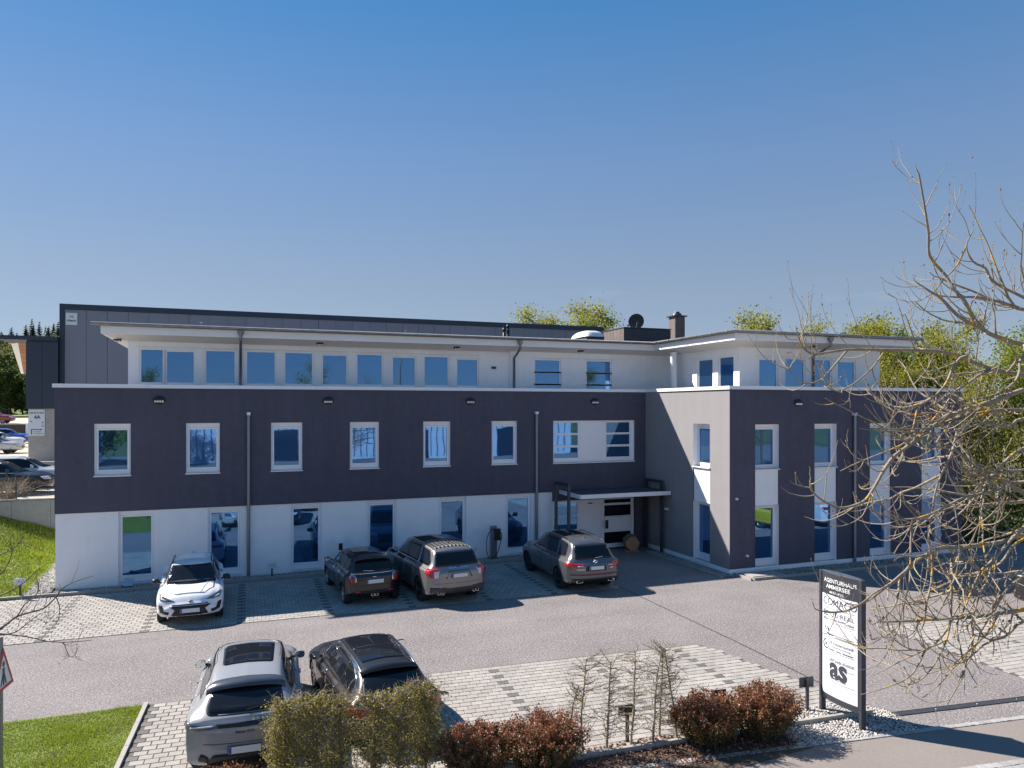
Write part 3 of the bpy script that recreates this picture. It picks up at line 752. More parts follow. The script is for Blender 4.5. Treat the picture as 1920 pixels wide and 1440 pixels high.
# entrance: glazing, panel, door
g = MB(); yb = 0.06
def bar(x0,x1,z0,z1,mi=0,dy=0.0): g.box(x0,x1,yb-dy,yb+.06,z0,z1,mi)
for x0,x1 in ((17.72,17.80),(18.86,18.94)): bar(x0,x1,0.05,2.12)
for z0,z1 in ((0.05,0.16),(0.83,0.91),(1.46,1.50),(2.06,2.12)): bar(17.80,18.86,z0,z1,0,-.004)
ent = g.build('entrance_glazing', M['frame'], ob)
for z0,z1 in ((0.16,0.83),(0.91,1.46),(1.50,2.06)):
    p = MB(); p.quad((17.80,yb+.03,z0),(18.86,yb+.03,z0),(18.86,yb+.03,z1),(17.80,yb+.03,z1)); p.build('pane', M['pane'], ent)
p = MB(); p.bbox(18.945,19.98,yb-.01,yb+.05,0.05,2.12,.004); pn = p.build('entrance_panel', M['frame'], ob)
p = MB(); p.box(19.35,19.55,yb-.03,yb-.011,1.95,1.99); p.build('letter_slot', M['black'], pn)
g = MB()
for x0,x1 in ((19.99,20.12),(21.40,21.54)): bar(x0,x1,0.05,2.13)
for z0,z1 in ((0.05,0.22),(0.70,0.78),(1.34,1.38),(1.84,1.93),(2.09,2.13)): bar(20.12,21.40,z0,z1,0,-.004)
door = g.build('entrance_door', M['frame'], ob)
for z0,z1 in ((0.22,0.70),(1.38,1.84),(1.93,2.09)):
    p = MB(); p.quad((20.12,yb+.03,z0),(21.40,yb+.03,z0),(21.40,yb+.03,z1),(20.12,yb+.03,z1)); p.build('pane', M['car_glass'], door)
p = MB(); p.bbox(20.14,21.38,yb-.004,yb+.04,0.79,1.33,.004); p.build('door_panel', M['frame'], door)
p = MB(); p.box(20.17,20.30,yb-.03,yb-.004,0.86,1.22); p.build('handle_plate', M['black'], door)
p = MB(); p.tube([(20.0,yb-.05,0.95),(20.06,yb-.10,0.95),(20.06,yb-.10,1.15),(20.0,yb-.05,1.15)], .012, 6); p.build('handle', M['steel'], door)
p = MB(); p.quad((17.7,.14,0),(21.55,.14,0),(21.55,.14,2.3),(17.7,.14,2.3)); p.box(21.545,21.56,0.0,.14,0,2.14); p.box(17.70,21.55,0.0,0.14,2.13,2.14); p.box(17.70,21.55,-.02,.13,0.0,.05); p.build('entrance_recess', M['anthracite'], ob)
# canopy with two steel frames
cn = MB()
cn.box(17.98,22.05,-2.03,-2.0,2.44,2.60); cn.box(17.98,18.01,-2.0,-.02,2.44,2.60)
can = cn.build('canopy', M['white_trim'], ob); can['label'] = 'flat white canopy over the entrance door'
p = MB()
for k in range(27):
    x = 18.01 + k*0.15; p.quad((x,-2.0,2.585),(x+.075,-2.0,2.565),(x+.075,-.02,2.565),(x,-.02,2.585)); p.quad((x+.075,-2.0,2.565),(x+.15,-2.0,2.585),(x+.15,-.02,2.585),(x+.075,-.02,2.565))
p.quad((18.01,-2.0,2.46),(22.05,-2.0,2.46),(22.05,-.02,2.46),(18.01,-.02,2.46))
p.build('roof_sheet', M['roof'], can)
for x in (17.72, 21.93):
    p = MB(); s_ = .05
    p.box(x-s_,x+s_,-.38,-.28,0,2.98); p.box(x-s_,x+s_,-1.58,-1.48,0,2.98); p.box(x-s_,x+s_,-1.48,-.38,2.88,2.98)
    p.build('canopy_frame', M['anthracite'], can)
# roof furniture
t = thing('chimney', 'square grey metal-clad chimney with flat cap on the roof', 'chimney', (27.62,6.0,8.87))
g = MB(); g.box(-.30,.30,-.30,.30,0,1.94); g.build('shaft', M['box_brown'], t)
g = MB(); g.box(-.40,.40,-.40,.40,1.942,2.0); g.lathe([(.26,2.0),(.24,2.12),(.20,2.14)], seg=14, c=(0,0,0)); g.lathe([(.13,2.10),(.15,2.22),(.0,2.24)], seg=12); g.build('cap', M['anthracite'], t)
t = thing('satellite_dish', 'grey satellite dish on a short mast on the roof', 'satellite dish', (24.55,5.0,8.87))
g = MB(); g.tube([(0,0,0),(0,0,1.25)], .035, 8); g.tube([(0,-.02,1.2),(-.05,-.20,1.42)], .03, 8); g.build('mast', M['steel'], t)
g = MB(); g.lathe([(0.0,0.0),(.15,.012),(.30,.05),(.39,.085),(.40,.085),(.30,.035),(.15,-.005),(0,-.015)], axis='y', seg=28); d = link('reflector', g.mesh('reflector', M['anthracite']), t, (0.02,.06,1.50), (R(-18),0,R(160)))
g = MB(); g.tube([(-.03,.10,1.2),(-.2,.5,1.3)], .015, 6); g.box(-.25,-.15,.45,.55,1.26,1.36); g.build('feed_arm', M['steel'], t)
t = thing('roof_plant_box', 'low brown timber-clad box for machinery on the roof', 'plant box', (23.29,4.0,8.87))
for k in range(6):
    g = MB(); g.box(0,.02,.02+k*.35,.35+k*.35-.012+.02,0,1.0); g.build('cladding_board', M['box_brown'], t)
g = MB(); g.box(.022,2.65,0,2.14,0,.98); g.build('front', M['roof'], t); g = MB(); g.box(-.02,2.68,-.03,2.17,1.0,1.05); g.build('lid', M['anthracite'], t)  # front darker than the boards: its shade is painted in by colour
t = thing('skylight_dome', 'white domed skylight on a dark curb on the roof', 'skylight', (21.26,4.0,8.87))
g = MB(); g.box(0,.95,0,1.7,0,.52); g.build('curb', M['roof'], t)
prof = MB(); nu, nv = 14, 14; vs = []
for i in range(nu+1):
    for j in range(nv+1):
        a, b = i/nu*2-1, j/nv*2-1; vs.append((.475+a*.53, .85+b*.92, .52+.34*max(0,(1-a**4)*(1-b**4))**.6))
prof.add(vs, [(i*(nv+1)+j,(i+1)*(nv+1)+j,(i+1)*(nv+1)+j+1,i*(nv+1)+j+1) for i in range(nu) for j in range(nv)], 0, True); prof.build('dome', M['dome'], t)
for i, (x, hgt) in enumerate(((17.06,.82),(17.25,.98))):
    t = thing('vent_pipe', ['shorter black vent pipe on the roof, left of a pair','taller black vent pipe on the roof, right of a pair'][i], 'vent pipe', (x,4.0,8.87), 0, 'vent pipes on the roof')
    g = MB(); g.lathe([(.07,0),(.07,hgt-.3),(.05,hgt-.29),(.05,hgt-.22),(.09,hgt-.2),(.09,hgt-.1),(.06,hgt-.08),(.06,hgt-.02),(.09,hgt),(0,hgt+.02)], seg=14); g.build('pipe', M['black'], t)
for x, y in ((4.35,1.4),(11.9,1.4),(19.4,2.2),(24.6,1.4),(29.5,-3.5)):
    g = MB(); g.tube([(x,y,8.87),(x,y,9.08)], .012, 5); g.tube([(x-.05,y,9.06),(x+.05,y,9.10)], .012, 5); g.build('roof_anchor', M['steel'], ob)

# ------------------------------------------------------------------ hall behind
hall = thing('industrial_hall', 'large grey panel-clad hall with navy parapet trim rising behind the office block', 'hall', (0,0,0))
HY = 28.0
for i in range(32):
    x0 = -4.94 + i*1.25
    if x0 > 34.6: break
    g = MB(); g.box(x0+.012, min(x0+1.238,34.7), HY, HY+.08, 6.0 if i < 6 else 9.5, 12.42); g.build('cladding_panel', M['panel_grey'], hall)
g = MB(); g.box(-5.22,-4.95,HY-.06,HY+.3,2.3,12.8); g.box(-4.95,34.8,HY-.06,HY+.3,12.43,12.8); g.build('parapet_trim', M['navy'], hall)
g = MB(); g.box(-5.2,34.7,HY+.09,HY+40,2.3,12.5); g.build('wall', M['panel_grey'], hall)
g = MB(); g.bbox(-4.86,-4.20,HY-.05,HY-.002,11.42,12.22,.01); plaque = g.build('company_sign', mat('sign_pale', (0.55,0.62,0.68), 0.4), hall)
g = MB()
add_text(g, 'HÖRMANN', .16, lambda x,y: (-4.53+x, HY-.054, 11.64+y), 'CENTER', .006, width=.54)
g.box(-4.62,-4.60,HY-.056,HY-.05,11.86,12.06); g.box(-4.46,-4.44,HY-.056,HY-.05,11.86,12.06); g.box(-4.60,-4.46,HY-.056,HY-.05,11.94,11.98); g.build('lettering', M['print'], plaque)
annex = thing('hall_annex', 'dark navy annex on a concrete base beside the grey hall', 'annex', (0,0,0))
g = MB()
for i in range(2):
    p = MB(); p.box(-7.0+i*.9,-7.0+i*.9+.88,HY-.5,HY-.42,5.9,10.2); p.build('cladding_panel', M['navy'], annex)
g.box(-6.98,-5.25,HY-.41,HY+20,5.9,10.4); g.box(-5.24,-1,HY-.4,HY-.05,5.9,7.0); g.build('wall', M['navy'], annex)
g = MB(); g.box(-8.6,-5.23,HY-.6,HY+20,10.32,10.58); g.build('roof_edge', M['navy'], annex)
g = MB(); g.box(-6.9,-1.5,HY-.35,HY+20,2.0,5.9); base = g.build('concrete_base', M['concrete'], annex)
# slatted timber soffit of its side canopy, sloping down along the wall
g = MB()
A_, A2, B_, B2 = Vector((-7.72,28.6,10.40)), Vector((-6.70,28.3,10.40)), Vector((-13.20,54.2,9.15)), Vector((-12.95,54.1,9.05))
for k in range(11):
    a, b = 1-(1-k/11.0)**.8, 1-(1-(k+.90)/11.0)**.8
    p, q, p2_, q2_ = A_.lerp(B_,a), A_.lerp(B_,b), A2.lerp(B2,a), A2.lerp(B2,b); dz = Vector((0,0,.10))
    m_ = MB(); m_.quad(p,p2_,q2_,q); m_.quad(p-dz*0,p+dz,p2_+dz,p2_); m_.quad(q,q2_,q2_+dz,q+dz); m_.quad(p+dz,q+dz,q2_+dz,p2_+dz)
    m_.build('soffit_board', M['timber'], annex)
e_ = Vector((-.42,-.1,.06)); g = MB(); g.quad(A_+e_,A_,B_,B_+e_*.5); g.quad(A_+e_,B_+e_*.5,B_+e_*.5+Vector((0,0,.3)),A_+e_+Vector((0,0,.3))); g.build('verge_board', M['white_trim'], annex)
t = thing('direction_board', 'white direction board reading AM BÜCHELE 4A on the concrete base of the annex', 'sign', (0,0,0))
SY = HY-.40
g = MB(); g.bbox(-6.88,-5.98,SY,SY+.045,4.15,5.85,.004); g.build('board', mat('board_pale', (0.62,0.66,0.72), 0.4), t)
g = MB(); f_ = lambda ox, oz: (lambda x,y: (ox+x, SY-.004, oz+y))
add_text(g, 'AM BÜCHELE', .15, f_(-6.43,5.58), 'CENTER', .004, width=.80); add_text(g, '4A', .30, f_(-6.40,5.26), 'CENTER', .012)
g.box(-6.74,-6.68,SY-.006,SY-.003,4.25,4.58); g.box(-6.68,-6.2,SY-.006,SY-.003,4.53,4.58); g.add([(-6.2,SY-.005,4.62),(-6.2,SY-.005,4.49),(-6.1,SY-.005,4.555)], [(0,1,2)])
for i, s in enumerate(('EINGANG','ANLIEFERUNG')): add_text(g, s, .09, f_(-6.6,4.38-i*.12), 'LEFT', .001)
g.add([(-6.76,SY-.005,5.12),(-6.76,SY-.005,5.02),(-6.66,SY-.005,5.07)], [(0,1,2)]); g.box(-6.14,-6.05,SY-.006,SY-.003,4.98,5.05); g.box(-6.14,-6.06,SY-.006,SY-.003,4.76,4.83)
g.build('lettering', M['print'], t)
# ------------------------------------------------------------------ cars
def pchip(xs, ys, x):
    xs, ys = np.asarray(xs, float), np.asarray(ys, float); h = np.diff(xs); d = np.diff(ys)/h
    m = np.zeros_like(ys); m[0], m[-1] = d[0], d[-1]
    for i in range(1, len(xs)-1):
        if d[i-1]*d[i] > 0:
            w1, w2 = 2*h[i]+h[i-1], h[i]+2*h[i-1]; m[i] = (w1+w2)/(w1/d[i-1]+w2/d[i])
    i = np.clip(np.searchsorted(xs, x)-1, 0, len(xs)-2); t = (x-xs[i])/h[i]
    return (2*t**3-3*t**2+1)*ys[i]+(t**3-2*t**2+t)*h[i]*m[i]+(-2*t**3+3*t**2)*ys[i+1]+(t**3-t**2)*h[i]*m[i+1]

def car_paint(name, col, metal=0.0, rough=0.32):
    m = mat(name, col, rough, metal=metal, coat=0.8)
    return m
M['tyre'] = mat('tyre_rubber', (0.022,0.022,0.023), 0.85)
M['rim'] = mat('alloy_rim', (0.50,0.51,0.53), 0.3, metal=0.9)
M['rim_dark'] = mat('dark_alloy_rim', (0.05,0.05,0.055), 0.35, metal=0.6)
M['well'] = mat('wheel_well', (0.008,0.008,0.008), 0.9)
M['trim_black'] = mat('black_trim', (0.012,0.012,0.013), 0.35)
M['chrome'] = mat('chrome', (0.75,0.76,0.78), 0.12, metal=1.0)
M['red_lens'] = mat('red_lens', (0.50,0.012,0.015), 0.12, coat=1.0)
M['red_dark'] = mat('dark_red_lens', (0.16,0.008,0.012), 0.12, coat=1.0)
M['clear_lens'] = mat('clear_lens', (0.62,0.64,0.68), 0.08, coat=1.0)
M['smoke_lens'] = mat('smoked_lens', (0.07,0.075,0.085), 0.08, coat=1.0)
M['seam'] = mat('panel_gap', (0.006,0.006,0.006), 0.8)
M['bronze'] = mat('bronze_emblem', (0.10,0.06,0.04), 0.35, metal=0.8)

class Car:
    """body lofted through stations; panes, lights, doors and badges are laid on it by casting rays at it.
    local axes: +y ahead, +x to the car's right, z up, origin on the ground between the axles."""
    def __init__(s, name, label, cat, loc, heading, st, paint, wb, tr=0.33, track=0.78, tw=0.22, group=None, rim='rim', spokes=5, bowf=0.16, bowr=0.07, arch=0.05, simple=False):
        s.root = thing(name, label, cat, (*loc, 0.0) if len(loc) == 2 else loc, R(heading), group)
        s.wb, s.tr, s.track, s.tw, s.paint, s.rimname, s.spokes = wb, tr, track, tw, paint, rim, spokes
        st = np.array(st, float)         # y, zbot, zbelt, ztop, wbot, wmax, wbelt, wtop
        ys = st[:,0]; n = 30 if simple else 76
        Y = np.unique(np.concatenate([np.linspace(ys[0], ys[-1], n), ys])); cols = [pchip(ys, st[:,k], Y) for k in range(1,8)]
        rings = []
        for i, y in enumerate(Y):
            zb, zbelt, zt, wbt, wm, wbl, wt = [c[i] for c in cols]
            g = max(0.0, min(1.0, (zt-zbelt)/0.35)); cr = 0.030+0.035*g
            half = [(0,zt), (wt*.5, zt-cr*.22), (wt*.86, zt-cr*.75), (wt*1.0, zt-cr*1.5)]
            half += [(wt+(wbl-wt)*.45, zt-cr*1.5+(zbelt-(zt-cr*1.5))*.5), (wbl, min(zbelt, zt-cr*1.6-.012)), (wm-.012, zbelt-.06-.03*(1-g)), (wm, zbelt-.15), (wm, .56), (wm-.022, .45), (wm-.004, .36), (wbt, zb+.055), (wbt-.06, zb), (0, zb)]
            P = [np.array(p) for p in half]
            for _ in range(1 if simple else 2):
                Q = [P[0]]
                for a, b in zip(P[:-1], P[1:]): Q += [a*.75+b*.25, a*.25+b*.75]
                Q.append(P[-1]); P = Q
            ring = [(p[0], p[1]) for p in P] + [(-p[0], p[1]) for p in P[-2:0:-1]]
            rings.append(ring)
        yc = 0; ny = len(Y); m = len(rings[0]); vs = []
        def bow(y, x, w):
            k = (x/max(w,.1))**2
            tf = max(0, (y-(ys[-1]-.75))/.75); trr = max(0, ((ys[0]+.45)-y)/.45)
            return y - bowf*k*k*tf**1.5 - bowf*.35*k*tf + bowr*k*trr + bowr*1.2*k*k*trr**2
        W = cols[4]
        for i in range(ny):
            for (x,z) in rings[i]: vs.append((x, bow(Y[i], x, W[i]), z))
        fs = [(i*m+j, i*m+(j+1)%m, (i+1)*m+(j+1)%m, (i+1)*m+j) for i in range(ny-1) for j in range(m)]
        for end, sgn in ((0,-1),(ny-1,1)):      # rounded caps
            zc = np.mean([z for x,z in rings[end]]); prev = end*m
            for sc, dy in ((.97,.012),(.88,.028),(.6,.04),(.25,.045)):
                o = len(vs)
                for (x,z) in rings[end]: vs.append((x*sc, bow(Y[end], x*sc, W[end]) + sgn*dy, zc+(z-zc)*sc))
                for j in range(m):
                    f = (prev+j, prev+(j+1)%m, o+(j+1)%m, o+j); fs.append(f if sgn > 0 else f[::-1])
                prev = o
            o = len(vs); vs.append((0, Y[end]+sgn*.046, zc))
            fs += [((prev+j, prev+(j+1)%m, o) if sgn > 0 else (prev+(j+1)%m, prev+j, o)) for j in range(m)]
        me = bpy.data.meshes.new('body'); me.from_pydata(vs, [], fs); me.materials.append(paint); me.materials.append(M['well'])
        me.polygons.foreach_set('use_smooth', [True]*len(me.polygons)); me.update()
        s.bvh = BVHTree.FromPolygons([Vector(v) for v in vs], fs)
        s.body = link('body', me, s.root)
        s.ymin, s.ymax = Y[0]-.05, Y[-1]+.05
        # wheel arches cut out with a cylinder per axle end
        if not simple:
            cb = MB()
            for yy in (-wb/2, wb/2):
                for sx in (-1,1):
                    cb.lathe([(0,0),(tr+arch,0),(tr+arch,.42*sx),(0,.42*sx)], axis='x', seg=28, c=(sx*(track-.14), yy, tr-.01))
            cme = cb.mesh('arch_cut', [M['well']]); bm = bmesh.new(); bm.from_mesh(cme); bmesh.ops.remove_doubles(bm, verts=bm.verts, dist=1e-5); bmesh.ops.recalc_face_normals(bm, faces=bm.faces); bm.to_mesh(cme); bm.free()
            co = bpy.data.objects.new('arch_cut', cme); COL.objects.link(co)
            bb = bpy.data.objects.new('arch_body', me); COL.objects.link(bb)
            md = bb.modifiers.new('b', 'BOOLEAN'); md.operation = 'DIFFERENCE'; md.object = co; md.solver = 'EXACT'; md.material_mode = 'TRANSFER'
            bpy.context.view_layer.update()
            dg = bpy.context.evaluated_depsgraph_get(); new = bpy.data.meshes.new_from_object(bb.evaluated_get(dg))
            new.name = 'body'; bpy.data.objects.remove(bb); bpy.data.objects.remove(co)
            s.body.data = new
        s.wheels(simple)
    def wheels(s, simple):
        tr, tw = s.tr, s.tw; rr = tr*.70
        t = MB(); w = tw/2
        t.lathe([(rr*.93,-w*.9),(rr,-w),(tr*.93,-w),(tr*.985,-w*.82),(tr,-w*.5),(tr,w*.5),(tr*.985,w*.82),(tr*.93,w),(rr,w),(rr*.93,w*.9)], axis='x', seg=20 if simple else 36)
        r = MB(); r.lathe([(rr*.99,w*.96),(rr*.93,w*1.0),(rr*.88,w*.7)], axis='x', seg=30, mi=0)
        r.lathe([(rr*.93,w*.45),(0,w*.5)], axis='x', seg=24, mi=1)
        ns = s.spokes
        for k in range(ns):
            for da in ((-.16,.16) if ns <= 5 else (0,)):
                a = 2*math.pi*k/ns
                def pt(rad, ang, x): return (x, rad*math.cos(ang), rad*math.sin(ang))
                hw0, hw1 = (.16,.085) if ns > 5 else (.10,.06)
                q = [pt(rr*.16,a+da*.6-.5,w*.86), pt(rr*.16,a+da*.6+.5,w*.86), pt(rr*.92,a+da+hw1,w*.92), pt(rr*.92,a+da-hw1,w*.92)]
                b = [(x-.05,y,z) for x,y,z in q]
                r.add(q+b, [(0,1,2,3),(1,0,4,5),(2,1,5,6),(3,2,6,7),(0,3,7,4)], 0)
        r.lathe([(rr*.2,w*.8),(rr*.18,w*.93),(0,w*.95)], axis='x', seg=14, mi=0)
        tm = t.mesh('tyre', M['tyre']); rm = r.mesh('rim', [M[s.rimname], M['well']])
        for yy in (s.wb/2, -s.wb/2):
            for sx in (1,-1):
                o = link('wheel', tm, s.root, (sx*(s.track+.0), yy, tr)); o.rotation_euler = (0,0,0 if sx > 0 else math.pi)
                link('rim', rm, o)
    # ---- laying parts on the body
    def patch(s, name, pts, view, m, off=0.006, parent=None, step=0.06, round_=0.0, thick=True, shift=None):
        """pts: outline in the picture plane of the view: side views (y, z), front/rear (x, z), top (x, y)"""
        pts = [Vector((p[0], p[1])) for p in pts]
        if round_ > 0:
            out = []; n = len(pts)
            for i in range(n):
                p, a, b = pts[i], pts[i-1], pts[(i+1)%n]
                ra = min(round_, (a-p).length*.45); rb = min(round_, (b-p).length*.45)
                p0 = p+(a-p).normalized()*ra; p1 = p+(b-p).normalized()*rb
                for k in range(5):
                    t = k/4; out.append(p0*(1-t)**2 + p*2*t*(1-t) + p1*t*t)
            pts = out
        bm = bmesh.new(); vv = [bm.verts.new((p.x, p.y, 0)) for p in pts]
        bm.faces.new(vv); xs = [p.x for p in pts]; ys = [p.y for p in pts]
        for ax, lo, hi in ((0,min(xs),max(xs)),(1,min(ys),max(ys))):
            k = int((hi-lo)/step)
            for i in range(1, k+1):
                c = lo+(hi-lo)*i/(k+1); co = [0,0,0]; co[ax] = c; no = [0,0,0]; no[ax] = 1
                bmesh.ops.bisect_plane(bm, geom=bm.verts[:]+bm.edges[:]+bm.faces[:], plane_co=co, plane_no=no)
        far = 6.0; pos = []
        for v in bm.verts:
            a, b = v.co.x, v.co.y
            o, d = {'right':(Vector((far,a,b)),Vector((-1,0,0))), 'left':(Vector((-far,a,b)),Vector((1,0,0))), 'front':(Vector((a,far,b)),Vector((0,-1,0))), 'rear':(Vector((a,-far,b)),Vector((0,1,0))), 'top':(Vector((a,b,far)),Vector((0,0,-1)))}[view]
            h = s.bvh.ray_cast(o, d)
            if h[0] is None:
                h = s.bvh.find_nearest(o+d*(far-.9))
            nn = h[1]
            if nn.dot(d) > 0: nn = -nn
            pos.append((h[0], nn))
        sgn = 1
        for v, (p, nn) in zip(bm.verts, pos): v.co = p + nn*off
        bm.normal_update()
        dview = {'right':Vector((1,0,0)),'left':Vector((-1,0,0)),'front':Vector((0,1,0)),'rear':Vector((0,-1,0)),'top':Vector((0,0,1))}[view]
        if sum((f.normal.dot(dview)*f.calc_area() for f in bm.faces)) < 0: bmesh.ops.reverse_faces(bm, faces=bm.faces[:])
        for f in bm.faces: f.smooth = True
        if thick:
            be = [e for e in bm.edges if len(e.link_faces) == 1]; nd = {v.index: pos[i][1] for i, v in enumerate(bm.verts)}
            bm.verts.index_update(); nd = {i: pos[i][1] for i in range(len(pos))}
            ret = bmesh.ops.extrude_edge_only(bm, edges=be)
            nv = [g for g in ret['geom'] if isinstance(g, bmesh.types.BMVert)]
            kd = {tuple(round(c,5) for c in (p+nn*off)): nn for p, nn in pos}
            for v in nv:
                nn = kd.get(tuple(round(c,5) for c in v.co))
                if nn is not None: v.co -= nn*(off+.004)
        me = bpy.data.meshes.new(name); bm.to_mesh(me); bm.free(); me.materials.append(m)
        return link(name, me, parent or s.root)
    def both(s, name, pts, m, **k): return [s.patch(name, pts, v, m, **k) for v in ('right','left')]
    def mirror2(s, name, pts, view, m, **k):
        return [s.patch(name, pts, view, m, **k), s.patch(name, [(-x,z) for x,z in pts], view, m, **k)]
    def grow(s, pts, d):
        P = [Vector(p) for p in pts]; c = sum(P, Vector((0,0)))/len(P); n = len(P); out = []
        area = sum(P[i].x*P[(i+1)%n].y-P[(i+1)%n].x*P[i].y for i in range(n)); sg = 1 if area > 0 else -1
        for i in range(n):
            e0 = (P[i]-P[i-1]).normalized(); e1 = (P[(i+1)%n]-P[i]).normalized()
            n0 = Vector((e0.y,-e0.x))*sg; n1 = Vector((e1.y,-e1.x))*sg; nn = (n0+n1)
            if nn.length < .2: nn = n0
            nn.normalize(); k = max(.45, nn.dot(n0)); out.append(tuple(P[i]+nn*(d/k)))
        return out
    def window(s, name, pts, view, border=0.018, m=None, trim='trim_black', r=0.03):
        o = s.patch(name, pts, view, m or M['car_glass'], off=.007, round_=r)
        s.patch('window_trim', s.grow(pts, border), view, M[trim], off=.0035, parent=o, round_=r+border)
        return o
    def windows(s, pts, **k):
        return [s.window('side_window', pts, v, **k) for v in ('right','left')]
    def door(s, pts, handle=None, view=None, hm=None, name='door'):
        for v in (view,) if view else ('right','left'):
            o = s.patch(name, pts, v, s.paint, off=.006, round_=.05, step=.09)
            s.patch('panel_gap', s.grow(pts, .009), v, M['seam'], off=.003, parent=o, round_=.055, step=.09)
            if handle:
                y, z = handle; s.patch('handle', [(y-.10,z-.014),(y+.10,z-.014),(y+.10,z+.016),(y-.10,z+.016)], v, hm or s.paint, off=.03, parent=o, round_=.012)
    def mirrors(s, y, z, x, m, sc=1.0):
        for sx in (1,-1):
            b = MB(); n = 8; vs = []
            prof = [(0.02,.02),(.55,.055),(1,.085),(1,.09)]
            g = MB(); ring = []
            for (t, r) in ((0,.3),(.25,.8),(.6,1.0),(1,.96)):
                for k in range(12):
                    a = 2*math.pi*k/12; ring.append((sx*(.02+.105*sc+.115*sc*r*math.copysign(abs(math.cos(a))**.7, math.cos(a))), .13*sc*(.5-t), .085*sc*r*math.copysign(abs(math.sin(a))**.7, math.sin(a))))
            f = [(i*12+k, i*12+(k+1)%12, (i+1)*12+(k+1)%12, (i+1)*12+k) for i in range(3) for k in range(12)]
            if sx > 0: f = [q[::-1] for q in f]
            g.add(ring, f, 0, True); g.add(ring[:12], [tuple(range(12)) if sx > 0 else tuple(range(12))[::-1]], 0)
            g.tube([(-sx*.05,.0,-.05),(sx*.05,.0,-.03)], .03, 6, mi=1)
            o = g.build('side_mirror', [m, M['trim_black']], s.root, (sx*x, y, z))
            h = MB(); h.add([(v[0]*.97+sx*.003, v[1]-.002, v[2]*.94) for v in ring[36:]], [tuple(range(12))[::-1] if sx > 0 else tuple(range(12))]); h.build('mirror_glass', M['mirror'], o)
    def on(s, view, a, b, off=.004):
        o, d = {'front':(Vector((a,6,b)),Vector((0,-1,0))), 'rear':(Vector((a,-6,b)),Vector((0,1,0))), 'top':(Vector((a,b,6)),Vector((0,0,-1))), 'left':(Vector((-6,a,b)),Vector((1,0,0))), 'right':(Vector((6,a,b)),Vector((-1,0,0)))}[view]
        h = s.bvh.ray_cast(o, d)
        if h[0] is None: return None
        nn = h[1] if h[1].dot(d) < 0 else -h[1]
        return h[0]+nn*off
    def plate(s, view, z, x=0.0):
        p = s.on(view, x, z); sg = -1 if view == 'rear' else 1
        y = p.y + sg*.022
        g = MB(); w, h = .26, .056
        g.bbox(-w, w, -.008, .008, -h, h, .003); o = g.build('license_plate', M['plate'], s.root, (x, y, z))
        g = MB(); e = sg*.011; xa = (-w+.004, -w+.05) if view == 'rear' else (w-.05, w-.004)
        g.quad((xa[0],e,-h+.004),(xa[1],e,-h+.004),(xa[1],e,h-.004),(xa[0],e,h-.004)); g.build('plate_band', M['plate_blue'], o)
        g = MB(); g.box(-w-.012,w+.012,-.006+(-sg)*.012,.0+(-sg)*.004,-h-.012,h+.012); g.build('plate_holder', M['trim_black'], o)
    def rails(s, x, y0, y1, z0, m, h=.045):
        for sx in (1,-1):
            pts = []
            for k in range(13):
                t = k/12; y = y0+(y1-y0)*t; p = s.on('top', sx*x, y)
                if p is None: continue
                lift = h*min(1, 6*t, 6*(1-t)); pts.append((p.x, p.y, p.z+lift))
            g = MB(); g.tube(pts, .018, 6); g.build('roof_rail', m, s.root)
    def fin(s, y, m):
        p = s.on('top', 0, y); g = MB(); g.add([(p.x-.02,p.y-.07,p.z-.01),(p.x+.02,p.y-.07,p.z-.01),(p.x,p.y+.09,p.z-.01),(p.x,p.y-.085,p.z+.075)], [(0,1,3),(1,2,3),(2,0,3)]); g.build('antenna_fin', m, s.root)
    def text(s, name, txt, view, x, z, size, m, width=None):
        g = MB(); sg = -1 if view == 'rear' else 1
        def f(a, b):
            xx = x + (a if view == 'rear' else -a); p = s.on(view, xx, z+b, .007)
            return p if p else Vector((xx, 0, z+b))
        add_text(g, txt, size, f, 'CENTER', .002, width=width); g.build(name, m, s.root)
    def tube(s, name, pts, r, m, parent=None, sides=6):
        g = MB(); g.tube(pts, r, sides); return g.build(name, m, parent or s.root)
    def exhaust(s, x, z, m='chrome', w=.05, h=.04, dy=0.03):
        p = s.on('rear', x, max(z, .33)); y = p.y if p else s.ymin
        g = MB(); o = [(w*math.copysign(abs(math.cos(a))**.6, math.cos(a)), h*math.copysign(abs(math.sin(a))**.6, math.sin(a))) for a in [2*math.pi*k/16 for k in range(16)]]
        n = 16; v = [(x+a, y-dy, z+b) for a,b in o]+[(x+a*.8, y-dy, z+b*.8) for a,b in o]+[(x+a, y+.12, z+b) for a,b in o]+[(x+a*.8, y+.02, z+b*.8) for a,b in o]
        g.add(v, [(k,(k+1)%n,n+(k+1)%n,n+k) for k in range(n)]+[(2*n+k,2*n+(k+1)%n,(k+1)%n,k) for k in range(n)]+[(n+k,n+(k+1)%n,3*n+(k+1)%n,3*n+k) for k in range(n)], 0, False)
        g.add([(x+a*.8, y+.02, z+b*.8) for a,b in o], [tuple(range(n))], 1); g.build('exhaust_tip', [M[m], M['well']], s.root)

# ---- light grey coupe-like SUV, seen from behind at the lower left
P_MAC = car_paint('chalk_grey_paint', (0.275,0.28,0.29))
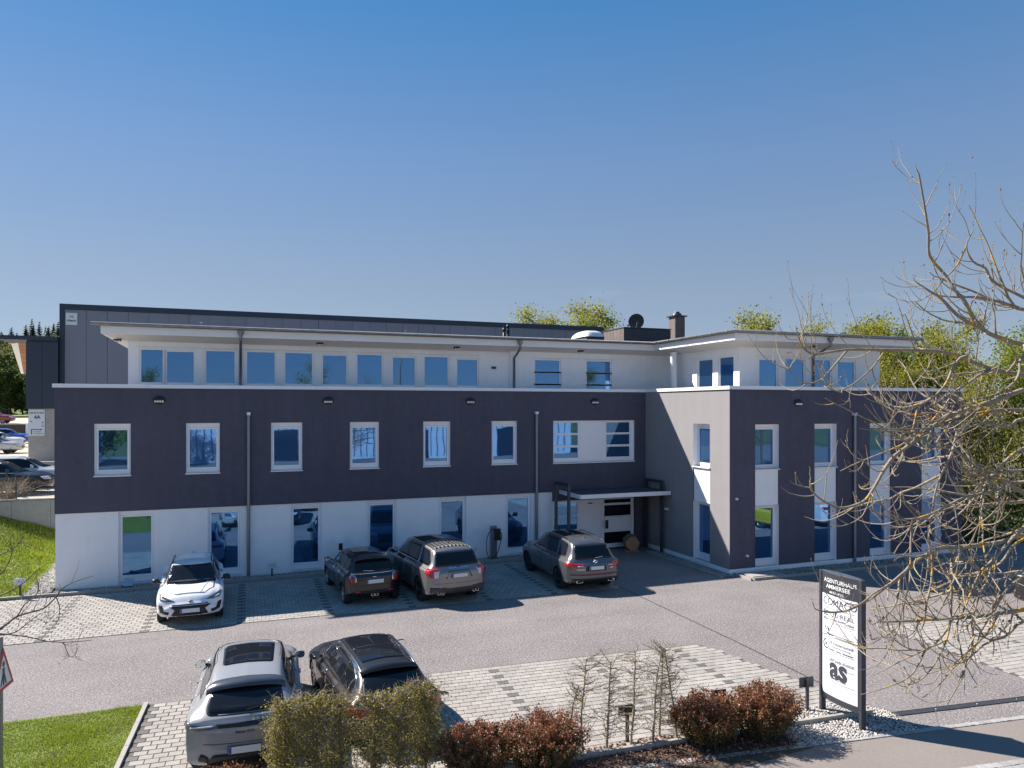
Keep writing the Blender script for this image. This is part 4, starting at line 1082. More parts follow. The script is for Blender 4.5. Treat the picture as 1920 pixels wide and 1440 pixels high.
#        y     zbot zbelt ztop  wbot wmax wbelt wtop
c = Car('grey_suv', 'light grey sporty SUV with dark glass roof parked nearest the camera beside the lawn', 'car', (5.74,-12.88), -3.0, [
    (-2.33,.36,.90,.96,.80,.86,.84,.74),(-2.27,.30,1.0,1.07,.86,.93,.88,.76),(-2.05,.27,1.06,1.18,.88,.955,.88,.72),(-1.75,.26,1.08,1.36,.89,.965,.86,.66),(-1.40,.26,1.05,1.48,.89,.968,.84,.61),(-0.80,.26,1.01,1.54,.88,.96,.835,.62),(-.1,.26,.99,1.56,.88,.955,.835,.635),(.45,.26,.98,1.52,.88,.955,.835,.62),(.95,.26,.98,1.28,.88,.96,.84,.64),(1.32,.26,.97,1.05,.88,.965,.84,.70),(1.9,.26,.90,.98,.88,.96,.82,.68),(2.20,.27,.80,.88,.84,.90,.74,.60),(2.36,.32,.62,.74,.74,.78,.62,.5)],
    P_MAC, 2.807, tr=.365, track=.80, tw=.27, rim='rim_dark', spokes=5)
c.root.scale = (0.955,)*3
c.window('rear_window', [(-.62,1.11),(.62,1.11),(.55,1.38),(.0,1.40),(-.55,1.38)], 'rear', .02, r=.07)
c.window('windscreen', [(-.64,1.08),(.64,1.08),(.56,1.47),(-.56,1.47)], 'front', r=.04)
c.windows([(1.0,1.04),(.0,1.05),(-.95,1.07),(-1.50,1.16),(-1.20,1.34),(-.6,1.47),(.2,1.48),(.55,1.40)], r=.05)
c.window('glass_roof', [(-.43,-.92),(.43,-.92),(.46,.20),(-.46,.20)], 'top', .015, r=.06)
sp = MB(); vs = []
for k in range(17):
    t = k/16*2-1; x = .66*t; p = c.on('top', x*.93, -1.42) ; q = c.on('top', x*.9, -1.44)
    yb_ = -1.80+.10*t*t; zt_ = p.z+.02
    vs += [(x*.93, -1.44, q.z-.006), (x, -1.56, zt_-.03), (x, yb_-.02, zt_-.075-.02*t*t), (x, yb_, zt_-.105-.02*t*t), (x*.95,-1.58, zt_-.10)]
sp.add(vs, [(k*5+j, k*5+j+1, (k+1)*5+j+1, (k+1)*5+j) for k in range(16) for j in range(4)], 0, True); sp.build('roof_spoiler', car_paint('dark_blue_spoiler', (0.045,0.05,0.065)), c.root)
c.tube('wiper', [c.on('rear', .02, 1.12, .02), c.on('rear', .22, 1.13, .03), c.on('rear', .44, 1.145, .025)], .014, M['trim_black'])
c.patch('light_bar', [(-.84,.925),(.84,.925),(.84,.99),(-.84,.99)], 'rear', M['trim_black'], off=.012)
c.mirror2('tail_light', [(.42,.928),(.87,.87),(.90,.99),(.44,.99)], 'rear', M['smoke_lens'], off=.02, round_=.02)
c.mirror2('tail_light_strip', [(.50,.95),(.86,.925),(.86,.95),(.50,.97)], 'rear', M['clear_lens'], off=.026, round_=.005)
for v in ('left','right'): c.patch('tail_light', [(-2.24,.89),(-1.95,.94),(-1.98,1.0),(-2.24,.995)], v, M['smoke_lens'], off=.014, round_=.015)
c.text('model_lettering', 'Macan GTS', 'rear', 0, .83, .055, M['print'], width=.30)
c.patch('tailgate_gap', [(-.66,.67),(.66,.67),(.66,.677),(-.66,.677)], 'rear', M['seam'], off=.006)
c.patch('diffuser', [(-.62,.32),(.62,.32),(.50,.50),(-.50,.50)], 'rear', M['trim_black'], off=.02, round_=.05)
c.plate('rear', .565)
c.mirror2('bumper_vent', [(.56,.36),(.74,.40),(.70,.52),(.58,.47)], 'rear', M['trim_black'], off=.012, round_=.03)
c.exhaust(.55,.33,'trim_black'); c.exhaust(-.55,.33,'trim_black')
c.door([(1.05,.36),(1.08,.98),(.02,1.0),(.0,.36)], (.18,.89)); c.door([(-.04,.36),(-.02,1.0),(-.86,1.03),(-.92,.70),(-.80,.45)], (-.78,.92))
c.mirrors(.78,1.05,.86,P_MAC,.9)
c.mirror2('headlight', [(.50,.66),(.80,.68),(.84,.82),(.56,.80)], 'front', M['smoke_lens'], round_=.04)
c.patch('grille', [(-.45,.34),(.45,.34),(.42,.52),(-.42,.52)], 'front', M['trim_black'], round_=.03); c.plate('front', .45)

# ---- dark brown estate car with chrome rails
P_MER = car_paint('dark_brown_paint', (0.024,0.017,0.015), 0.35)
c = Car('estate_car', 'dark brown estate car with chrome roof rails, half hidden behind the leafy hedge', 'car', (7.97,-12.80), 5.0, [
    (-2.35,.34,.80,.86,.76,.82,.80,.68),(-2.28,.28,.90,.96,.82,.90,.83,.72),(-2.10,.25,.95,1.10,.84,.915,.83,.68),(-1.75,.24,.96,1.34,.85,.92,.81,.61),(-1.45,.24,.96,1.42,.85,.92,.80,.60),(-.6,.24,.94,1.47,.84,.915,.79,.59),(.1,.24,.92,1.47,.84,.915,.79,.59),(.5,.24,.91,1.40,.84,.915,.79,.60),(1.05,.24,.90,1.08,.84,.92,.79,.66),(1.35,.24,.88,.97,.84,.92,.79,.68),(1.95,.24,.80,.90,.83,.91,.77,.66),(2.3,.25,.70,.78,.78,.84,.70,.58),(2.47,.3,.56,.64,.66,.7,.58,.48)],
    P_MER, 2.87, tr=.33, track=.77, tw=.23, spokes=9)
c.root.scale = (0.925,)*3
c.window('windscreen', [(-.64,.98),(.64,.98),(.52,1.36),(-.52,1.36)], 'front', r=.04)
c.window('rear_window', [(-.62,.99),(.62,.99),(.53,1.31),(-.53,1.31)], 'rear', r=.05)
sw = [(.98,.95),(-.0,.975),(-1.0,.99),(-1.78,1.03),(-1.62,1.22),(-1.2,1.34),(-.4,1.38),(.2,1.36),(.62,1.22)]
for v in ('right','left'):
    o = c.patch('side_window', sw, v, M['car_glass'], off=.008, round_=.05)
    c.patch('chrome_frame', c.grow(sw, .03), v, M['chrome'], off=.003, parent=o, round_=.07); c.patch('window_trim', c.grow(sw, .008), v, M['trim_black'], off=.0055, parent=o, round_=.05)
for y in (.05,-.95): c.both('window_pillar', [(y,.97),(y+.05,.97),(y+.02,1.37),(y-.03,1.37)], M['trim_black'], off=.010)
c.window('glass_roof', [(-.46,-1.30),(.46,-1.30),(.46,.25),(-.46,.25)], 'top', .01, r=.04)
c.patch('roof_divider', [(-.45,-.56),(.45,-.56),(.45,-.50),(-.45,-.50)], 'top', P_MER, off=.010)
c.rails(.545, -1.62, .34, 1.5, M['chrome'], .035)
sp = MB(); vs = []
for k in range(13):
    t = k/12*2-1; x = .58*t; p = c.on('top', x, -1.52); q = c.on('top', x, -1.36)
    vs += [(x,-1.36,q.z+.003),(x,-1.55,p.z+.015),(x,-1.80+.05*t*t,p.z-.012),(x,-1.78+.05*t*t,p.z-.05),(x,-1.58,p.z-.06)]
sp.add(vs, [(k*5+j, k*5+j+1, (k+1)*5+j+1, (k+1)*5+j) for k in range(12) for j in range(4)], 0, True); sp.build('roof_spoiler', P_MER, c.root)
c.mirror2('tail_light', [(.36,.76),(.62,.72),(.86,.74),(.86,.88),(.62,.86),(.38,.83)], 'rear', M['red_lens'], off=.016, round_=.03)
for v in ('left','right'): c.patch('tail_light', [(-2.22,.75),(-1.92,.80),(-1.95,.88),(-2.22,.89)], v, M['red_lens'], off=.012, round_=.02)
c.patch('chrome_strip', [(-.36,.835),(.36,.835),(.36,.86),(-.36,.86)], 'rear', M['chrome'], off=.012)
c.plate('rear', .70)
c.patch('bumper_trim', [(-.75,.30),(.75,.30),(.7,.42),(-.7,.42)], 'rear', M['trim_black'], off=.012, round_=.04); c.exhaust(.52,.33); c.exhaust(-.52,.33)
c.door([(1.02,.34),(1.05,.90),(.03,.94),(.0,.34)], (.2,.83), hm=M['chrome']); c.door([(-.04,.34),(-.0,.94),(-.96,.96),(-1.0,.66),(-.85,.42)], (-.80,.85), hm=M['chrome'])
c.mirrors(.80,1.0,.86,P_MER,1.0)
c.both('sill_strip', [(-.95,.30),(1.0,.30),(1.0,.325),(-.95,.325)], M['chrome'], off=.006)
c.mirror2('headlight', [(.42,.60),(.74,.62),(.80,.74),(.50,.72)], 'front', M['clear_lens'], round_=.04); c.patch('grille', [(-.4,.45),(.4,.45),(.42,.66),(-.42,.66)], 'front', M['trim_black'], round_=.04)

# ---- white compact hatchback, facing the yard
P_CUP = car_paint('white_paint', (0.80,0.80,0.81), 0, .25)
c = Car('white_hatchback', 'white hatchback with black roof rails facing the yard, leftmost car by the facade', 'car', (4.30,-3.62), 181.0, [
    (-2.22,.36,.80,.86,.76,.82,.80,.66),(-2.14,.30,.94,1.02,.82,.90,.82,.66),(-1.92,.26,.98,1.24,.84,.915,.81,.62),(-1.65,.25,.98,1.42,.84,.92,.80,.60),(-1.0,.25,.97,1.50,.84,.915,.79,.60),(-.2,.25,.95,1.53,.84,.91,.79,.61),(.30,.25,.94,1.47,.84,.91,.79,.61),(.85,.25,.93,1.17,.84,.915,.80,.66),(1.15,.25,.92,1.01,.84,.92,.80,.70),(1.7,.25,.86,.95,.84,.915,.78,.68),(2.02,.26,.74,.84,.82,.87,.72,.6),(2.20,.30,.56,.68,.74,.78,.62,.5)],
    P_CUP, 2.68, tr=.335, track=.78, tw=.24, rim='rim_dark', spokes=10, bowf=.2)
c.root.scale = (0.95,)*3
c.window('windscreen', [(-.69,1.005),(.69,1.005),(.55,1.415),(-.55,1.415)], 'front', .012, r=.035)
c.patch('dashboard', [(-.60,1.03),(.60,1.03),(.59,1.06),(.3,1.085),(-.6,1.07)], 'front', M['smoke_lens'], off=.0075)
c.window('rear_window', [(-.6,1.06),(.6,1.06),(.52,1.38),(-.52,1.38)], 'rear')
c.windows([(.85,.99),(-.1,1.0),(-1.0,1.02),(-1.55,1.08),(-1.3,1.30),(-.7,1.40),(.05,1.42),(.42,1.33)])
c.rails(.555, -1.35, .12, 1.5, M['trim_black'], .05); c.fin(-1.25, M['trim_black'])
c.door([(.92,.36),(.95,.94),(-.02,.97),(-.05,.36)], (.1,.86)); c.door([(-.09,.36),(-.06,.97),(-.9,.98),(-.95,.7),(-.8,.44)], (-.75,.88))
c.patch('bonnet', [(-.66,1.05),(.66,1.05),(.63,1.55),(.38,1.92),(-.38,1.92),(-.63,1.55)], 'top', P_CUP, off=.006, round_=.06)
c.patch('bonnet_gap', [(-.67,1.04),(.67,1.04),(.64,1.56),(.39,1.93),(-.39,1.93),(-.64,1.56)], 'top', M['seam'], off=.003, round_=.06)
for sx in (1,-1):
    c.patch('bonnet_crease', [(sx*.46,1.08),(sx*.475,1.08),(sx*.285,1.90),(sx*.27,1.90)], 'top', P_CUP, off=.016)
c.mirror2('headlight', [(.40,.725),(.62,.70),(.80,.72),(.835,.86),(.72,.83)], 'front', M['smoke_lens'], off=.010, round_=.02)
c.mirror2('light_signature', [(.62,.735),(.77,.745),(.79,.79),(.70,.77)], 'front', M['clear_lens'], off=.015, round_=.01)
c.patch('grille', [(-.52,.30),(.52,.30),(.40,.50),(.55,.585),(.50,.605),(-.50,.605),(-.55,.585),(-.40,.50)], 'front', M['trim_black'], off=.010, round_=.015)
c.patch('grille_slot', [(-.47,.618),(.47,.618),(.48,.65),(-.48,.65)], 'front', M['smoke_lens'], off=.007, round_=.01)
c.mirror2('side_intake', [(.58,.35),(.80,.40),(.84,.62),(.75,.60),(.70,.46),(.55,.43)], 'front', M['trim_black'], off=.010, round_=.02)
c.patch('emblem', [(0,.68),(.025,.715),(.065,.735),(.02,.73),(0,.715),(-.02,.73),(-.065,.735),(-.025,.715)], 'front', M['bronze'], off=.012)
c.plate('front', .475)
c.mirrors(.70,1.04,.88,M['trim_black'],.95)
c.mirror2('tail_light', [(.3,.82),(.82,.80),(.84,.9),(.3,.88)], 'rear', M['red_lens'])

# ---- dark small hatchback, seen from behind
P_MIN = car_paint('near_black_paint', (0.010,0.0095,0.011), 0.2)
c = Car('small_black_hatchback', 'small black five-door hatchback with upright oval red tail lights', 'car', (9.33,-3.50), 4.0, [
    (-1.83,.34,.86,.92,.76,.80,.77,.64),(-1.77,.28,.92,.98,.80,.86,.79,.64),(-1.65,.25,.94,1.10,.82,.875,.78,.61),(-1.48,.24,.95,1.32,.83,.88,.76,.57),(-1.34,.24,.95,1.395,.83,.88,.755,.565),(-.6,.24,.94,1.44,.82,.875,.75,.57),(.0,.24,.93,1.44,.82,.87,.75,.575),(.42,.24,.92,1.38,.82,.87,.75,.58),(.86,.24,.91,1.10,.82,.875,.76,.63),(1.10,.24,.90,.98,.82,.88,.76,.66),(1.65,.24,.84,.93,.82,.875,.75,.64),(1.95,.26,.74,.82,.78,.82,.68,.56),(2.08,.32,.58,.68,.68,.70,.58,.46)],
    P_MIN, 2.567, tr=.315, track=.74, tw=.21, rim='rim', spokes=10, arch=.045)
c.window('rear_window', [(-.59,1.00),(.59,1.00),(.51,1.28),(-.51,1.28)], 'rear', .014, r=.06)
c.window('windscreen', [(-.63,.99),(.63,.99),(.52,1.34),(-.52,1.34)], 'front', r=.04)
sw = [(.84,.97),(-.3,.985),(-1.28,1.0),(-1.38,1.06),(-1.30,1.30),(-.6,1.36),(.1,1.36),(.44,1.27)]
c.windows(sw, r=.04)
for y in (-.08,-.85): c.both('window_pillar', [(y,.985),(y+.05,.985),(y+.03,1.355),(y-.02,1.355)], M['trim_black'], off=.010)
c.both('chrome_belt', [(1.0,.945),(-1.45,.978),(-1.45,.995),(1.0,.962)], M['chrome'], off=.007)
c.patch('chrome_belt', [(-.70,.955),(.70,.955),(.70,.972),(-.70,.972)], 'rear', M['chrome'], off=.010)
c.window('glass_roof', [(-.44,-1.05),(.44,-1.05),(.44,.15),(-.44,.15)], 'top', .01, r=.05)
sp = MB(); vs = []
for k in range(13):
    t = k/12*2-1; x = .55*t; p = c.on('top', x, -1.32); q = c.on('top', x, -1.18)
    vs += [(x,-1.18,q.z+.003),(x,-1.36,p.z+.018),(x,-1.58+.05*t*t,p.z-.004),(x,-1.57+.05*t*t,p.z-.04),(x,-1.40,p.z-.06)]
sp.add(vs, [(k*5+j, k*5+j+1, (k+1)*5+j+1, (k+1)*5+j) for k in range(12) for j in range(4)], 0, True); sp.build('roof_spoiler', P_MIN, c.root)
tl = [(.575,.70),(.72,.70),(.735,.80),(.72,.915),(.585,.915),(.565,.80)]
c.mirror2('chrome_lamp_ring', c.grow(tl,.022), 'rear', M['chrome'], off=.012, round_=.07); c.mirror2('tail_light', tl, 'rear', M['red_lens'], off=.02, round_=.06)
c.mirror2('lamp_core', [(.62,.76),(.68,.76),(.68,.86),(.62,.86)], 'rear', M['red_dark'], off=.024, round_=.03)
c.plate('rear', .735); c.patch('badge', [(-.08,.865),(-.02,.85),(.02,.85),(.08,.865),(.03,.88),(-.03,.88)], 'rear', M['chrome'], off=.014)
c.patch('tailgate_gap', [(-.62,.615),(.62,.615),(.62,.623),(-.62,.623)], 'rear', M['seam'], off=.006)
c.patch('bumper_trim', [(-.62,.30),(.62,.30),(.56,.44),(-.56,.44)], 'rear', M['trim_black'], off=.012, round_=.04)
c.mirror2('rear_reflector', [(.42,.41),(.58,.41),(.57,.445),(.43,.445)], 'rear', M['red_lens'], off=.02, round_=.01)
c.exhaust(.06,.32); c.exhaust(-.06,.32)
c.tube('wiper', [c.on('rear', .0, 1.01, .02), c.on('rear', -.32, 1.03, .022)], .010, M['chrome'])
c.door([(.88,.36),(.90,.92),(-.04,.94),(-.06,.36)], (.08,.86), hm=M['chrome']); c.door([(-.10,.36),(-.08,.94),(-.84,.95),(-.88,.68),(-.76,.44)], (-.70,.88), hm=M['chrome'])
for y in (-1.2835,1.2835):
    for v in ('left','right'):
        arc = [(y+.415*math.cos(a), .305+.415*math.sin(a)) for a in np.linspace(math.pi*.02, math.pi*.98, 14)]; arc2 = [(y+.365*math.cos(a), .305+.365*math.sin(a)) for a in np.linspace(math.pi*.98, math.pi*.02, 14)]
        c.patch('arch_trim', arc+arc2, v, M['trim_black'], off=.008, step=.2)
c.mirrors(.70,1.02,.82,P_MIN,.95)
c.mirror2('headlight', [(.46,.62),(.70,.64),(.72,.80),(.50,.80)], 'front', M['clear_lens'], round_=.1); c.patch('grille', [(-.4,.45),(.4,.45),(.38,.66),(-.38,.66)], 'front', M['trim_black'], round_=.06)

# ---- large silver-grey SUV
P_EXP = car_paint('warm_silver_paint', (0.25,0.235,0.23), 0.5, .3)
c = Car('large_silver_suv', 'large silver SUV with black roof slats parked beside the small black hatchback', 'car', (11.60,-3.78), 6.0, [
    (-2.50,.44,1.02,1.08,.86,.92,.90,.74),(-2.43,.36,1.10,1.18,.92,.985,.90,.76),(-2.30,.33,1.14,1.36,.93,1.0,.89,.73),(-2.08,.32,1.15,1.66,.94,1.005,.87,.67),(-1.90,.32,1.15,1.73,.94,1.005,.865,.66),(-1.0,.32,1.14,1.77,.93,1.0,.86,.66),(.0,.32,1.12,1.77,.93,.995,.86,.665),(.55,.32,1.11,1.71,.93,.995,.86,.66),(1.02,.32,1.10,1.38,.93,1.0,.865,.70),(1.30,.32,1.10,1.20,.93,1.0,.865,.75),(1.95,.32,1.04,1.15,.92,.995,.85,.74),(2.32,.34,.92,1.02,.88,.93,.77,.64),(2.48,.4,.72,.84,.78,.82,.66,.54)],
    P_EXP, 3.025, tr=.385, track=.84, tw=.26, rim='rim_dark', spokes=5)
c.root.scale = (0.98,)*3
c.window('rear_window', [(-.72,1.21),(.72,1.21),(.62,1.60),(-.62,1.60)], 'rear', .012, r=.05)
c.window('windscreen', [(-.70,1.22),(.70,1.22),(.60,1.64),(-.60,1.64)], 'front', r=.04)
c.windows([(1.0,1.17),(.55,1.44),(.28,1.60),(-.98,1.65),(-1.06,1.20)], r=.04)
c.windows([(-1.22,1.20),(-1.14,1.63),(-1.82,1.60),(-2.10,1.30),(-2.05,1.22)], r=.05)
for y in (.0,): c.both('window_pillar', [(y-.04,1.18),(y+.05,1.18),(y+.02,1.66),(y-.07,1.66)], M['trim_black'], off=.010)
c.window('glass_roof', [(-.52,-.75),(.52,-.75),(.52,.35),(-.52,.35)], 'top', .02, r=.05)
for k in range(9):
    x = -.52+k*.13; c.patch('roof_slat', [(x-.026,-1.95),(x+.026,-1.95),(x+.026,-.88),(x-.026,-.88)], 'top', M['trim_black'], off=.012, step=.2)
c.rails(.62,-1.95,.2,1.8,M['chrome'],.04); c.fin(-1.55, M['trim_black'])
c.mirror2('tail_light', [(.66,.90),(.78,.86),(.80,1.14),(.62,1.14),(.60,1.08),(.66,1.02)], 'rear', M['clear_lens'], off=.014, round_=.02)
c.mirror2('tail_light', [(.80,.88),(.94,.92),(.95,1.15),(.62,1.15),(.62,1.07),(.80,1.06)], 'rear', M['red_lens'], off=.02, round_=.02)
for v in ('left','right'): c.patch('tail_light', [(-2.42,.92),(-2.20,1.02),(-2.16,1.15),(-2.38,1.15)], v, M['red_lens'], off=.014, round_=.02)
c.patch('plate_recess', [(-.44,.86),(-.36,1.08),(.36,1.08),(.44,.86),(.40,.85),(.33,1.03),(-.33,1.03),(-.40,.85)], 'rear', M['smoke_lens'], off=.012, step=.3)
c.text('model_lettering', 'EXPLORER', 'rear', 0, 1.13, .06, M['chrome'], width=.62)
c.patch('emblem', [(-.09,1.17),(0,1.15),(.09,1.17),(0,1.19)], 'rear', M['plate_blue'], off=.012, round_=.03)
c.plate('rear', .93)
c.patch('tailgate_gap', [(-.76,.70),(.76,.70),(.76,.708),(-.76,.708)], 'rear', M['seam'], off=.006)
c.patch('bumper_trim', [(-.90,.36),(.90,.36),(.90,.60),(.62,.60),(.58,.56),(-.58,.56),(-.62,.60),(-.90,.60)], 'rear', mat('grey_plastic', (.06,.055,.055), .6), off=.010, round_=.03)
c.patch('chrome_bumper_strip', [(-.92,.605),(-.60,.605),(-.57,.565),(-.55,.565),(-.58,.625),(-.92,.625)], 'rear', M['chrome'], off=.014, step=.3)
for x in (.52,.64,-.52,-.64): c.exhaust(x,.40,w=.045,h=.045)
c.mirror2('rear_reflector', [(.45,.555),(.56,.555),(.56,.585),(.45,.585)], 'rear', M['red_dark'], off=.018)
c.door([(1.06,.42),(1.08,1.10),(-.0,1.13),(-.04,.42)], (.14,1.02), hm=M['trim_black']); c.door([(-.08,.42),(-.05,1.13),(-1.08,1.15),(-1.12,.82),(-.95,.50)], (-.96,1.04), hm=M['trim_black'])
c.mirrors(.86,1.22,.94,P_EXP,1.2)
c.mirror2('headlight', [(.48,.84),(.84,.86),(.88,.98),(.54,.97)], 'front', M['clear_lens'], round_=.03); c.patch('grille', [(-.5,.60),(.5,.60),(.52,.92),(-.52,.92)], 'front', M['trim_black'], round_=.04)

# ---- steel-grey SUV by the entrance
P_KOD = car_paint('steel_grey_paint', (0.125,0.13,0.14), 0.5, .3)
c = Car('grey_family_suv', 'steel-grey SUV with silver roof rails parked by the entrance canopy', 'car', (16.42,-4.08), -1.0, [
    (-2.37,.42,.92,.98,.80,.86,.84,.70),(-2.29,.34,1.02,1.08,.86,.93,.86,.72),(-2.14,.29,1.05,1.26,.87,.94,.85,.69),(-1.90,.28,1.06,1.56,.88,.945,.83,.63),(-1.72,.28,1.06,1.63,.88,.945,.82,.62),(-.9,.28,1.05,1.67,.87,.94,.815,.62),(.0,.28,1.03,1.67,.87,.935,.815,.625),(.5,.28,1.02,1.60,.87,.935,.815,.625),(1.0,.28,1.01,1.27,.87,.94,.82,.67),(1.25,.28,1.0,1.11,.87,.945,.82,.71),(1.85,.28,.95,1.05,.87,.94,.81,.70),(2.15,.29,.84,.94,.83,.88,.73,.62),(2.32,.36,.64,.76,.74,.78,.62,.5)],
    P_KOD, 2.79, tr=.36, track=.795, tw=.25, rim='rim_dark', spokes=5)
c.window('rear_window', [(-.66,1.10),(.66,1.10),(.56,1.50),(-.56,1.50)], 'rear', .012, r=.06)
c.window('windscreen', [(-.66,1.12),(.66,1.12),(.56,1.53),(-.56,1.53)], 'front', r=.04)
c.windows([(.95,1.08),(.55,1.32),(.25,1.50),(-.86,1.55),(-.98,1.10)], r=.04)
c.windows([(-1.10,1.11),(-1.02,1.54),(-1.62,1.50),(-1.72,1.15)], r=.05)
c.both('window_pillar', [(.0,1.09),(.07,1.09),(.03,1.55),(-.04,1.55)], M['trim_black'], off=.010)
c.both('chrome_window_strip', [(1.0,1.06),(-1.78,1.085),(-1.78,1.10),(1.0,1.075)], M['chrome'], off=.009)
c.window('glass_roof', [(-.46,-.95),(.46,-.95),(.46,.30),(-.46,.30)], 'top', .02, r=.05)
c.rails(.585,-1.72,.25,1.7,M['chrome'],.05); c.fin(-1.45, P_KOD)
c.mirror2('tail_light', [(.36,.885),(.62,.86),(.85,.83),(.88,.99),(.62,.97),(.40,.935)], 'rear', M['red_lens'], off=.016, round_=.015)
c.mirror2('reverse_light', [(.42,.895),(.62,.875),(.62,.905),(.45,.915)], 'rear', M['clear_lens'], off=.021)
for v in ('left','right'): c.patch('tail_light', [(-2.26,.85),(-2.02,.92),(-2.06,1.0),(-2.26,1.0)], v, M['red_lens'], off=.014, round_=.02)
c.patch('badge', [(.065*math.cos(a), 1.015+.045*math.sin(a)) for a in np.linspace(0,2*math.pi,17)[:-1]], 'rear', M['chrome'], off=.016)
c.patch('plate_recess', [(-.36,.74),(.36,.74),(.34,.90),(-.34,.90)], 'rear', M['trim_black'], off=.006, round_=.02)
c.plate('rear', .83)
c.text('model_lettering', 'KODIAQ', 'rear', -.52, .775, .05, M['chrome'], width=.26); c.text('model_lettering', 'RS', 'rear', .56, .79, .05, M['chrome'], width=.12)
c.patch('reflector_band', [(-.84,.60),(.84,.60),(.84,.645),(-.84,.645)], 'rear', M['red_dark'], off=.012, round_=.01)
c.patch('bumper_trim', [(-.82,.32),(.82,.32),(.80,.50),(-.80,.50)], 'rear', M['trim_black'], off=.012, round_=.04)
c.exhaust(.56,.40,w=.12,h=.04); c.exhaust(-.56,.40,w=.12,h=.04)
c.tube('wiper', [c.on('rear', .0, 1.11, .02), c.on('rear', .30, 1.14, .022)], .011, M['chrome'])
c.door([(1.02,.38),(1.04,1.02),(.02,1.05),(-.02,.38)], (.16,.95)); c.door([(-.06,.38),(-.02,1.05),(-.98,1.06),(-1.02,.74),(-.88,.46)], (-.85,.97))
c.mirrors(.80,1.12,.89,P_KOD,1.1)
c.mirror2('headlight', [(.46,.74),(.78,.76),(.82,.88),(.5,.86)], 'front', M['clear_lens'], round_=.03); c.patch('grille', [(-.42,.55),(.42,.55),(.44,.82),(-.44,.82)], 'front', M['trim_black'], round_=.04)
# ------------------------------------------------------------------ left slope, terraces, far ground
def slope_z(x, y):
    k = np.clip((np.asarray(y)+.85)/6.85, 0, 1)
    return .03 + k**1.15*np.clip(1.17+.34*(-1.17-np.asarray(x)), .9, 2.2)
gx = np.linspace(-16, -.02, 34); gy = np.linspace(-.85, 6.05, 24)
V = np.array([(x, y, float(slope_z(x,y))-.03) for x in gx for y in gy]); n2 = len(gy)
F = np.array([(i*n2+j, (i+1)*n2+j, (i+1)*n2+j+1, i*n2+j+1) for i in range(len(gx)-1) for j in range(n2-1)]).ravel()
struct(link('lawn_slope', fast_mesh('lawn_slope', V, F, 4, M['grass_soil'])))
sheet('lawn', [(-14,-18.2),(3.49,-17.0),(3.77,-11.22),(-14,-11.0)], 0.012, M['grass_soil'])
sheet('planting_bed', [(3.80,-16.02),(15.0,-16.10),(15.0,-17.40),(3.80,-16.12)], 0.010, M['soil'])
sheet('planting_bed', [(3.80,-16.12),(15.0,-17.38),(15.0,-17.44),(3.80,-18.5)], 0.014, M['soil'])

GR1 = leaf_mat('grass_blade', (0.18,0.30,0.018), (0.44,0.47,0.06), .6, .3)
GR2 = leaf_mat('dry_grass', (0.24,0.20,0.08), (0.33,0.27,0.12), .7, .2)
def grass(name, n, place, h0, h1, w, seed, dry=.08):
    r = np.random.RandomState(seed); P = place(n, r); n = len(P)
    a = r.uniform(0,6.28,n); h = r.uniform(h0,h1,n); lean = r.uniform(0,.8,n)*h; b = r.uniform(0,6.28,n)
    cl = .65+.5*np.sin(P[:,0]*2.3+np.sin(P[:,1]*1.7)*2)*np.sin(P[:,1]*2.9+P[:,0]); h *= np.clip(cl,.45,1.25)
    dx, dy = np.cos(a)*w, np.sin(a)*w; top = P + np.stack([np.cos(b)*lean, np.sin(b)*lean, h],1)
    V = np.stack([P-np.stack([dx,dy,0*h],1), P+np.stack([dx,dy,0*h],1), top],1).reshape(-1,3)
    mi = (r.uniform(0,1,n) < dry + .25*(np.sin(P[:,0]*3.1)*np.sin(P[:,1]*3.7) > .55)).astype(int)
    o = link(name, fast_mesh(name, V, np.arange(3*n), 3, [GR1,GR2], mi)); o['kind'] = 'stuff'; return o
def lawn_place(n, r):
    x = r.uniform(-.5,3.77,n); y = r.uniform(-16.6,-11.25,n); k = x < 3.76+(y+11.2)*.058; return np.column_stack([x[k], y[k], np.full(k.sum(),.012)])
grass('grass', 72000, lawn_place, .03, .085, .007, 21, .12)
def slope_place(n, r):
    x = -14*r.uniform(0,1,n)**1.6 - .05; y = r.uniform(-.8,6.0,n); keep = x < -.72 + .10*y; x, y = x[keep], y[keep]
    return np.column_stack([x, y, slope_z(x,y)-.03])
grass('grass', 60000, slope_place, .05, .15, .016, 22, .03)
def side_gravel(n, r):
    y = r.uniform(-.85,5.5,n); x = r.uniform(0,1,n)*(-.78+.10*y) - .02
    return np.column_stack([x, y, slope_z(x,y)-.01])
stones('gravel', 4200, side_gravel, .04, .08, M['gravel'], 31)
# dandelion heads in the slope
r_ = np.random.RandomState(4); P = slope_place(70, r_)
V = []; 
for p in P:
    for k in range(5):
        a = k*1.2566; V.append((p[0]+.035*math.cos(a), p[1]+.035*math.sin(a), p[2]+.12))
o = link('dandelions', fast_mesh('dandelions', np.array(V), np.arange(len(V)), 5, mat('dandelion_yellow', (.6,.48,.05), .7))); o['kind'] = 'stuff'

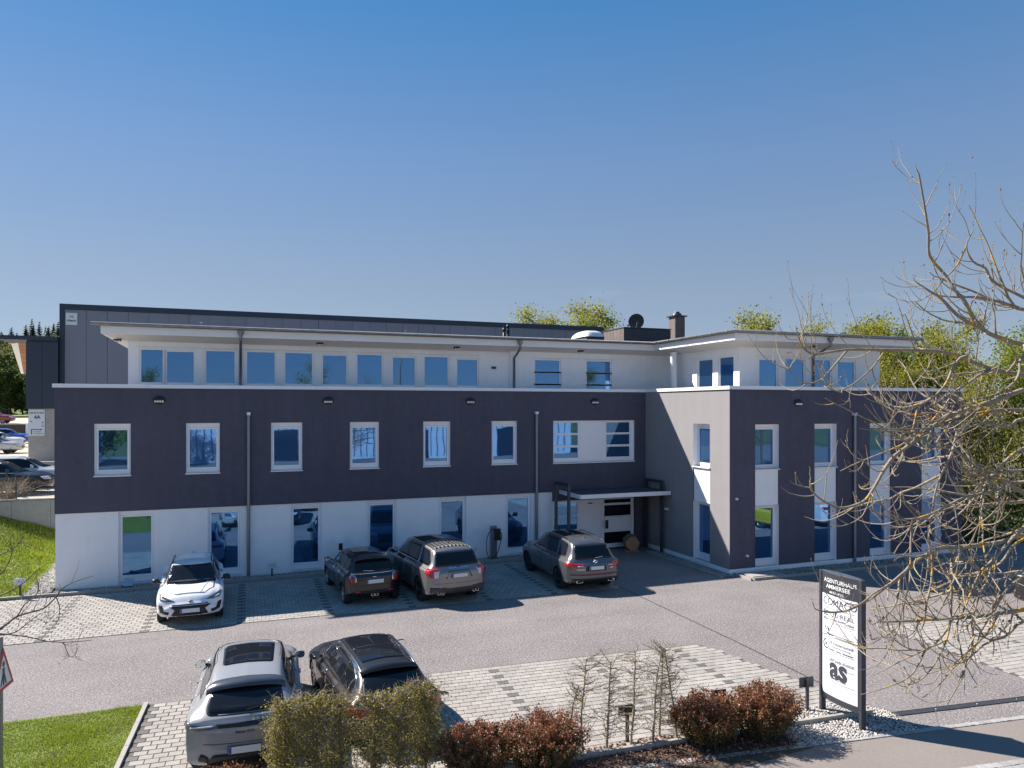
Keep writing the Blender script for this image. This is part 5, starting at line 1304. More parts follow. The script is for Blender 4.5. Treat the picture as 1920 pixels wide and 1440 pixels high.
# retaining wall with panels, and a wire fence on top
rw = thing('retaining_wall', 'concrete retaining wall above the grass slope left of the office block', 'wall')
for i in range(9):
    g = MB(); x1 = .0-i*1.32; g.bbox(x1-1.31, x1, 6.0, 6.2, .3, 2.33+.01*(i % 2), .012); g.build('wall_panel', M['concrete'], rw)
g = MB(); g.box(-12,0,6.0-.01,6.24,2.345,2.40); g.build('wall_cap', M['kerb'], rw)
fe = thing('wire_fence', 'low dark wire mesh fence on top of the concrete retaining wall', 'fence', (0,6.12,2.40))
for i in range(6):
    g = MB(); g.tube([(-.4-i*2.1,0,0),(-.4-i*2.1,0,.62)], .028, 6); g.build('post', M['anthracite'], fe)
g = MB()
for k in range(7): g.tube([(-12,0,.06+k*.085),(0,0,.06+k*.085)], .004, 3, cap=False)
for k in range(110): g.tube([(-12+k*.11,0,.05),(-12+k*.11,0,.60)], .003, 3, cap=False)
g.build('wire_mesh', M['anthracite'], fe)['kind'] = 'stuff'

g = MB(); g.box(-90,34.8,6.2,66,0,2.30); struct(g.build('upper_terrace', M['field']))
# low kerb wall in front of the hall, paved strip
g = MB(); g.box(-30,-1.0,25.2,25.6,2.29,2.62); struct(g.build('terrace_kerb', M['kerb']))
g = MB(); g.box(-110,20,66,150,0,4.2); struct(g.build('gravel_lot', M['field']))
uw = thing('terrace_wall', 'dark timber retaining wall with white end post far behind the parked cars', 'wall')
for i in range(10):
    g = MB(); g.box(-15.6-(i+1)*2.0,-15.62-i*2.0,65.8,65.98,2.3,4.1); g.build('wall_panel', M['bark_dark'], uw)
g = MB(); g.box(-36,-15.4,65.7,66,4.1,4.22); g.build('wall_cap', M['field'], uw); g = MB(); g.box(-15.6,-15.2,65.5,65.8,2.3,4.25); g.build('end_post', M['white_wall'], uw)
g = MB(); g.box(-110,20,118,150,4.19,4.5); struct(g.build('meadow', mat('meadow', (.16,.20,.05), .95, noise=(.5,.3))))

# parked cars on the terrace and beyond: same builder, coarser
def plain_car(name, label, loc, heading, col, h=1.46, metal=0.0, group='cars on the upper terrace', wagon=True, cat='car', rim='rim'):
    p = car_paint(name+'_paint', col, metal); k = h/1.46; rr = -1.95 if wagon else -1.55
    c = Car(name, label, cat, loc, heading, [(-2.28,.34,.84,.90,.76,.82,.80,.66),(-2.2,.28,.94*k,1.0*k,.82,.9,.82,.68),(rr-.03,.26,.96*k,1.16*k,.84,.91,.80,.65),(rr+.28,.25,.96*k,1.36*k,.84,.91,.79,.60),(-.6,.25,.94*k,h,.84,.91,.78,.59),(.1,.25,.92*k,h,.84,.91,.78,.6),(.55,.25,.91*k,1.36*k,.84,.91,.78,.6),(1.0,.25,.90*k,1.08*k,.84,.91,.79,.66),(1.3,.25,.88*k,.97*k,.84,.91,.79,.69),(1.95,.25,.80*k,.90*k,.82,.89,.76,.66),(2.25,.28,.64*k,.76*k,.76,.8,.66,.56)], p, 2.7, simple=True, rim=rim, spokes=5)
    c.window('windscreen', [(-.62,.98*k),(.62,.98*k),(.52,1.34*k),(-.52,1.34*k)], 'front', r=.03); c.window('rear_window', [(-.58,1.02*k),(.58,1.02*k),(.5,1.3*k),(-.5,1.3*k)], 'rear', r=.03)
    c.windows([(.95,.95*k),(-.1,.97*k),(rr+.1,1.0*k),(rr+.35,1.28*k),(-.6,1.37*k),(.2,1.37*k),(.55,1.28*k)], r=.04)
    c.mirror2('headlight', [(.45,.62*k),(.76,.64*k),(.80,.76*k),(.52,.75*k)], 'front', M['clear_lens'], round_=.03); c.patch('grille', [(-.4,.42),(.4,.42),(.42,.62),(-.42,.62)], 'front', M['trim_black'], round_=.03)
    c.mirror2('tail_light', [(.4,.75*k),(.84,.74*k),(.84,.88*k),(.42,.86*k)], 'rear', M['red_lens']); c.mirrors(.78,1.02*k,.85,p)
    c.both('chrome_frame', [(.98,.92*k),(rr,.965*k),(rr,.985*k),(.98,.94*k)], M['chrome'], off=.006)
    return c
plain_car('black_estate', 'glossy black estate car behind the wire fence on the upper terrace', (-4.15,9.35,2.30), -88, (.012,.012,.014))
plain_car('silver_saloon', 'pale silver car just behind the black estate on the upper terrace', (-3.9,12.2,2.30), -88, (.55,.57,.60), 1.44, .3)
plain_car('silver_hatchback', 'silver hatchback in the far row, nearest of the three noses', (-12.7,42.0,2.30), -90, (.50,.52,.55), 1.48, .4, rim='rim_dark')
plain_car('white_estate', 'white car in the far row between the silver and the blue one', (-15.0,52.5,2.30), -90, (.75,.76,.78), 1.45)
plain_car('blue_hatchback', 'bright blue car in the far row in front of the dark wall', (-16.3,60.5,2.35), -90, (.02,.07,.42), 1.5)
plain_car('red_car', 'red car on the gravel lot at the left picture edge', (-19.6,68.5,4.20), -90, (.30,.03,.02), 1.5)
plain_car('yellow_hatchback', 'yellow hatchback mirrored in the ground-floor glass of the right wing', (30.6,-14.4), 178, (.70,.52,.02), 1.5, group=None)
plain_car('black_suv', 'black SUV mirrored beside the yellow car in the right wing glass', (28.0,-14.6), 178, (.012,.012,.014), 1.66, group=None)
plain_car('white_van_car', 'white people carrier mirrored in the right wing glass', (33.6,-14.2), 180, (.75,.76,.78), 1.75, group=None)
van = thing('white_box_van', 'white box van parked before the far dark hedge', 'van', (-37.6,108.0,4.2), R(-80))
g = MB(); g.bbox(-1.0,1.0,-2.6,1.1,.55,2.9,.08); g.build('cargo_box', M['white_trim'], van)
g = MB(); g.add([(-.95,1.15,.4),(.95,1.15,.4),(.95,2.9,.4),(-.95,2.9,.4),(-.95,1.15,2.1),(.95,1.15,2.1),(.9,1.7,2.1),(-.9,1.7,2.1),(-.93,2.85,1.15),(.93,2.85,1.15),(-.93,2.3,1.25),(.93,2.3,1.25)], [(0,1,5,4),(1,2,9,11,6,5),(3,0,4,7,10,8),(2,3,8,9),(4,5,6,7),(10,11,9,8)]); cab = g.build('cab', M['white_trim'], van)
g = MB(); g.quad((-.88,2.33,1.3),(.88,2.33,1.3),(.85,1.78,2.05),(-.85,1.78,2.05)); g.build('windscreen', M['car_glass'], cab)
for x in (-.85,.85):
    for y in (-1.6,2.1):
        g = MB(); g.lathe([(0,-.12),(.36,-.12),(.36,.12),(0,.12)], axis='x', seg=16, c=(x,y,.36)); g.build('wheel', M['tyre'], van)
tr = thing('tractor', 'small dark tractor with cab parked before the far hedge', 'tractor', (-42.5,108.0,4.2), R(20))
g = MB(); g.bbox(-.45,.45,-.2,2.0,.7,1.45,.1); g.build('bonnet', M['sign_red'], tr); g = MB()
for x in (-.7,.7):
    for y in (-1.3,.2): g.box(x-.05,x+.05,y-.05,y+.05,1.0,2.6)
g.box(-.8,.8,-1.4,.3,2.6,2.72); g.bbox(-.6,.6,-1.4,-.1,.7,1.3,.05); g.build('cab', M['black'], tr)
for x in (-.8,.8):
    g = MB(); g.lathe([(0,-.2),(.8,-.2),(.8,.2),(0,.2)], axis='x', seg=18, c=(x,-.8,.8)); g.build('wheel', M['tyre'], tr)
    g = MB(); g.lathe([(0,-.14),(.5,-.14),(.5,.14),(0,.14)], axis='x', seg=16, c=(x,1.5,.5)); g.build('wheel', M['tyre'], tr)

# ------------------------------------------------------------------ plants
def leaves_mesh(name, C, size, mats, mi=None, seed=0, flat=0.0, aspect=.6):
    r = np.random.RandomState(seed); n = len(C)
    d = r.normal(size=(n,3)); d[:,2] *= (1-flat); d /= np.linalg.norm(d,axis=1)[:,None]
    e = np.cross(d, r.normal(size=(n,3))); e /= np.linalg.norm(e,axis=1)[:,None]+1e-9
    s = size*r.uniform(.6,1.3,n)[:,None]
    V = np.stack([C-d*s*.5, C+e*s*.5*aspect, C+d*s*.5, C-e*s*.5*aspect],1).reshape(-1,3)
    return fast_mesh(name, V, np.arange(4*n), 4, mats, mi)
def limb(mb, p, d, L, r0, r1, rng, up=.0, wob=.12, seg=5, sides=5, mi=0):
    p = Vector(p); d = Vector(d).normalized(); pts = [p.copy()]; rad = [r0]
    for k in range(seg):
        d = (d + Vector((rng.gauss(0,wob), rng.gauss(0,wob), rng.gauss(0,wob)+up))).normalized()
        p = p + d*(L/seg); pts.append(p.copy()); rad.append(r0+(r1-r0)*(k+1)/seg)
    mb.tube(pts, rad, sides, mi, cap=False)
    return pts, d
def tree_skeleton(rng, H, trunk_h, spread, r0, nl=8, nb=5, nt=4, up=.10):
    mb = MB(); tips = []
    tp, td = limb(mb, (0,0,0), (0,0,1), H*.85, r0, r0*.25, rng, .05, .05, 8, 7)
    tk = mb; br = MB()
    for i in range(nl):
        t = trunk_h + (1-trunk_h)*(i+.5)/nl*.98; j = min(len(tp)-2, int(t*(len(tp)-1))); base = tp[j].lerp(tp[j+1], t*(len(tp)-1)-j)
        a = i*2.4+rng.uniform(-.4,.4); L = spread*(1.05-.55*t)*rng.uniform(.8,1.2)
        lp, ld = limb(br, base, (math.cos(a), math.sin(a), .45+.5*t), L, r0*.45*(1.1-t*.6), r0*.1, rng, up, .16, 5, 5)
        for k in range(nb):
            b0 = lp[1+int((k+1)/(nb+1)*(len(lp)-2))]; bd = (ld + Vector((rng.gauss(0,.7), rng.gauss(0,.7), rng.gauss(.25,.5))))
            bp, bd2 = limb(br, b0, bd, L*rng.uniform(.35,.6), r0*.12, r0*.03, rng, up, .2, 4, 4)
            for q in range(nt):
                c0 = bp[1+q*(len(bp)-2)//max(1,nt)]; cp, cd = limb(br, c0, bd2+Vector((rng.gauss(0,.8), rng.gauss(0,.8), rng.gauss(.2,.5))), L*rng.uniform(.14,.28), r0*.04, r0*.012, rng, up, .2, 3, 3)
                tips += [cp[-1], cp[-2]]
            tips += [bp[-1], bp[-2]]
    return tk, br, tips
LEAF_SPRING = leaf_mat('spring_leaf', (0.19,0.21,0.018), (0.42,0.39,0.045), .55, .5)
LEAF_FRESH = leaf_mat('fresh_green_leaf', (0.13,0.19,0.015), (0.32,0.35,0.035), .55, .5)
LEAF_OLIVE = leaf_mat('olive_leaf', (0.09,0.10,0.02), (0.21,0.20,0.05), .55, .3)
LEAF_DARK = leaf_mat('dark_green_leaf', (0.025,0.05,0.012), (0.08,0.12,0.03), .6, .25)
def tree_kind(name, label, seed, H, trunk_h, spread, r0, lm, per, size, sig, nl=9, nb=5, nt=4, bark='bark_dark', up=.10):
    rng2 = random.Random(seed); tk, br, tips = tree_skeleton(rng2, H, trunk_h, spread, r0, nl, nb, nt, up)
    r = np.random.RandomState(seed); T = np.array([tuple(t) for t in tips]); C = np.repeat(T, per, 0) + r.normal(size=(len(T)*per,3))*sig
    keep = np.repeat(r.uniform(0,1,len(T)) > .15, per); C = C[keep]
    t = thing(name, label, 'tree')
    tk.build('trunk', M[bark], t); br.build('branches', M[bark], t)['kind'] = 'stuff'
    o = link('crown', leaves_mesh('crown', C, size, lm, None, seed), t); o['kind'] = 'stuff'
    return t
def plant(t, first, loc, rz, sc, label, group):
    o = t if first else copy_tree(t)
    o.location = loc; o.rotation_euler = (0,0,rz); o.scale = (sc,sc,sc*random.Random(int(loc[0]*97+loc[1]*31)).uniform(.92,1.08)); o['label'] = label
    if group: o['group'] = group
    return o
GR_R = 'trees and tall shrubs behind the right wing'
tA = tree_kind('spring_tree', 'x', 101, 11.5, .18, 3.6, .16, LEAF_SPRING, 20, .16, .35)
tB = tree_kind('spring_tree', 'x', 102, 11.0, .12, 3.4, .15, LEAF_FRESH, 20, .155, .33, 10)
tC = tree_kind('sparse_tree', 'x', 103, 12.0, .2, 3.2, .14, LEAF_SPRING, 12, .14, .34, 9)
tD = tree_kind('tall_shrub', 'x', 104, 6.5, .04, 2.4, .09, LEAF_OLIVE, 9, .13, .25, 12, 6, 4, 'twig', .16)
lab1 = ['fresh yellow-green tree', 'leafy bright green tree', 'thinly leaved tree', 'twiggy multi-stemmed shrub']
spots = [(0,43.0,8.5,1.0,'close behind the far end of the right wing roof'),(1,47.5,6.0,1.05,'right of the wing, second tree from the building'),(1,46.5,.5,.98,'at the right picture edge behind the bare branches'),(0,51.5,9.5,1.08,'at the back right, taller than its neighbours'),(2,44.8,4.0,.92,'standing in front of the green trees right of the wing'),
         (0,40.2,13.5,.95,'directly behind the right wing top floor'),(2,50.5,14.5,1.1,'rising above the right end of the wing roof'),(2,46.5,17.0,1.08,'above the middle of the wing roof'),(0,45.0,21.5,1.22,'standing alone above the left end of the wing roof'),(1,55.0,3.5,1.08,'farthest right behind the shrubs'),(0,41.5,4.6,.80,'low beside the far corner of the wing'),(0,44.6,11.0,.98,'half hidden behind the wing top floor corner'),(1,49.5,2.0,1.05,'second from the right picture edge'),(0,47.0,9.5,1.0,'third row behind the wing corner'),(1,52.0,-1.5,1.05,'beyond the shrubs at the right edge'),(0,43.2,.8,.75,'low and bright in front of the taller trees'),(0,40.6,8.6,.86,'just right of the top floor end, behind the roof edge'),(0,42.4,6.4,.82,'low in the gap right of the top floor'),(1,45.8,7.6,1.0,'tall, third from the top floor end'),(0,48.8,-.8,1.0,'tall and bright at the very right')]
seen = set()
for i, (k, x, y, s, where) in enumerate(spots):
    t = (tA,tB,tC)[k]; plant(t, k not in seen, (x,y,0), i*1.7, s, lab1[k]+' '+where, GR_R); seen.add(k)
sh = [(38.3,2.0,1.0,'nearest the wing corner'),(40.3,-1.2,1.05,'in front of the green trees at the right'),(42.5,-3.6,.95,'at the right picture edge, lowest of the shrubs'),(37.6,6.0,1.1,'hugging the side of the wing'),(43.8,1.2,1.1,'between the wing and the picture edge'),(46.5,-3.5,1.0,'beyond the right picture edge')]
for i, (x, y, s, where) in enumerate(sh): plant(tD, i == 0, (x,y,0), i*2.1, s, lab1[3]+' '+where, GR_R)
g2 = MB(); g2.box(35.0,80,-5.2,60,-.02,.03); struct(g2.build('undergrowth_ground', mat('leafy_ground', (.06,.055,.03), .95, noise=(2,.4))))
rr_ = np.random.RandomState(77); C = np.column_stack([rr_.uniform(35.2,52,26000), rr_.uniform(-4.8,14,26000), np.abs(rr_.normal(0,.55,26000))+.03])
o = link('undergrowth', leaves_mesh('undergrowth', C, .17, [LEAF_DARK, LEAF_OLIVE], (rr_.uniform(0,1,26000) > .7).astype(int), 7)); o['kind'] = 'stuff'
for i, (x, y, s, w) in enumerate(((33.8,46,1.22,'left one of the clump above the hall roof'),(35.6,45,1.22,'second from left in the clump above the hall roof'),(37.6,44,1.18,'middle of the clump above the hall roof'),(39.6,44.5,1.2,'second from right in the clump above the hall roof'),(41.6,44.0,1.17,'right end of the clump above the hall roof, left of the dish'))):
    o = plant(tA if i % 2 else tB, False, (x+1.7,y,2.3), 1+i*2.2, s*1.09, 'bright yellow-green crown, '+w, 'crowns above the hall roof'); o.scale.x *= 1.25; o.scale.y *= 1.25

# far wooded hill
hx = np.linspace(-240,60,40); hy_ = np.linspace(150,420,24)
V = np.array([(x,y,4.2+16*min(1,max(0,(y-160)/160))+2*math.sin(x*.05)+1.5*math.sin(y*.07+x*.03)-1.5) for x in hx for y in hy_]); n2 = len(hy_)
F = np.array([(i*n2+j,(i+1)*n2+j,(i+1)*n2+j+1,i*n2+j+1) for i in range(len(hx)-1) for j in range(n2-1)]).ravel()
struct(link('wooded_hill', fast_mesh('wooded_hill', V, F, 4, M['grass_soil'])))
def conifer(seed, H=17):
    r = np.random.RandomState(seed); C = []; S = []
    V = []; 
    for k in range(34):
        z = H*(.10+.9*k/34); L = (H-z)*.30+.3
        for a in np.linspace(0,6.28,9)[:-1]+r.uniform(0,6):
            l = L*r.uniform(.7,1.15); ca, sa = math.cos(a), math.sin(a); w = .55*l*.5+.15; dz = -.28*l
            V += [(0,0,z+.25),(ca*l*.6-sa*w,sa*l*.6+ca*w,z+dz*.5),(ca*l,sa*l,z+dz),(ca*l*.6+sa*w,sa*l*.6-ca*w,z+dz*.5)]
    t = thing('conifer', 'dark spruce', 'tree')
    o = link('crown', fast_mesh('crown', np.array(V), np.arange(len(V)), 4, leaf_mat('spruce_needles', (.014,.03,.017), (.035,.06,.03), .7, .05)), t); o['kind'] = 'stuff'
    g = MB(); g.tube([(0,0,-1),(0,0,H*.9)], [.25,.04], 6); g.build('trunk', M['bark_dark'], t)
    return t
con = conifer(5); rngc = random.Random(8); first = True
for i in range(90):
    u = -.80 + .24*rngc.random(); tt = 195 + 70*rngc.random(); x = 5.45+tt*(.354+u*.935); y = -27.68+tt*(.935-u*.354)
    z = 4.2+16*min(1,max(0,(y-160)/160)); s = rngc.uniform(.85,1.25)
    o = con if first else copy_tree(con); first = False
    o.location = (x,y,z-.5); o.rotation_euler = (0,0,rngc.random()*6); o.scale = (s,s,s*rngc.uniform(.9,1.15)); o['label'] = 'dark spruce in the wood on the hill at the left'; o['group'] = 'spruces on the far hill'
tE = tree_kind('broadleaf_tree', 'x', 105, 12.0, .08, 4.2, .2, leaf_mat('hill_leaf', (.10,.12,.02), (.26,.23,.06), .6, .3), 10, .42, .5, 9, 4, 3)
tF = tree_kind('broadleaf_tree', 'x', 106, 11.0, .05, 4.2, .2, leaf_mat('hill_leaf_dark', (.06,.10,.022), (.16,.19,.05), .6, .35), 14, .45, .5, 9, 4, 3)
for i in range(44):
    u = -.78 + .21*rngc.random(); tt = 142 + 50*rngc.random(); x = 5.45+tt*(.354+u*.935); y = -27.68+tt*(.935-u*.354)
    t = tE if i % 3 == 0 else tF
    plant(t, i in (0,1), (x,y,4.0+max(0,(y-150)*.09)), rngc.random()*6, rngc.uniform(.8,1.45), ('yellow-green tree' if t is tE else 'dark green tree')+' at the foot of the wooded hill', 'broadleaf trees at the foot of the hill')

# barberry-like shrubs
SH_RED = leaf_mat('red_shrub_leaf', (0.19,0.058,0.032), (0.36,0.155,0.075), .5, .3); SH_GREEN = leaf_mat('green_shrub_leaf', (0.045,0.075,0.015), (0.13,0.13,0.03), .5, .25); SH_BRN = leaf_mat('brown_shrub_leaf', (0.12,0.06,0.02), (0.22,0.13,0.04), .5, .25)
def shrub(seed, rx, ry, h, n=7500):
    rng3 = random.Random(seed); r = np.random.RandomState(seed); g = MB(); C = []; Ht = []
    for k in range(230):
        a = rng3.uniform(0,6.28); q = rng3.random()**.5; bx, by = .45*rx*q*math.cos(a), .45*ry*q*math.sin(a)
        tgt = Vector((rx*q*math.cos(a)*1.0, ry*q*math.sin(a)*1.0, h*rng3.uniform(.72,1.06)*(1-.38*q*q)))
        base = Vector((bx,by,0)); pts = [base.lerp(tgt, t)+Vector((rng3.gauss(0,.03),rng3.gauss(0,.03),.06*math.sin(t*3.1))) for t in (0,.3,.6,.85,1)]
        g.tube(pts, [.008,.006,.005,.003,.0015], 3, cap=False)
        for t in np.linspace(.25,1.0,15):
            i = min(3, int(t*4)); p = pts[i].lerp(pts[i+1], t*4-i)
            for _ in range(5): C.append((p.x+r.normal(0,.03), p.y+r.normal(0,.03), p.z+r.normal(0,.028)))
    C = np.array(C); C = C[C[:,2] > .02]
    zz = C[:,2]/h + r.normal(0,.13,len(C)); mi = np.where(zz > .62, 0, np.where(zz > .34, np.where(r.uniform(0,1,len(C)) > .65, 0, np.where(r.uniform(0,1,len(C)) > .3, 2, 1)), np.where(r.uniform(0,1,len(C)) > .3, 1, 2)))
    mi = np.where((zz > .5) & (r.uniform(0,1,len(C)) > .9), 1, mi)
    return g, C, mi
def put_shrub(seed, loc, rx, ry, h, label, size=.040):
    g, C, mi = shrub(seed, rx, ry, h); t = thing('red_shrub', label, 'shrub', loc, 0, 'red-leaved shrubs in the planting bed')
    g.build('stems', M['bark_dark'], t)['kind'] = 'stuff'; o = link('foliage', leaves_mesh('foliage', C, size, [SH_RED,SH_GREEN,SH_BRN], mi, seed), t); o['kind'] = 'stuff'
put_shrub(1, (9.15,-16.25,0), .72,.62,.84, 'red-tipped shrub right of the leafy hedge, darker green below')
put_shrub(2, (10.25,-16.45,0), .80,.66,.95, 'red-brown shrub just left of the bare hornbeams')
put_shrub(3, (13.35,-16.62,0), .72,.60,.92, 'red-brown shrub right of the bare hornbeams with a green skirt')
put_shrub(4, (14.45,-16.78,0), .82,.62,1.0, 'tallest red shrub, beside the sign pylon gravel')
put_shrub(5, (4.25,-16.42,0), .62,.55,.80, 'deep red shrub at the lower picture edge beside the lawn'); put_shrub(6, (5.25,-16.35,0), .7,.55,.80, 'deep red shrub at the lower picture edge below the light grey SUV')
# dead-leaf mulch
r_ = np.random.RandomState(9); C = poly_place([(7.5,-16.0),(15.0,-16.15),(15.0,-17.38),(11.5,-17.2),(7.5,-16.9)], .03)(5200, r_)
o = link('leaf_litter', leaves_mesh('leaf_litter', C, .055, [leaf_mat('dead_leaf', (.16,.06,.035), (.36,.20,.13), .8, .1)], None, 3, .75)); o['kind'] = 'stuff'

# hornbeams: leafy clipped hedge plants and the bare row
HB_LEAF = leaf_mat('hornbeam_leaf', (0.19,0.175,0.03), (0.44,0.36,0.085), .55, .5); HB_BUD = leaf_mat('hornbeam_bud', (.16,.12,.05), (.24,.22,.06), .6, .2)
def hornbeam(seed, h, wx, wy, twigs, leaf_n, size, lm):
    rng4 = random.Random(seed); r = np.random.RandomState(seed); tk = MB(); tw = MB(); C = []
    tp, td = limb(tk, (0,0,0), (rng4.gauss(0,.03),rng4.gauss(0,.03),1), h*.97, .026, .010, rng4, .06, .05, 9, 6)
    for k in range(twigs):
        t = .12+.88*((k+rng4.random())/twigs); j = min(8, int(t*9)); b = tp[j].lerp(tp[min(9,j+1)], t*9-j); a = rng4.uniform(0,6.28)
        L = rng4.uniform(.5,1.0); ex, ey = wx*math.cos(a), wy*math.sin(a)
        d = Vector((ex,ey,.30*wx)); p, dd = limb(tw, b, d, d.length*L*1.15, .0085, .0026, rng4, .03, .26, 5, 4)
        for q in range(4):
            s0 = p[1+q]; p2, d2 = limb(tw, s0, dd+Vector((rng4.gauss(0,.9),rng4.gauss(0,.9),rng4.gauss(.1,.6))), rng4.uniform(.08,.20), .0036, .0016, rng4, .05, .2, 3, 3)
            C += [tuple(p2[-1]), tuple(p2[1]), tuple(p2[2]), tuple(s0), tuple((s0+p[q])*.5)]
    C = np.array(C); C = C[np.clip(np.abs(C[:,0]),0,9) < wx*1.15]; n = int(leaf_n/len(C))+1
    C = np.repeat(C, n, 0); C = C[r.permutation(len(C))[:leaf_n]]; C = C + r.normal(size=C.shape)*(.055 if leaf_n > 1500 else .008)
    C = C[(C[:,2] < h*(1.0 if leaf_n > 1500 else 1.15)) & (np.abs(C[:,1]) < wy*1.2)]
    return tk, tw, C
def put_hornbeam(name, seed, loc, h, wx, wy, twigs, leaf_n, size, lm, label, group, bark):
    tk, tw, C = hornbeam(seed, h, wx, wy, twigs, leaf_n, size, lm); t = thing(name, label, 'hornbeam', loc, R(-6), group)
    tk.build('trunk', M[bark], t); tw.build('twigs', M[bark], t)['kind'] = 'stuff'; o = link('foliage', leaves_mesh('foliage', C, size, lm, None, seed), t); o['kind'] = 'stuff'
for i in range(6):
    n = ('leftmost','second from left','third from left','third from right','second from right','rightmost')[i]; x = 6.20+i*.43; y = -15.80-.055*i
    put_hornbeam('hedge_hornbeam', 40+i, (x,y,0), (1.50,1.50,1.48,1.50,1.52,1.53)[i], .40, .22, 130, [3900,3300,2700,2500,3200,4100][i], .040, HB_LEAF, 'leafy clipped hornbeam in the hedge before the parked cars, '+n+' of six', 'leafy hornbeams of the hedge', 'twig')
bare = [(11.11,-16.19,1.64,'first from left of the bare row'),(11.51,-16.32,1.64,'second of the bare row'),(12.01,-16.27,1.70,'third of the bare row'),(12.42,-16.34,1.74,'fourth of the bare row'),(12.87,-16.43,1.76,'last of the bare row, against the red shrub'),(12.70,-16.10,1.72,'slender, between the fourth and last of the bare row'),(10.85,-16.10,1.25,'short and thin, left end of the bare row')]
for i, (x, y, h, n) in enumerate(bare):
    thin = i > 4
    put_hornbeam('bare_hornbeam', 60+i, (x,y,0), h, .20 if thin else .40, .16 if thin else .3, 30 if thin else 62, 260 if thin else 620, .020, HB_BUD, 'bare young hornbeam, '+n, 'bare hornbeams in the planting bed', 'twig')

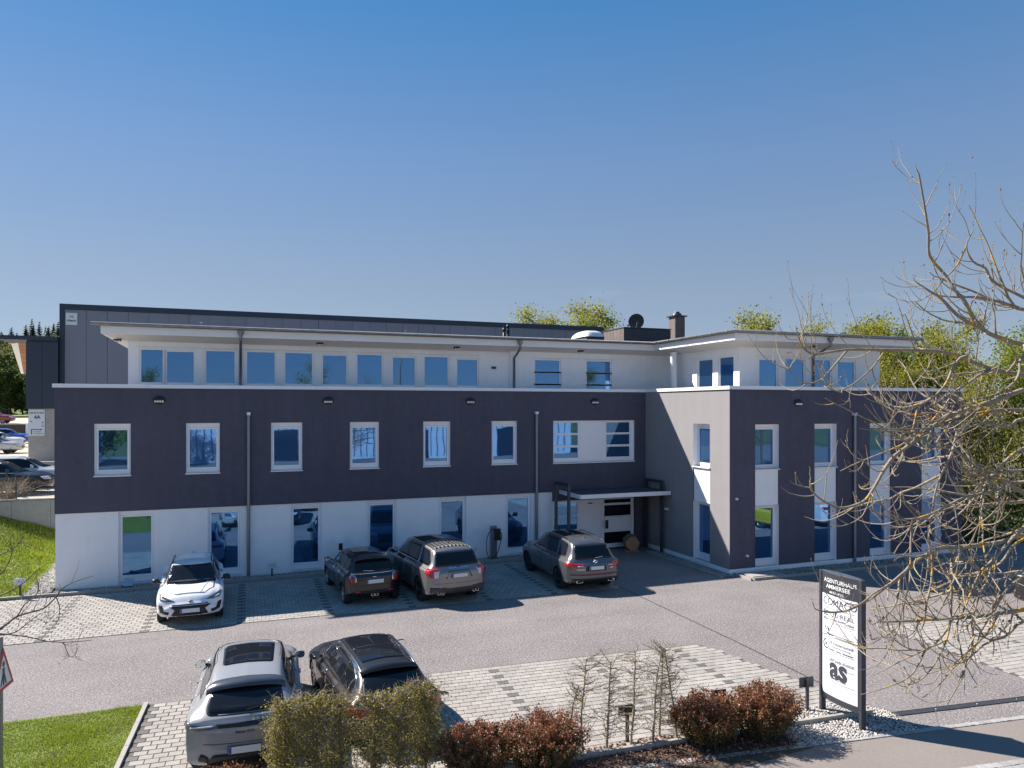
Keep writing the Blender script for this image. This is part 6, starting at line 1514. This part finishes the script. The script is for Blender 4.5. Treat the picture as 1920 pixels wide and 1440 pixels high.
# ---- big lichen-covered tree at the right: limbs traced from the crown, trunk outside the picture
def at(px, py, t): # a point of the crown at distance t ahead
    u, v = (px-960)/1380.0, (763.3-py)/1380.0
    return (5.45+t*(.35395+u*.93527), -27.68+t*(.93527-u*.35395), 6.0+v*t)
LIMBS = [ # thickness at the thick end (m), distance at the thick end, at the tip, points from trunk to tip
 (.046,9.3,8.6,[(2010,725),(1920,704),(1887,698),(1857,691),(1815,675),(1783,663),(1740,657),(1660,656),(1600,655),(1562,659),(1525,664),(1505,650),(1497,630)]),
 (.054,9.2,8.9,[(2020,690),(1920,647),(1897,641),(1854,625),(1833,607),(1821,589),(1808,564),(1787,540),(1772,515),(1743,480),(1741,439),(1734,390),(1723,328)]),
 (.040,8.9,8.8,[(1840,612),(1821,607),(1793,589),(1766,561),(1742,545),(1721,531)]),
 (.046,9.4,9.0,[(2040,600),(1920,580),(1903,575),(1867,564),(1830,557),(1796,557),(1766,555)]),
 (.036,9.6,9.3,[(2040,620),(1920,558),(1879,538),(1857,522),(1848,503),(1824,490),(1812,462),(1822,437)]),
 (.046,8.8,8.3,[(2030,690),(1920,730),(1860,752),(1790,775),(1767,785),(1740,807),(1707,833),(1677,855),(1657,882),(1639,914),(1623,937),(1600,948),(1574,952),(1545,940),(1523,921),(1519,903)]),
 (.042,9.0,8.7,[(2010,965),(1920,925),(1863,890),(1840,878),(1812,860),(1790,843),(1770,833),(1735,815),(1690,800),(1668,775),(1655,748)]),
 (.030,8.8,8.4,[(1800,790),(1790,830),(1783,853),(1765,890),(1755,918),(1750,948),(1762,975)]),
 (.034,8.7,8.2,[(2010,890),(1920,903),(1873,917),(1833,927),(1807,933),(1760,957),(1733,968),(1710,973),(1673,972),(1640,958),(1612,940)]),
 (.034,9.0,8.6,[(2010,925),(1920,940),(1876,943),(1837,947),(1807,947),(1773,955),(1720,975),(1690,985)]),
 (.044,8.5,7.9,[(2020,990),(1920,1002),(1873,1017),(1807,1025),(1767,1027),(1747,1035),(1713,1055),(1687,1083),(1665,1098),(1640,1117),(1623,1128),(1591,1144),(1558,1148),(1536,1144)]),
 (.046,8.2,7.8,[(2020,1122),(1920,1143),(1873,1150),(1823,1157),(1757,1161),(1707,1164),(1657,1166)]),
 (.026,8.3,8.0,[(1800,1040),(1785,1047),(1784,1107),(1783,1148),(1781,1172),(1775,1199),(1765,1222),(1748,1251),(1726,1275),(1695,1287)]),
 (.032,8.6,8.1,[(1990,960),(1925,985),(1887,1022),(1862,1050),(1840,1070),(1825,1100),(1812,1132),(1795,1168),(1790,1190)]),
 (.028,8.8,8.4,[(1990,980),(1920,1010),(1897,1027),(1877,1055),(1848,1070),(1820,1077),(1793,1073),(1767,1057),(1755,1040)]),
 (.030,8.4,8.0,[(2010,1040),(1920,1070),(1890,1082),(1850,1095),(1837,1117),(1827,1148),(1824,1180)]),
 (.030,8.9,8.5,[(1815,668),(1800,672),(1787,690),(1773,720),(1753,742),(1727,758),(1697,770),(1673,773),(1655,760)]),
 (.030,9.1,8.7,[(1870,690),(1837,703),(1817,717),(1790,735),(1763,770),(1735,775),(1700,778)]),
 (.028,9.0,8.6,[(2000,640),(1920,667),(1912,698),(1900,718),(1865,740),(1807,750),(1770,743),(1735,745)]),
 (.040,9.2,8.8,[(2020,760),(1920,768),(1873,768),(1832,775),(1800,777),(1760,790)]),
 (.030,8.3,7.9,[(1990,1180),(1920,1165),(1890,1190),(1862,1200),(1845,1195),(1822,1190)]),
 (.022,8.2,7.9,[(1823,1157),(1823,1215),(1815,1235),(1800,1243),(1785,1244)]),
 (.020,8.3,8.0,[(1781,1172),(1760,1200),(1735,1218),(1712,1218),(1688,1208),(1658,1182)]),
 (.034,9.0,8.6,[(2000,830),(1920,840),(1880,870),(1850,905),(1838,950),(1842,990)]),
 (.034,8.9,8.5,[(2010,800),(1920,785),(1890,800),(1862,795),(1835,795),(1800,812),(1780,845)]),
 (.028,8.5,8.2,[(1960,1060),(1905,1090),(1880,1115),(1862,1140),(1855,1165)]),
 (.028,9.0,8.6,[(1990,860),(1925,880),(1880,885),(1845,900),(1822,930),(1812,965)]),
 (.024,8.4,8.0,[(1747,1035),(1748,1070),(1745,1100),(1737,1130),(1735,1160),(1728,1180)]),
 (.022,8.3,7.9,[(1687,1083),(1684,1115),(1675,1140),(1655,1160),(1640,1170)]),
 (.020,8.9,8.6,[(1590,655),(1560,690),(1535,715),(1500,717),(1483,700),(1476,680)]),
 (.020,8.9,8.6,[(1660,657),(1635,690),(1600,720),(1570,733),(1545,722),(1530,705)]),
]
big = thing('bare_tree', 'large bare tree with yellow lichen on its limbs reaching in from the right edge', 'tree', (0,0,0))
rngt = random.Random(5)
def smooth(pts, k=3):
    pts = [Vector(p) for p in pts]; out = []
    for i in range(len(pts)-1):
        p0, p1, p2, p3 = pts[max(0,i-1)], pts[i], pts[i+1], pts[min(len(pts)-1,i+2)]
        for j in range(k):
            t = j/k; out.append(.5*((2*p1)+(p2-p0)*t+(2*p0-5*p1+4*p2-p3)*t*t+(3*p1-p0-3*p2+p3)*t**3))
    out.append(pts[-1]); return out
TW = MB(); BUDS = []
VIEW = Vector((.35395,.93527,0)); SIDE = Vector((.93527,-.35395,0))
def twig(p, d, L, r, lvl):
    pts = [Vector(p)]; d = d.normalized(); n = 7
    for k in range(n):
        d = (d + Vector((rngt.gauss(0,.12),rngt.gauss(0,.12),.13+.10*k/n+rngt.gauss(0,.09)))).normalized()
        pts.append(pts[-1]+d*(L/n))
        if rngt.random() < .6: BUDS.append((pts[-1].copy(), d.copy(), .0085))
    TW.tube(pts, [r*(1-.72*k/n) for k in range(n+1)], 5 if r > .005 else 4, cap=False)
    BUDS.append((pts[-1], d, .014 if rngt.random() < .85 else .026))
    if lvl > 0:
        for k in range(rngt.choice((1,1,2,2))):
            b = pts[rngt.randint(2,n-1)]; twig(b, d + Vector((rngt.gauss(0,.55),rngt.gauss(0,.55),rngt.gauss(.1,.4))), L*rngt.uniform(.35,.65), r*.6, lvl-1)
for (r0, t0, t1, pp) in LIMBS:
    n = len(pp); off = rngt.uniform(-.12,.12)
    pts = smooth([at(x, y, t0+(t1-t0)*(i/(n-1))+off*math.sin(i*.9)) for i, (x,y) in enumerate(pp)])
    m = len(pts); rad = [r0*.68*(1-.70*(i/(m-1))**.9)*(1+.12*rngt.uniform(-1,1)) for i in range(m)]
    g = MB(); g.tube(pts, rad, 8); g.build('limb', M['bark'], big)
    L = sum((pts[i+1]-pts[i]).length for i in range(m-1)); k = int(L*4.6)+2
    for q in range(k):
        i = rngt.randint(int(m*.22), m-2); d = (pts[i+1]-pts[i]).normalized()
        side = d.cross(Vector((rngt.gauss(0,1),rngt.gauss(0,1),rngt.gauss(0,1)))).normalized()
        twig(pts[i], d*.6 + side*.75 + Vector((0,0,-.22)), rngt.uniform(.20,.80), max(.0074, rad[i]*.46), 1 if rngt.random() < .55 else 0)
    twig(pts[-1], pts[-1]-pts[-2], .12, rad[-1], 1)
# finer branches that fill the crown between the traced limbs
SEC = []
for (r0, t0, t1, pp) in LIMBS:
    n = len(pp)
    for i in range(n-1):
        if pp[i][0] < 1690 or pp[i][0] > 1990: continue
        if rngt.random() < (.5 if pp[i][1] > 720 else .18): SEC.append((pp[i], t0+(t1-t0)*i/(n-1)))
for (x, y), t in SEC:
    p = Vector(at(x, y, t)); d = (SIDE*-rngt.uniform(.2,1.0) + VIEW*rngt.gauss(0,.55) + Vector((0,0,rngt.gauss(-.15,.55)))).normalized(); pts = [p]; L = rngt.uniform(.6,1.5); n = 9
    for k in range(n):
        d = (d + Vector((rngt.gauss(0,.11),rngt.gauss(0,.11),.05+rngt.gauss(0,.11)))).normalized(); pts.append(pts[-1]+d*(L/n))
    r0 = rngt.uniform(.011,.017); g = MB(); rad = [r0*(1-.65*k/n) for k in range(n+1)]; g.tube(pts, rad, 6); g.build('branch', M['bark'], big)
    for q in range(int(L*3)):
        i = rngt.randint(1, n-1); dd = (pts[i+1]-pts[i]).normalized(); side = dd.cross(Vector((rngt.gauss(0,1),rngt.gauss(0,1),rngt.gauss(0,1)))).normalized()
        twig(pts[i], dd*.6+side*.7+Vector((0,0,-.15)), rngt.uniform(.18,.6), max(.0066, rad[i]*.55), 1 if rngt.random() < .4 else 0)
# trunk and heavy boughs beyond the right edge that carry the limbs
tb = Vector(at(2230, 763, 9.3)); tb.z = 0
g = MB(); tpts = [tb, tb+Vector((.05,.02,2)), tb+Vector((-.02,.05,4)), tb+Vector((.1,.0,6)), tb+Vector((.05,.1,8)), tb+Vector((.2,.2,10))]; g.tube(tpts, [.26,.22,.19,.15,.11,.05], 10); g.build('trunk', M['bark'], big)
for (r0, t0, t1, pp) in LIMBS:
    if pp[0][0] < 1985: continue
    a = Vector(at(pp[0][0], pp[0][1], t0)); zc = min(7.5, max(1.2, a.z-.25)); b = tb + Vector((0,0,zc))
    g = MB(); g.tube([b, b.lerp(a,.5)+Vector((0,0,.05)), a], [r0*.85, r0*.65, r0*.5], 8); g.build('bough', M['bark'], big)
TW.build('twigs', M['twig'], big)['kind'] = 'stuff'
bm_ = MB()
for p, d, s in BUDS:
    u = d.orthogonal().normalized(); w = d.cross(u); c = p
    bm_.add([c-d*s*.5, c+u*s*.45, c+w*s*.45, c-u*s*.45, c-w*s*.45, c+d*s*1.1], [(0,2,1),(0,3,2),(0,4,3),(0,1,4),(5,1,2),(5,2,3),(5,3,4),(5,4,1)])
bm_.build('buds', M['bud'], big)['kind'] = 'stuff'

# ---- small bare tree at the lower left, trunk outside the picture
LEFT = [(.030,9.4,9.0,[(-60,1225),(0,1180),(28,1158),(53,1149),(83,1140),(105,1119),(119,1102),(142,1090),(174,1080)]),(.020,9.5,9.2,[(-50,1135),(0,1117),(25,1105),(47,1091),(67,1072),(86,1058)]),
 (.020,9.3,9.0,[(10,1172),(33,1154),(46,1133),(67,1116),(73,1098),(66,1082)]),(.022,9.2,8.9,[(-50,1185),(0,1188),(52,1194),(87,1202),(129,1204),(175,1200)]),(.012,9.1,8.9,[(118,1204),(121,1209),(126,1222),(133,1232),(146,1231)]),
 (.018,9.2,9.0,[(0,1190),(27,1186),(50,1170),(73,1152),(100,1145)]),(.018,9.6,9.4,[(-40,1105),(0,1078),(12,1062),(20,1045),(22,1030),(17,1012)]),(.014,9.6,9.4,[(0,1040),(22,1030),(38,1015),(44,1000)]),(.014,9.4,9.2,[(105,1119),(112,1140),(108,1165),(95,1180)])]
lt = thing('small_bare_tree', 'small bare tree with dark thin branches reaching in from the lower left edge', 'tree', (0,0,0)); TW = MB(); BUDS = []
for (r0, t0, t1, pp) in LEFT:
    n = len(pp); pts = smooth([at(x, y, t0+(t1-t0)*i/(n-1)) for i, (x,y) in enumerate(pp)]); m = len(pts); rad = [r0*.5*(1-.7*i/(m-1)) for i in range(m)]
    g = MB(); g.tube(pts, rad, 6); g.build('limb', M['bark_dark'], lt)
    for q in range(9):
        i = rngt.randint(2, m-2); d = (pts[i+1]-pts[i]).normalized(); side = d.cross(Vector((rngt.gauss(0,1),rngt.gauss(0,1),rngt.gauss(0,1)))).normalized()
        twig(pts[i], d*.6+side*.7, rngt.uniform(.10,.32), max(.0028, rad[i]*.45), 1 if rngt.random() < .4 else 0)
TW.build('twigs', M['bark_dark'], lt)['kind'] = 'stuff'
bm_ = MB()
for p, d, s in BUDS:
    u = d.orthogonal().normalized(); w = d.cross(u); s *= .8
    bm_.add([p-d*s*.5, p+u*s*.4, p+w*s*.4, p-u*s*.4, p-w*s*.4, p+d*s], [(0,2,1),(0,3,2),(0,4,3),(0,1,4),(5,1,2),(5,2,3),(5,3,4),(5,4,1)])
bm_.build('buds', M['bud'], lt)['kind'] = 'stuff'
g = MB(); b = Vector(at(-230,1200,9.6)); b.z = 0; g.tube([b, b+Vector((0,0,1.2)), b+Vector((.1,0,2.6)), b+Vector((.1,.1,4.2))], [.09,.07,.055,.02], 8); g.build('trunk', M['bark_dark'], lt)
g = MB()
for (r0, t0, t1, pp) in LEFT:
    if pp[0][0] < -30:
        a = Vector(at(*pp[0], t0)); g = MB(); g.tube([b+Vector((.08,0,max(1.0,a.z-.3))), a], [r0*.8, r0*.5], 6); g.build('bough', M['bark_dark'], lt)
# bare twiggy bush on the slope before the black estate
bt = thing('bare_bush', 'bare brown twiggy bush on the slope in front of the black estate', 'bush', (-2.95,6.75,2.30)); g = MB(); rb = random.Random(3)
for k in range(60):
    a = rb.uniform(0,6.28); p, d = limb(g, (rb.gauss(0,.1),rb.gauss(0,.1),0), (math.cos(a)*.9,math.sin(a)*.9,.9), rb.uniform(.7,1.45), .013, .004, rb, .05, .22, 5, 4)
    for q in range(4): limb(g, p[2+q//2], d+Vector((rb.gauss(0,.7),rb.gauss(0,.7),rb.gauss(0,.5))), rb.uniform(.25,.55), .006, .002, rb, .05, .25, 4, 3)
g.build('twigs', M['twig'], bt)['kind'] = 'stuff'

# ------------------------------------------------------------------ sign pylon
py = thing('sign_pylon', 'tall white company sign pylon with dark header and curved face beside the drive', 'sign', (16.36,-16.72,0), R(0))
W_, HT = 1.03, 2.78       # width along y, height; faces bulge to -x and +x
def arc(t, sx, k=1.0): return (sx*(.04+.055*k*(1-(2*t-1)**2)), (t-.5)*(W_-.10))
NA = 14
g = MB()
out = [arc(i/NA, -1) for i in range(NA+1)] + [arc(1-i/NA, 1) for i in range(NA+1)]
g.prism(out, .30, HT, 0)
core = g.build('casing', M['anthracite'], py)
for sy in (-1,1):
    g = MB(); y0 = sy*(W_/2-.05); g.bbox(-.055,.055,min(y0,y0+sy*.06),max(y0,y0+sy*.06),.0,HT+.005,.004); g.build('post', M['anthracite'], py)
cap = MB(); o2 = [arc(i/NA, -1, 1.04) for i in range(NA+1)] + [arc(1-i/NA, 1, 1.04) for i in range(NA+1)]; cap.prism(o2, HT+.001, HT+.012, 0); cap.build('top_plate', M['steel'], py)
def face(u, z, d=.004):     # u: 0 at the far end .. 1 at the near end of the face seen from the yard's left
    x, y = arc(1-u, -1); return (x-d, y, z)
def face_quad(mb, u0, u1, z0, z1, d, mi=0):
    n = max(1, int((u1-u0)*NA+.5))
    for i in range(n):
        a, b = u0+(u1-u0)*i/n, u0+(u1-u0)*(i+1)/n; mb.quad(face(a,z0,d), face(b,z0,d), face(b,z1,d), face(a,z1,d), mi)
g = MB(); face_quad(g, .025, .965, .42, 2.36, .004); pnl_ = g.build('sign_panel', M['sign_white'], py)
LW = W_-.10
def ftext(mb, txt, u0, z, size, width=None, bold=0.0, align='LEFT', mi=0, d=.007, rot=0):
    def f(a, b):
        if rot: a, b = -b, a
        return face(u0 + a/LW, z+b, d)
    add_text(mb, txt, size, f, align, bold, mi, width=width)
for a_ in (('AGENTURHAUS', .09, 2.60, .115, .80, .001),('AMMERSEE', .16, 2.485, .115, .60, .001),('AM BÜCHELE 2', .26, 2.40, .055, .36, .001)): g = MB(); ftext(g, *a_); g.build('header_lettering', M['print_white'], py)
for z in (2.10,1.83,1.55,1.27,.99,.70): g = MB(); face_quad(g, .06, .90, z, z+.008, .006); g.build('divider', M['print'], py)
def row(m='print'):
    global g
    if g.v: g.build('lettering', M[m], py)
    g = MB()
g = MB(); ftext(g, 'COMACO', .06, 2.165, .20, .82); ftext(g, 'CONSULT GMBH', .45, 2.12, .035, .26); row()
ftext(g, '3D REAL', .33, 1.96, .12, .52); ftext(g, 'SOLUTION', .27, 1.88, .05, .32); ftext(g, 'GMBH', .66, 1.86, .06, .20)
for k in range(3): face_quad(g, .09, .13, 1.86+k*.075, 1.86+k*.075+.055, .007); face_quad(g, .15, .21, 1.86+k*.075+.01, 1.86+k*.075+.035, .007)
row()
g.add([face(.08,1.80,.007), face(.20,1.64,.007), face(.12,1.70,.007)], [(0,1,2)]); g.add([face(.16,1.76,.007), face(.25,1.70,.007), face(.24,1.62,.007)], [(0,1,2)])
ftext(g, 'Pegasus', .17, 1.585, .06, .20, .002); face_quad(g, .40, .88, 1.60, 1.612, .007); row()
n = 24
for i in range(n):
    a0, a1 = 1.2+4.9*i/n, 1.2+4.9*(i+1)/n; f2 = lambda a, r: face(.15+r*math.cos(a)/LW, 1.39+r*math.sin(a)*1.1, .007)
    th = .022*math.sin(math.pi*(i+.5)/n)+.006; g.add([f2(a0,.085), f2(a1,.085), f2(a1,.085-th), f2(a0,.085-th)], [(0,1,2,3)])
for a in (0,1):
    for b in (0,1): face_quad(g, .125+.03*a, .148+.03*a, 1.365+.03*b, 1.388+.03*b, .007)
ftext(g, 'SF Fenstertechnik', .27, 1.42, .085, .57); ftext(g, 'Sonnenschutz & Montage', .32, 1.365, .045, .46); ftext(g, 'Fenster · Türen · Beschattung', .25, 1.30, .05, .58, .001); row()
ftext(g, 'LifeGuide-Institut', .24, 1.09, .10, .60); row()
ftext(g, 'as', .27, .79, .58, .44, .022); ftext(g, 'ARCHITEKTUR SCHMID', .26, .745, .035, .42, .0); row()
ftext(g, 'CH', .07, 1.095, .085, .13); row('print_grey')

# parking-bay name plates
def bay_sign(loc, rz, label, dark=False, h=.62):
    t = thing('bay_sign', label, 'sign', loc, rz, 'small name plates at the parking bays')
    g = MB(); g.box(-.03,.03,.012,.05,0,h-.02); g.build('post', M['anthracite'], t)
    g = MB(); g.bbox(-.16,.16,-.008,.012,h-.20,h,.003); g.build('plate', M['anthracite' if dark else 'sign_white'], t)
    if not dark:
        g = MB(); g.box(-.10,.08,-.0105,-.0085,h-.085,h-.065); g.box(-.06,.10,-.0105,-.0085,h-.125,h-.105); g.build('lettering', M['print_grey'], t)
    return t
bay_sign((-.80,-.70,.04), R(-12), 'small white name plate on a dark post at the lawn edge, far left', h=.60); bay_sign((6.72,-.42,0), R(0), 'small white name plate before the white wall right of the white hatchback', h=.52); bay_sign((14.15,-.42,0), 0, 'small white name plate just behind the large silver SUV', h=.55)
for x, y, l in ((9.45,-16.02,'dark back of a name plate peeking out of the left red shrub'),(12.05,-16.05,'dark back of a name plate between the bare hornbeams'),(14.02,-16.05,'dark back of a name plate peeking out of the right red shrub'),(16.05,-16.12,'dark back of a name plate standing beside the sign pylon')):
    bay_sign((x,y,0), R(174), l, True, .66)
t = thing('wall_charger', 'small white wall charger with black display behind the small black hatchback', 'charger', (9.10,-.30,0))
g = MB(); g.bbox(-.16,.16,-.13,.0,.68,1.2,.02); g.build('housing', M['white_trim'], t); g = MB(); g.box(-.07,.07,-.136,-.131,.80,1.05); g.build('display', M['black'], t); g = MB(); g.box(-.05,.05,-.05,.05,0,.68); g.build('post', M['zinc'], t)
t = thing('charging_post', 'grey charging post with black charger box and looped cable by the facade', 'charging post', (15.02,-.33,0))
g = MB(); g.bbox(-.12,.12,-.08,.08,0,1.33,.01); g.build('post', M['zinc'], t); g = MB(); g.bbox(.02,.24,-.20,-.085,.78,1.24,.03); g.build('charger_box', M['black'], t)
g = MB(); g.tube(smooth([(.05,-.2,1.2),(-.16,-.24,1.22),(-.34,-.26,.95),(-.38,-.26,.5),(-.28,-.25,.15),(-.1,-.22,.10),(.1,-.2,.3),(.2,-.2,.6),(.28,-.2,1.0),(.2,-.2,1.1)],4), .017, 6); g.build('cable', M['black'], t)
t = thing('ground_floodlight', 'small tilted floodlight lying in the gravel by the white wall', 'floodlight', (2.19,-.62,.0))
g = MB(); g.bbox(-.14,.14,-.04,.04,.10,.38,.01); h_ = g.build('housing', M['steel'], t); h_.rotation_euler = (R(-28),R(8),0); g = MB(); g.box(-.16,.16,-.02,.02,0,.12); g.build('bracket', M['black'], t)
t = thing('log_section', 'short thick log section with reddish cut face beside the entrance door', 'log', (20.98,-.72,0), R(-20))
g = MB(); ns = 22; pr = [(1+.06*math.sin(k*2.1)+.04*math.sin(k*5.3)) for k in range(ns)]
ring = lambda y, s: [(s*pr[k]*.30*math.cos(2*math.pi*k/ns), y, .36+s*pr[k]*.30*math.sin(2*math.pi*k/ns)) for k in range(ns)]
a_, b_ = ring(-.30,1), ring(.30,1.04); g.add(a_+b_, [(k,(k+1)%ns,ns+(k+1)%ns,ns+k) for k in range(ns)], 0, True); g.add(b_, [tuple(range(ns))]); g.build('bark', M['log_bark'], t)
g = MB(); g.add(ring(-.303,.95), [tuple(range(ns))[::-1]]); g.build('cut_face', M['log_cut'], t); g = MB(); g.box(-.28,.28,-.25,.25,0,.07); g.build('base', M['log_cut'], t)
t = thing('ground_slab', 'flat concrete slab in the gravel at the wing corner', 'slab', (22.9,-6.45,0), 0); g = MB(); g.bbox(-.55,.85,-.25,.35,0,.10,.01); g.build('slab', M['kerb'], t)
# traffic sign at the left edge
t = thing('warning_sign', 'triangular red-bordered warning sign on a grey pole at the left edge', 'traffic sign', (1.965,-13.62,0), R(83))
g = MB(); g.tube([(0,.035,0),(0,.035,2.28)], .032, 10); g.build('pole', M['zinc'], t)
S_ = .80; hh = S_*.866; z0 = 1.42
def tri(k, y): return [(-S_/2*k,y,z0+hh/3*(1-k)),(S_/2*k,y,z0+hh/3*(1-k)),(0,y,z0+hh/3+hh*2/3*k)]
g = MB(); g.add(tri(1,-.002)+tri(1,.004), [(0,1,2),(5,4,3),(0,3,4,1),(1,4,5,2),(2,5,3,0)]); pl = g.build('plate', M['sign_red'], t)
g = MB(); g.add(tri(.74,-.0035), [(0,1,2)]); g.build('white_field', M['sign_white'], pl)
g = MB(); g.add([(-.03,-.005,1.5),(.03,-.005,1.5),(.045,-.005,1.78),(-.045,-.005,1.78)], [(0,1,2,3)]); g.lathe([(0,0),(.045,0)], axis='y', seg=10, c=(0,-.005,1.84)); g.add([(-.12,-.005,1.5),(-.07,-.005,1.5),(-.02,-.005,1.66),(-.05,-.005,1.68)], [(0,1,2,3)]); g.add([(.07,-.005,1.5),(.12,-.005,1.5),(.05,-.005,1.68),(.02,-.005,1.66)], [(0,1,2,3)]); g.build('symbol', M['print'], pl)

# ------------------------------------------------------------------ across the street (seen only in the window glass)
op = thing('opposite_hall', 'pale ribbed hall across the street, mirrored in the first-floor glass', 'hall', (0,0,0))
g = MB(); g.box(0,46,-75,-58,0,6.2); g.build('wall', mat('pale_hall_wall', (.62,.66,.72), .6), op)
g = MB()
for k in range(60): g.box(.2+k*.76,.28+k*.76,-58,-57.94,.3,6.1)
g.build('ribs', M['panel_grey'], op)['kind'] = 'stuff'; g = MB(); g.box(-.2,46.2,-75.2,-57.8,6.2,6.6); g.build('roof_edge', M['navy'], op)
for x in (9,24,36): g = MB(); g.box(x,x+3.2,-57.93,-57.9,0,3.4); g.build('gate', M['navy'], op)
hs_ = thing('red_roof_house', 'house with red tiled roof across the street, mirrored in the glass', 'house', (-13,-60,0))
g = MB(); g.box(-5,5,-4,4,0,4.5); g.build('wall', M['white_wall'], hs_); g = MB(); g.add([(-5.4,-4.5,4.4),(5.4,-4.5,4.4),(5.4,4.5,4.4),(-5.4,4.5,4.4),(-5.4,0,7.6),(5.4,0,7.6)], [(0,1,5,4),(3,4,5,2),(0,4,3),(1,2,5),(0,3,2,1)]); g.build('roof', mat('red_tile', (.30,.07,.04), .8), hs_)
for i, (x, y, s) in enumerate(((-4,-52,1.0),(13.5,-50,.9),(42,-44,1.1),(52,-40,1.0))): plant(tC if i % 2 else tB, False, (x,y,0), i*1.3, s, 'tree across the street, mirrored in the window glass', 'trees across the street')
for i, (x, y, s, w) in enumerate(((-7.5,-56,.8,'beside the red-roofed house'),(-19,-58,1.0,'left of the red-roofed house'))): plant(tF, False, (x,y,0), i*1.9, s, 'dark tree across the street '+w+', mirrored in the glass', 'trees across the street')
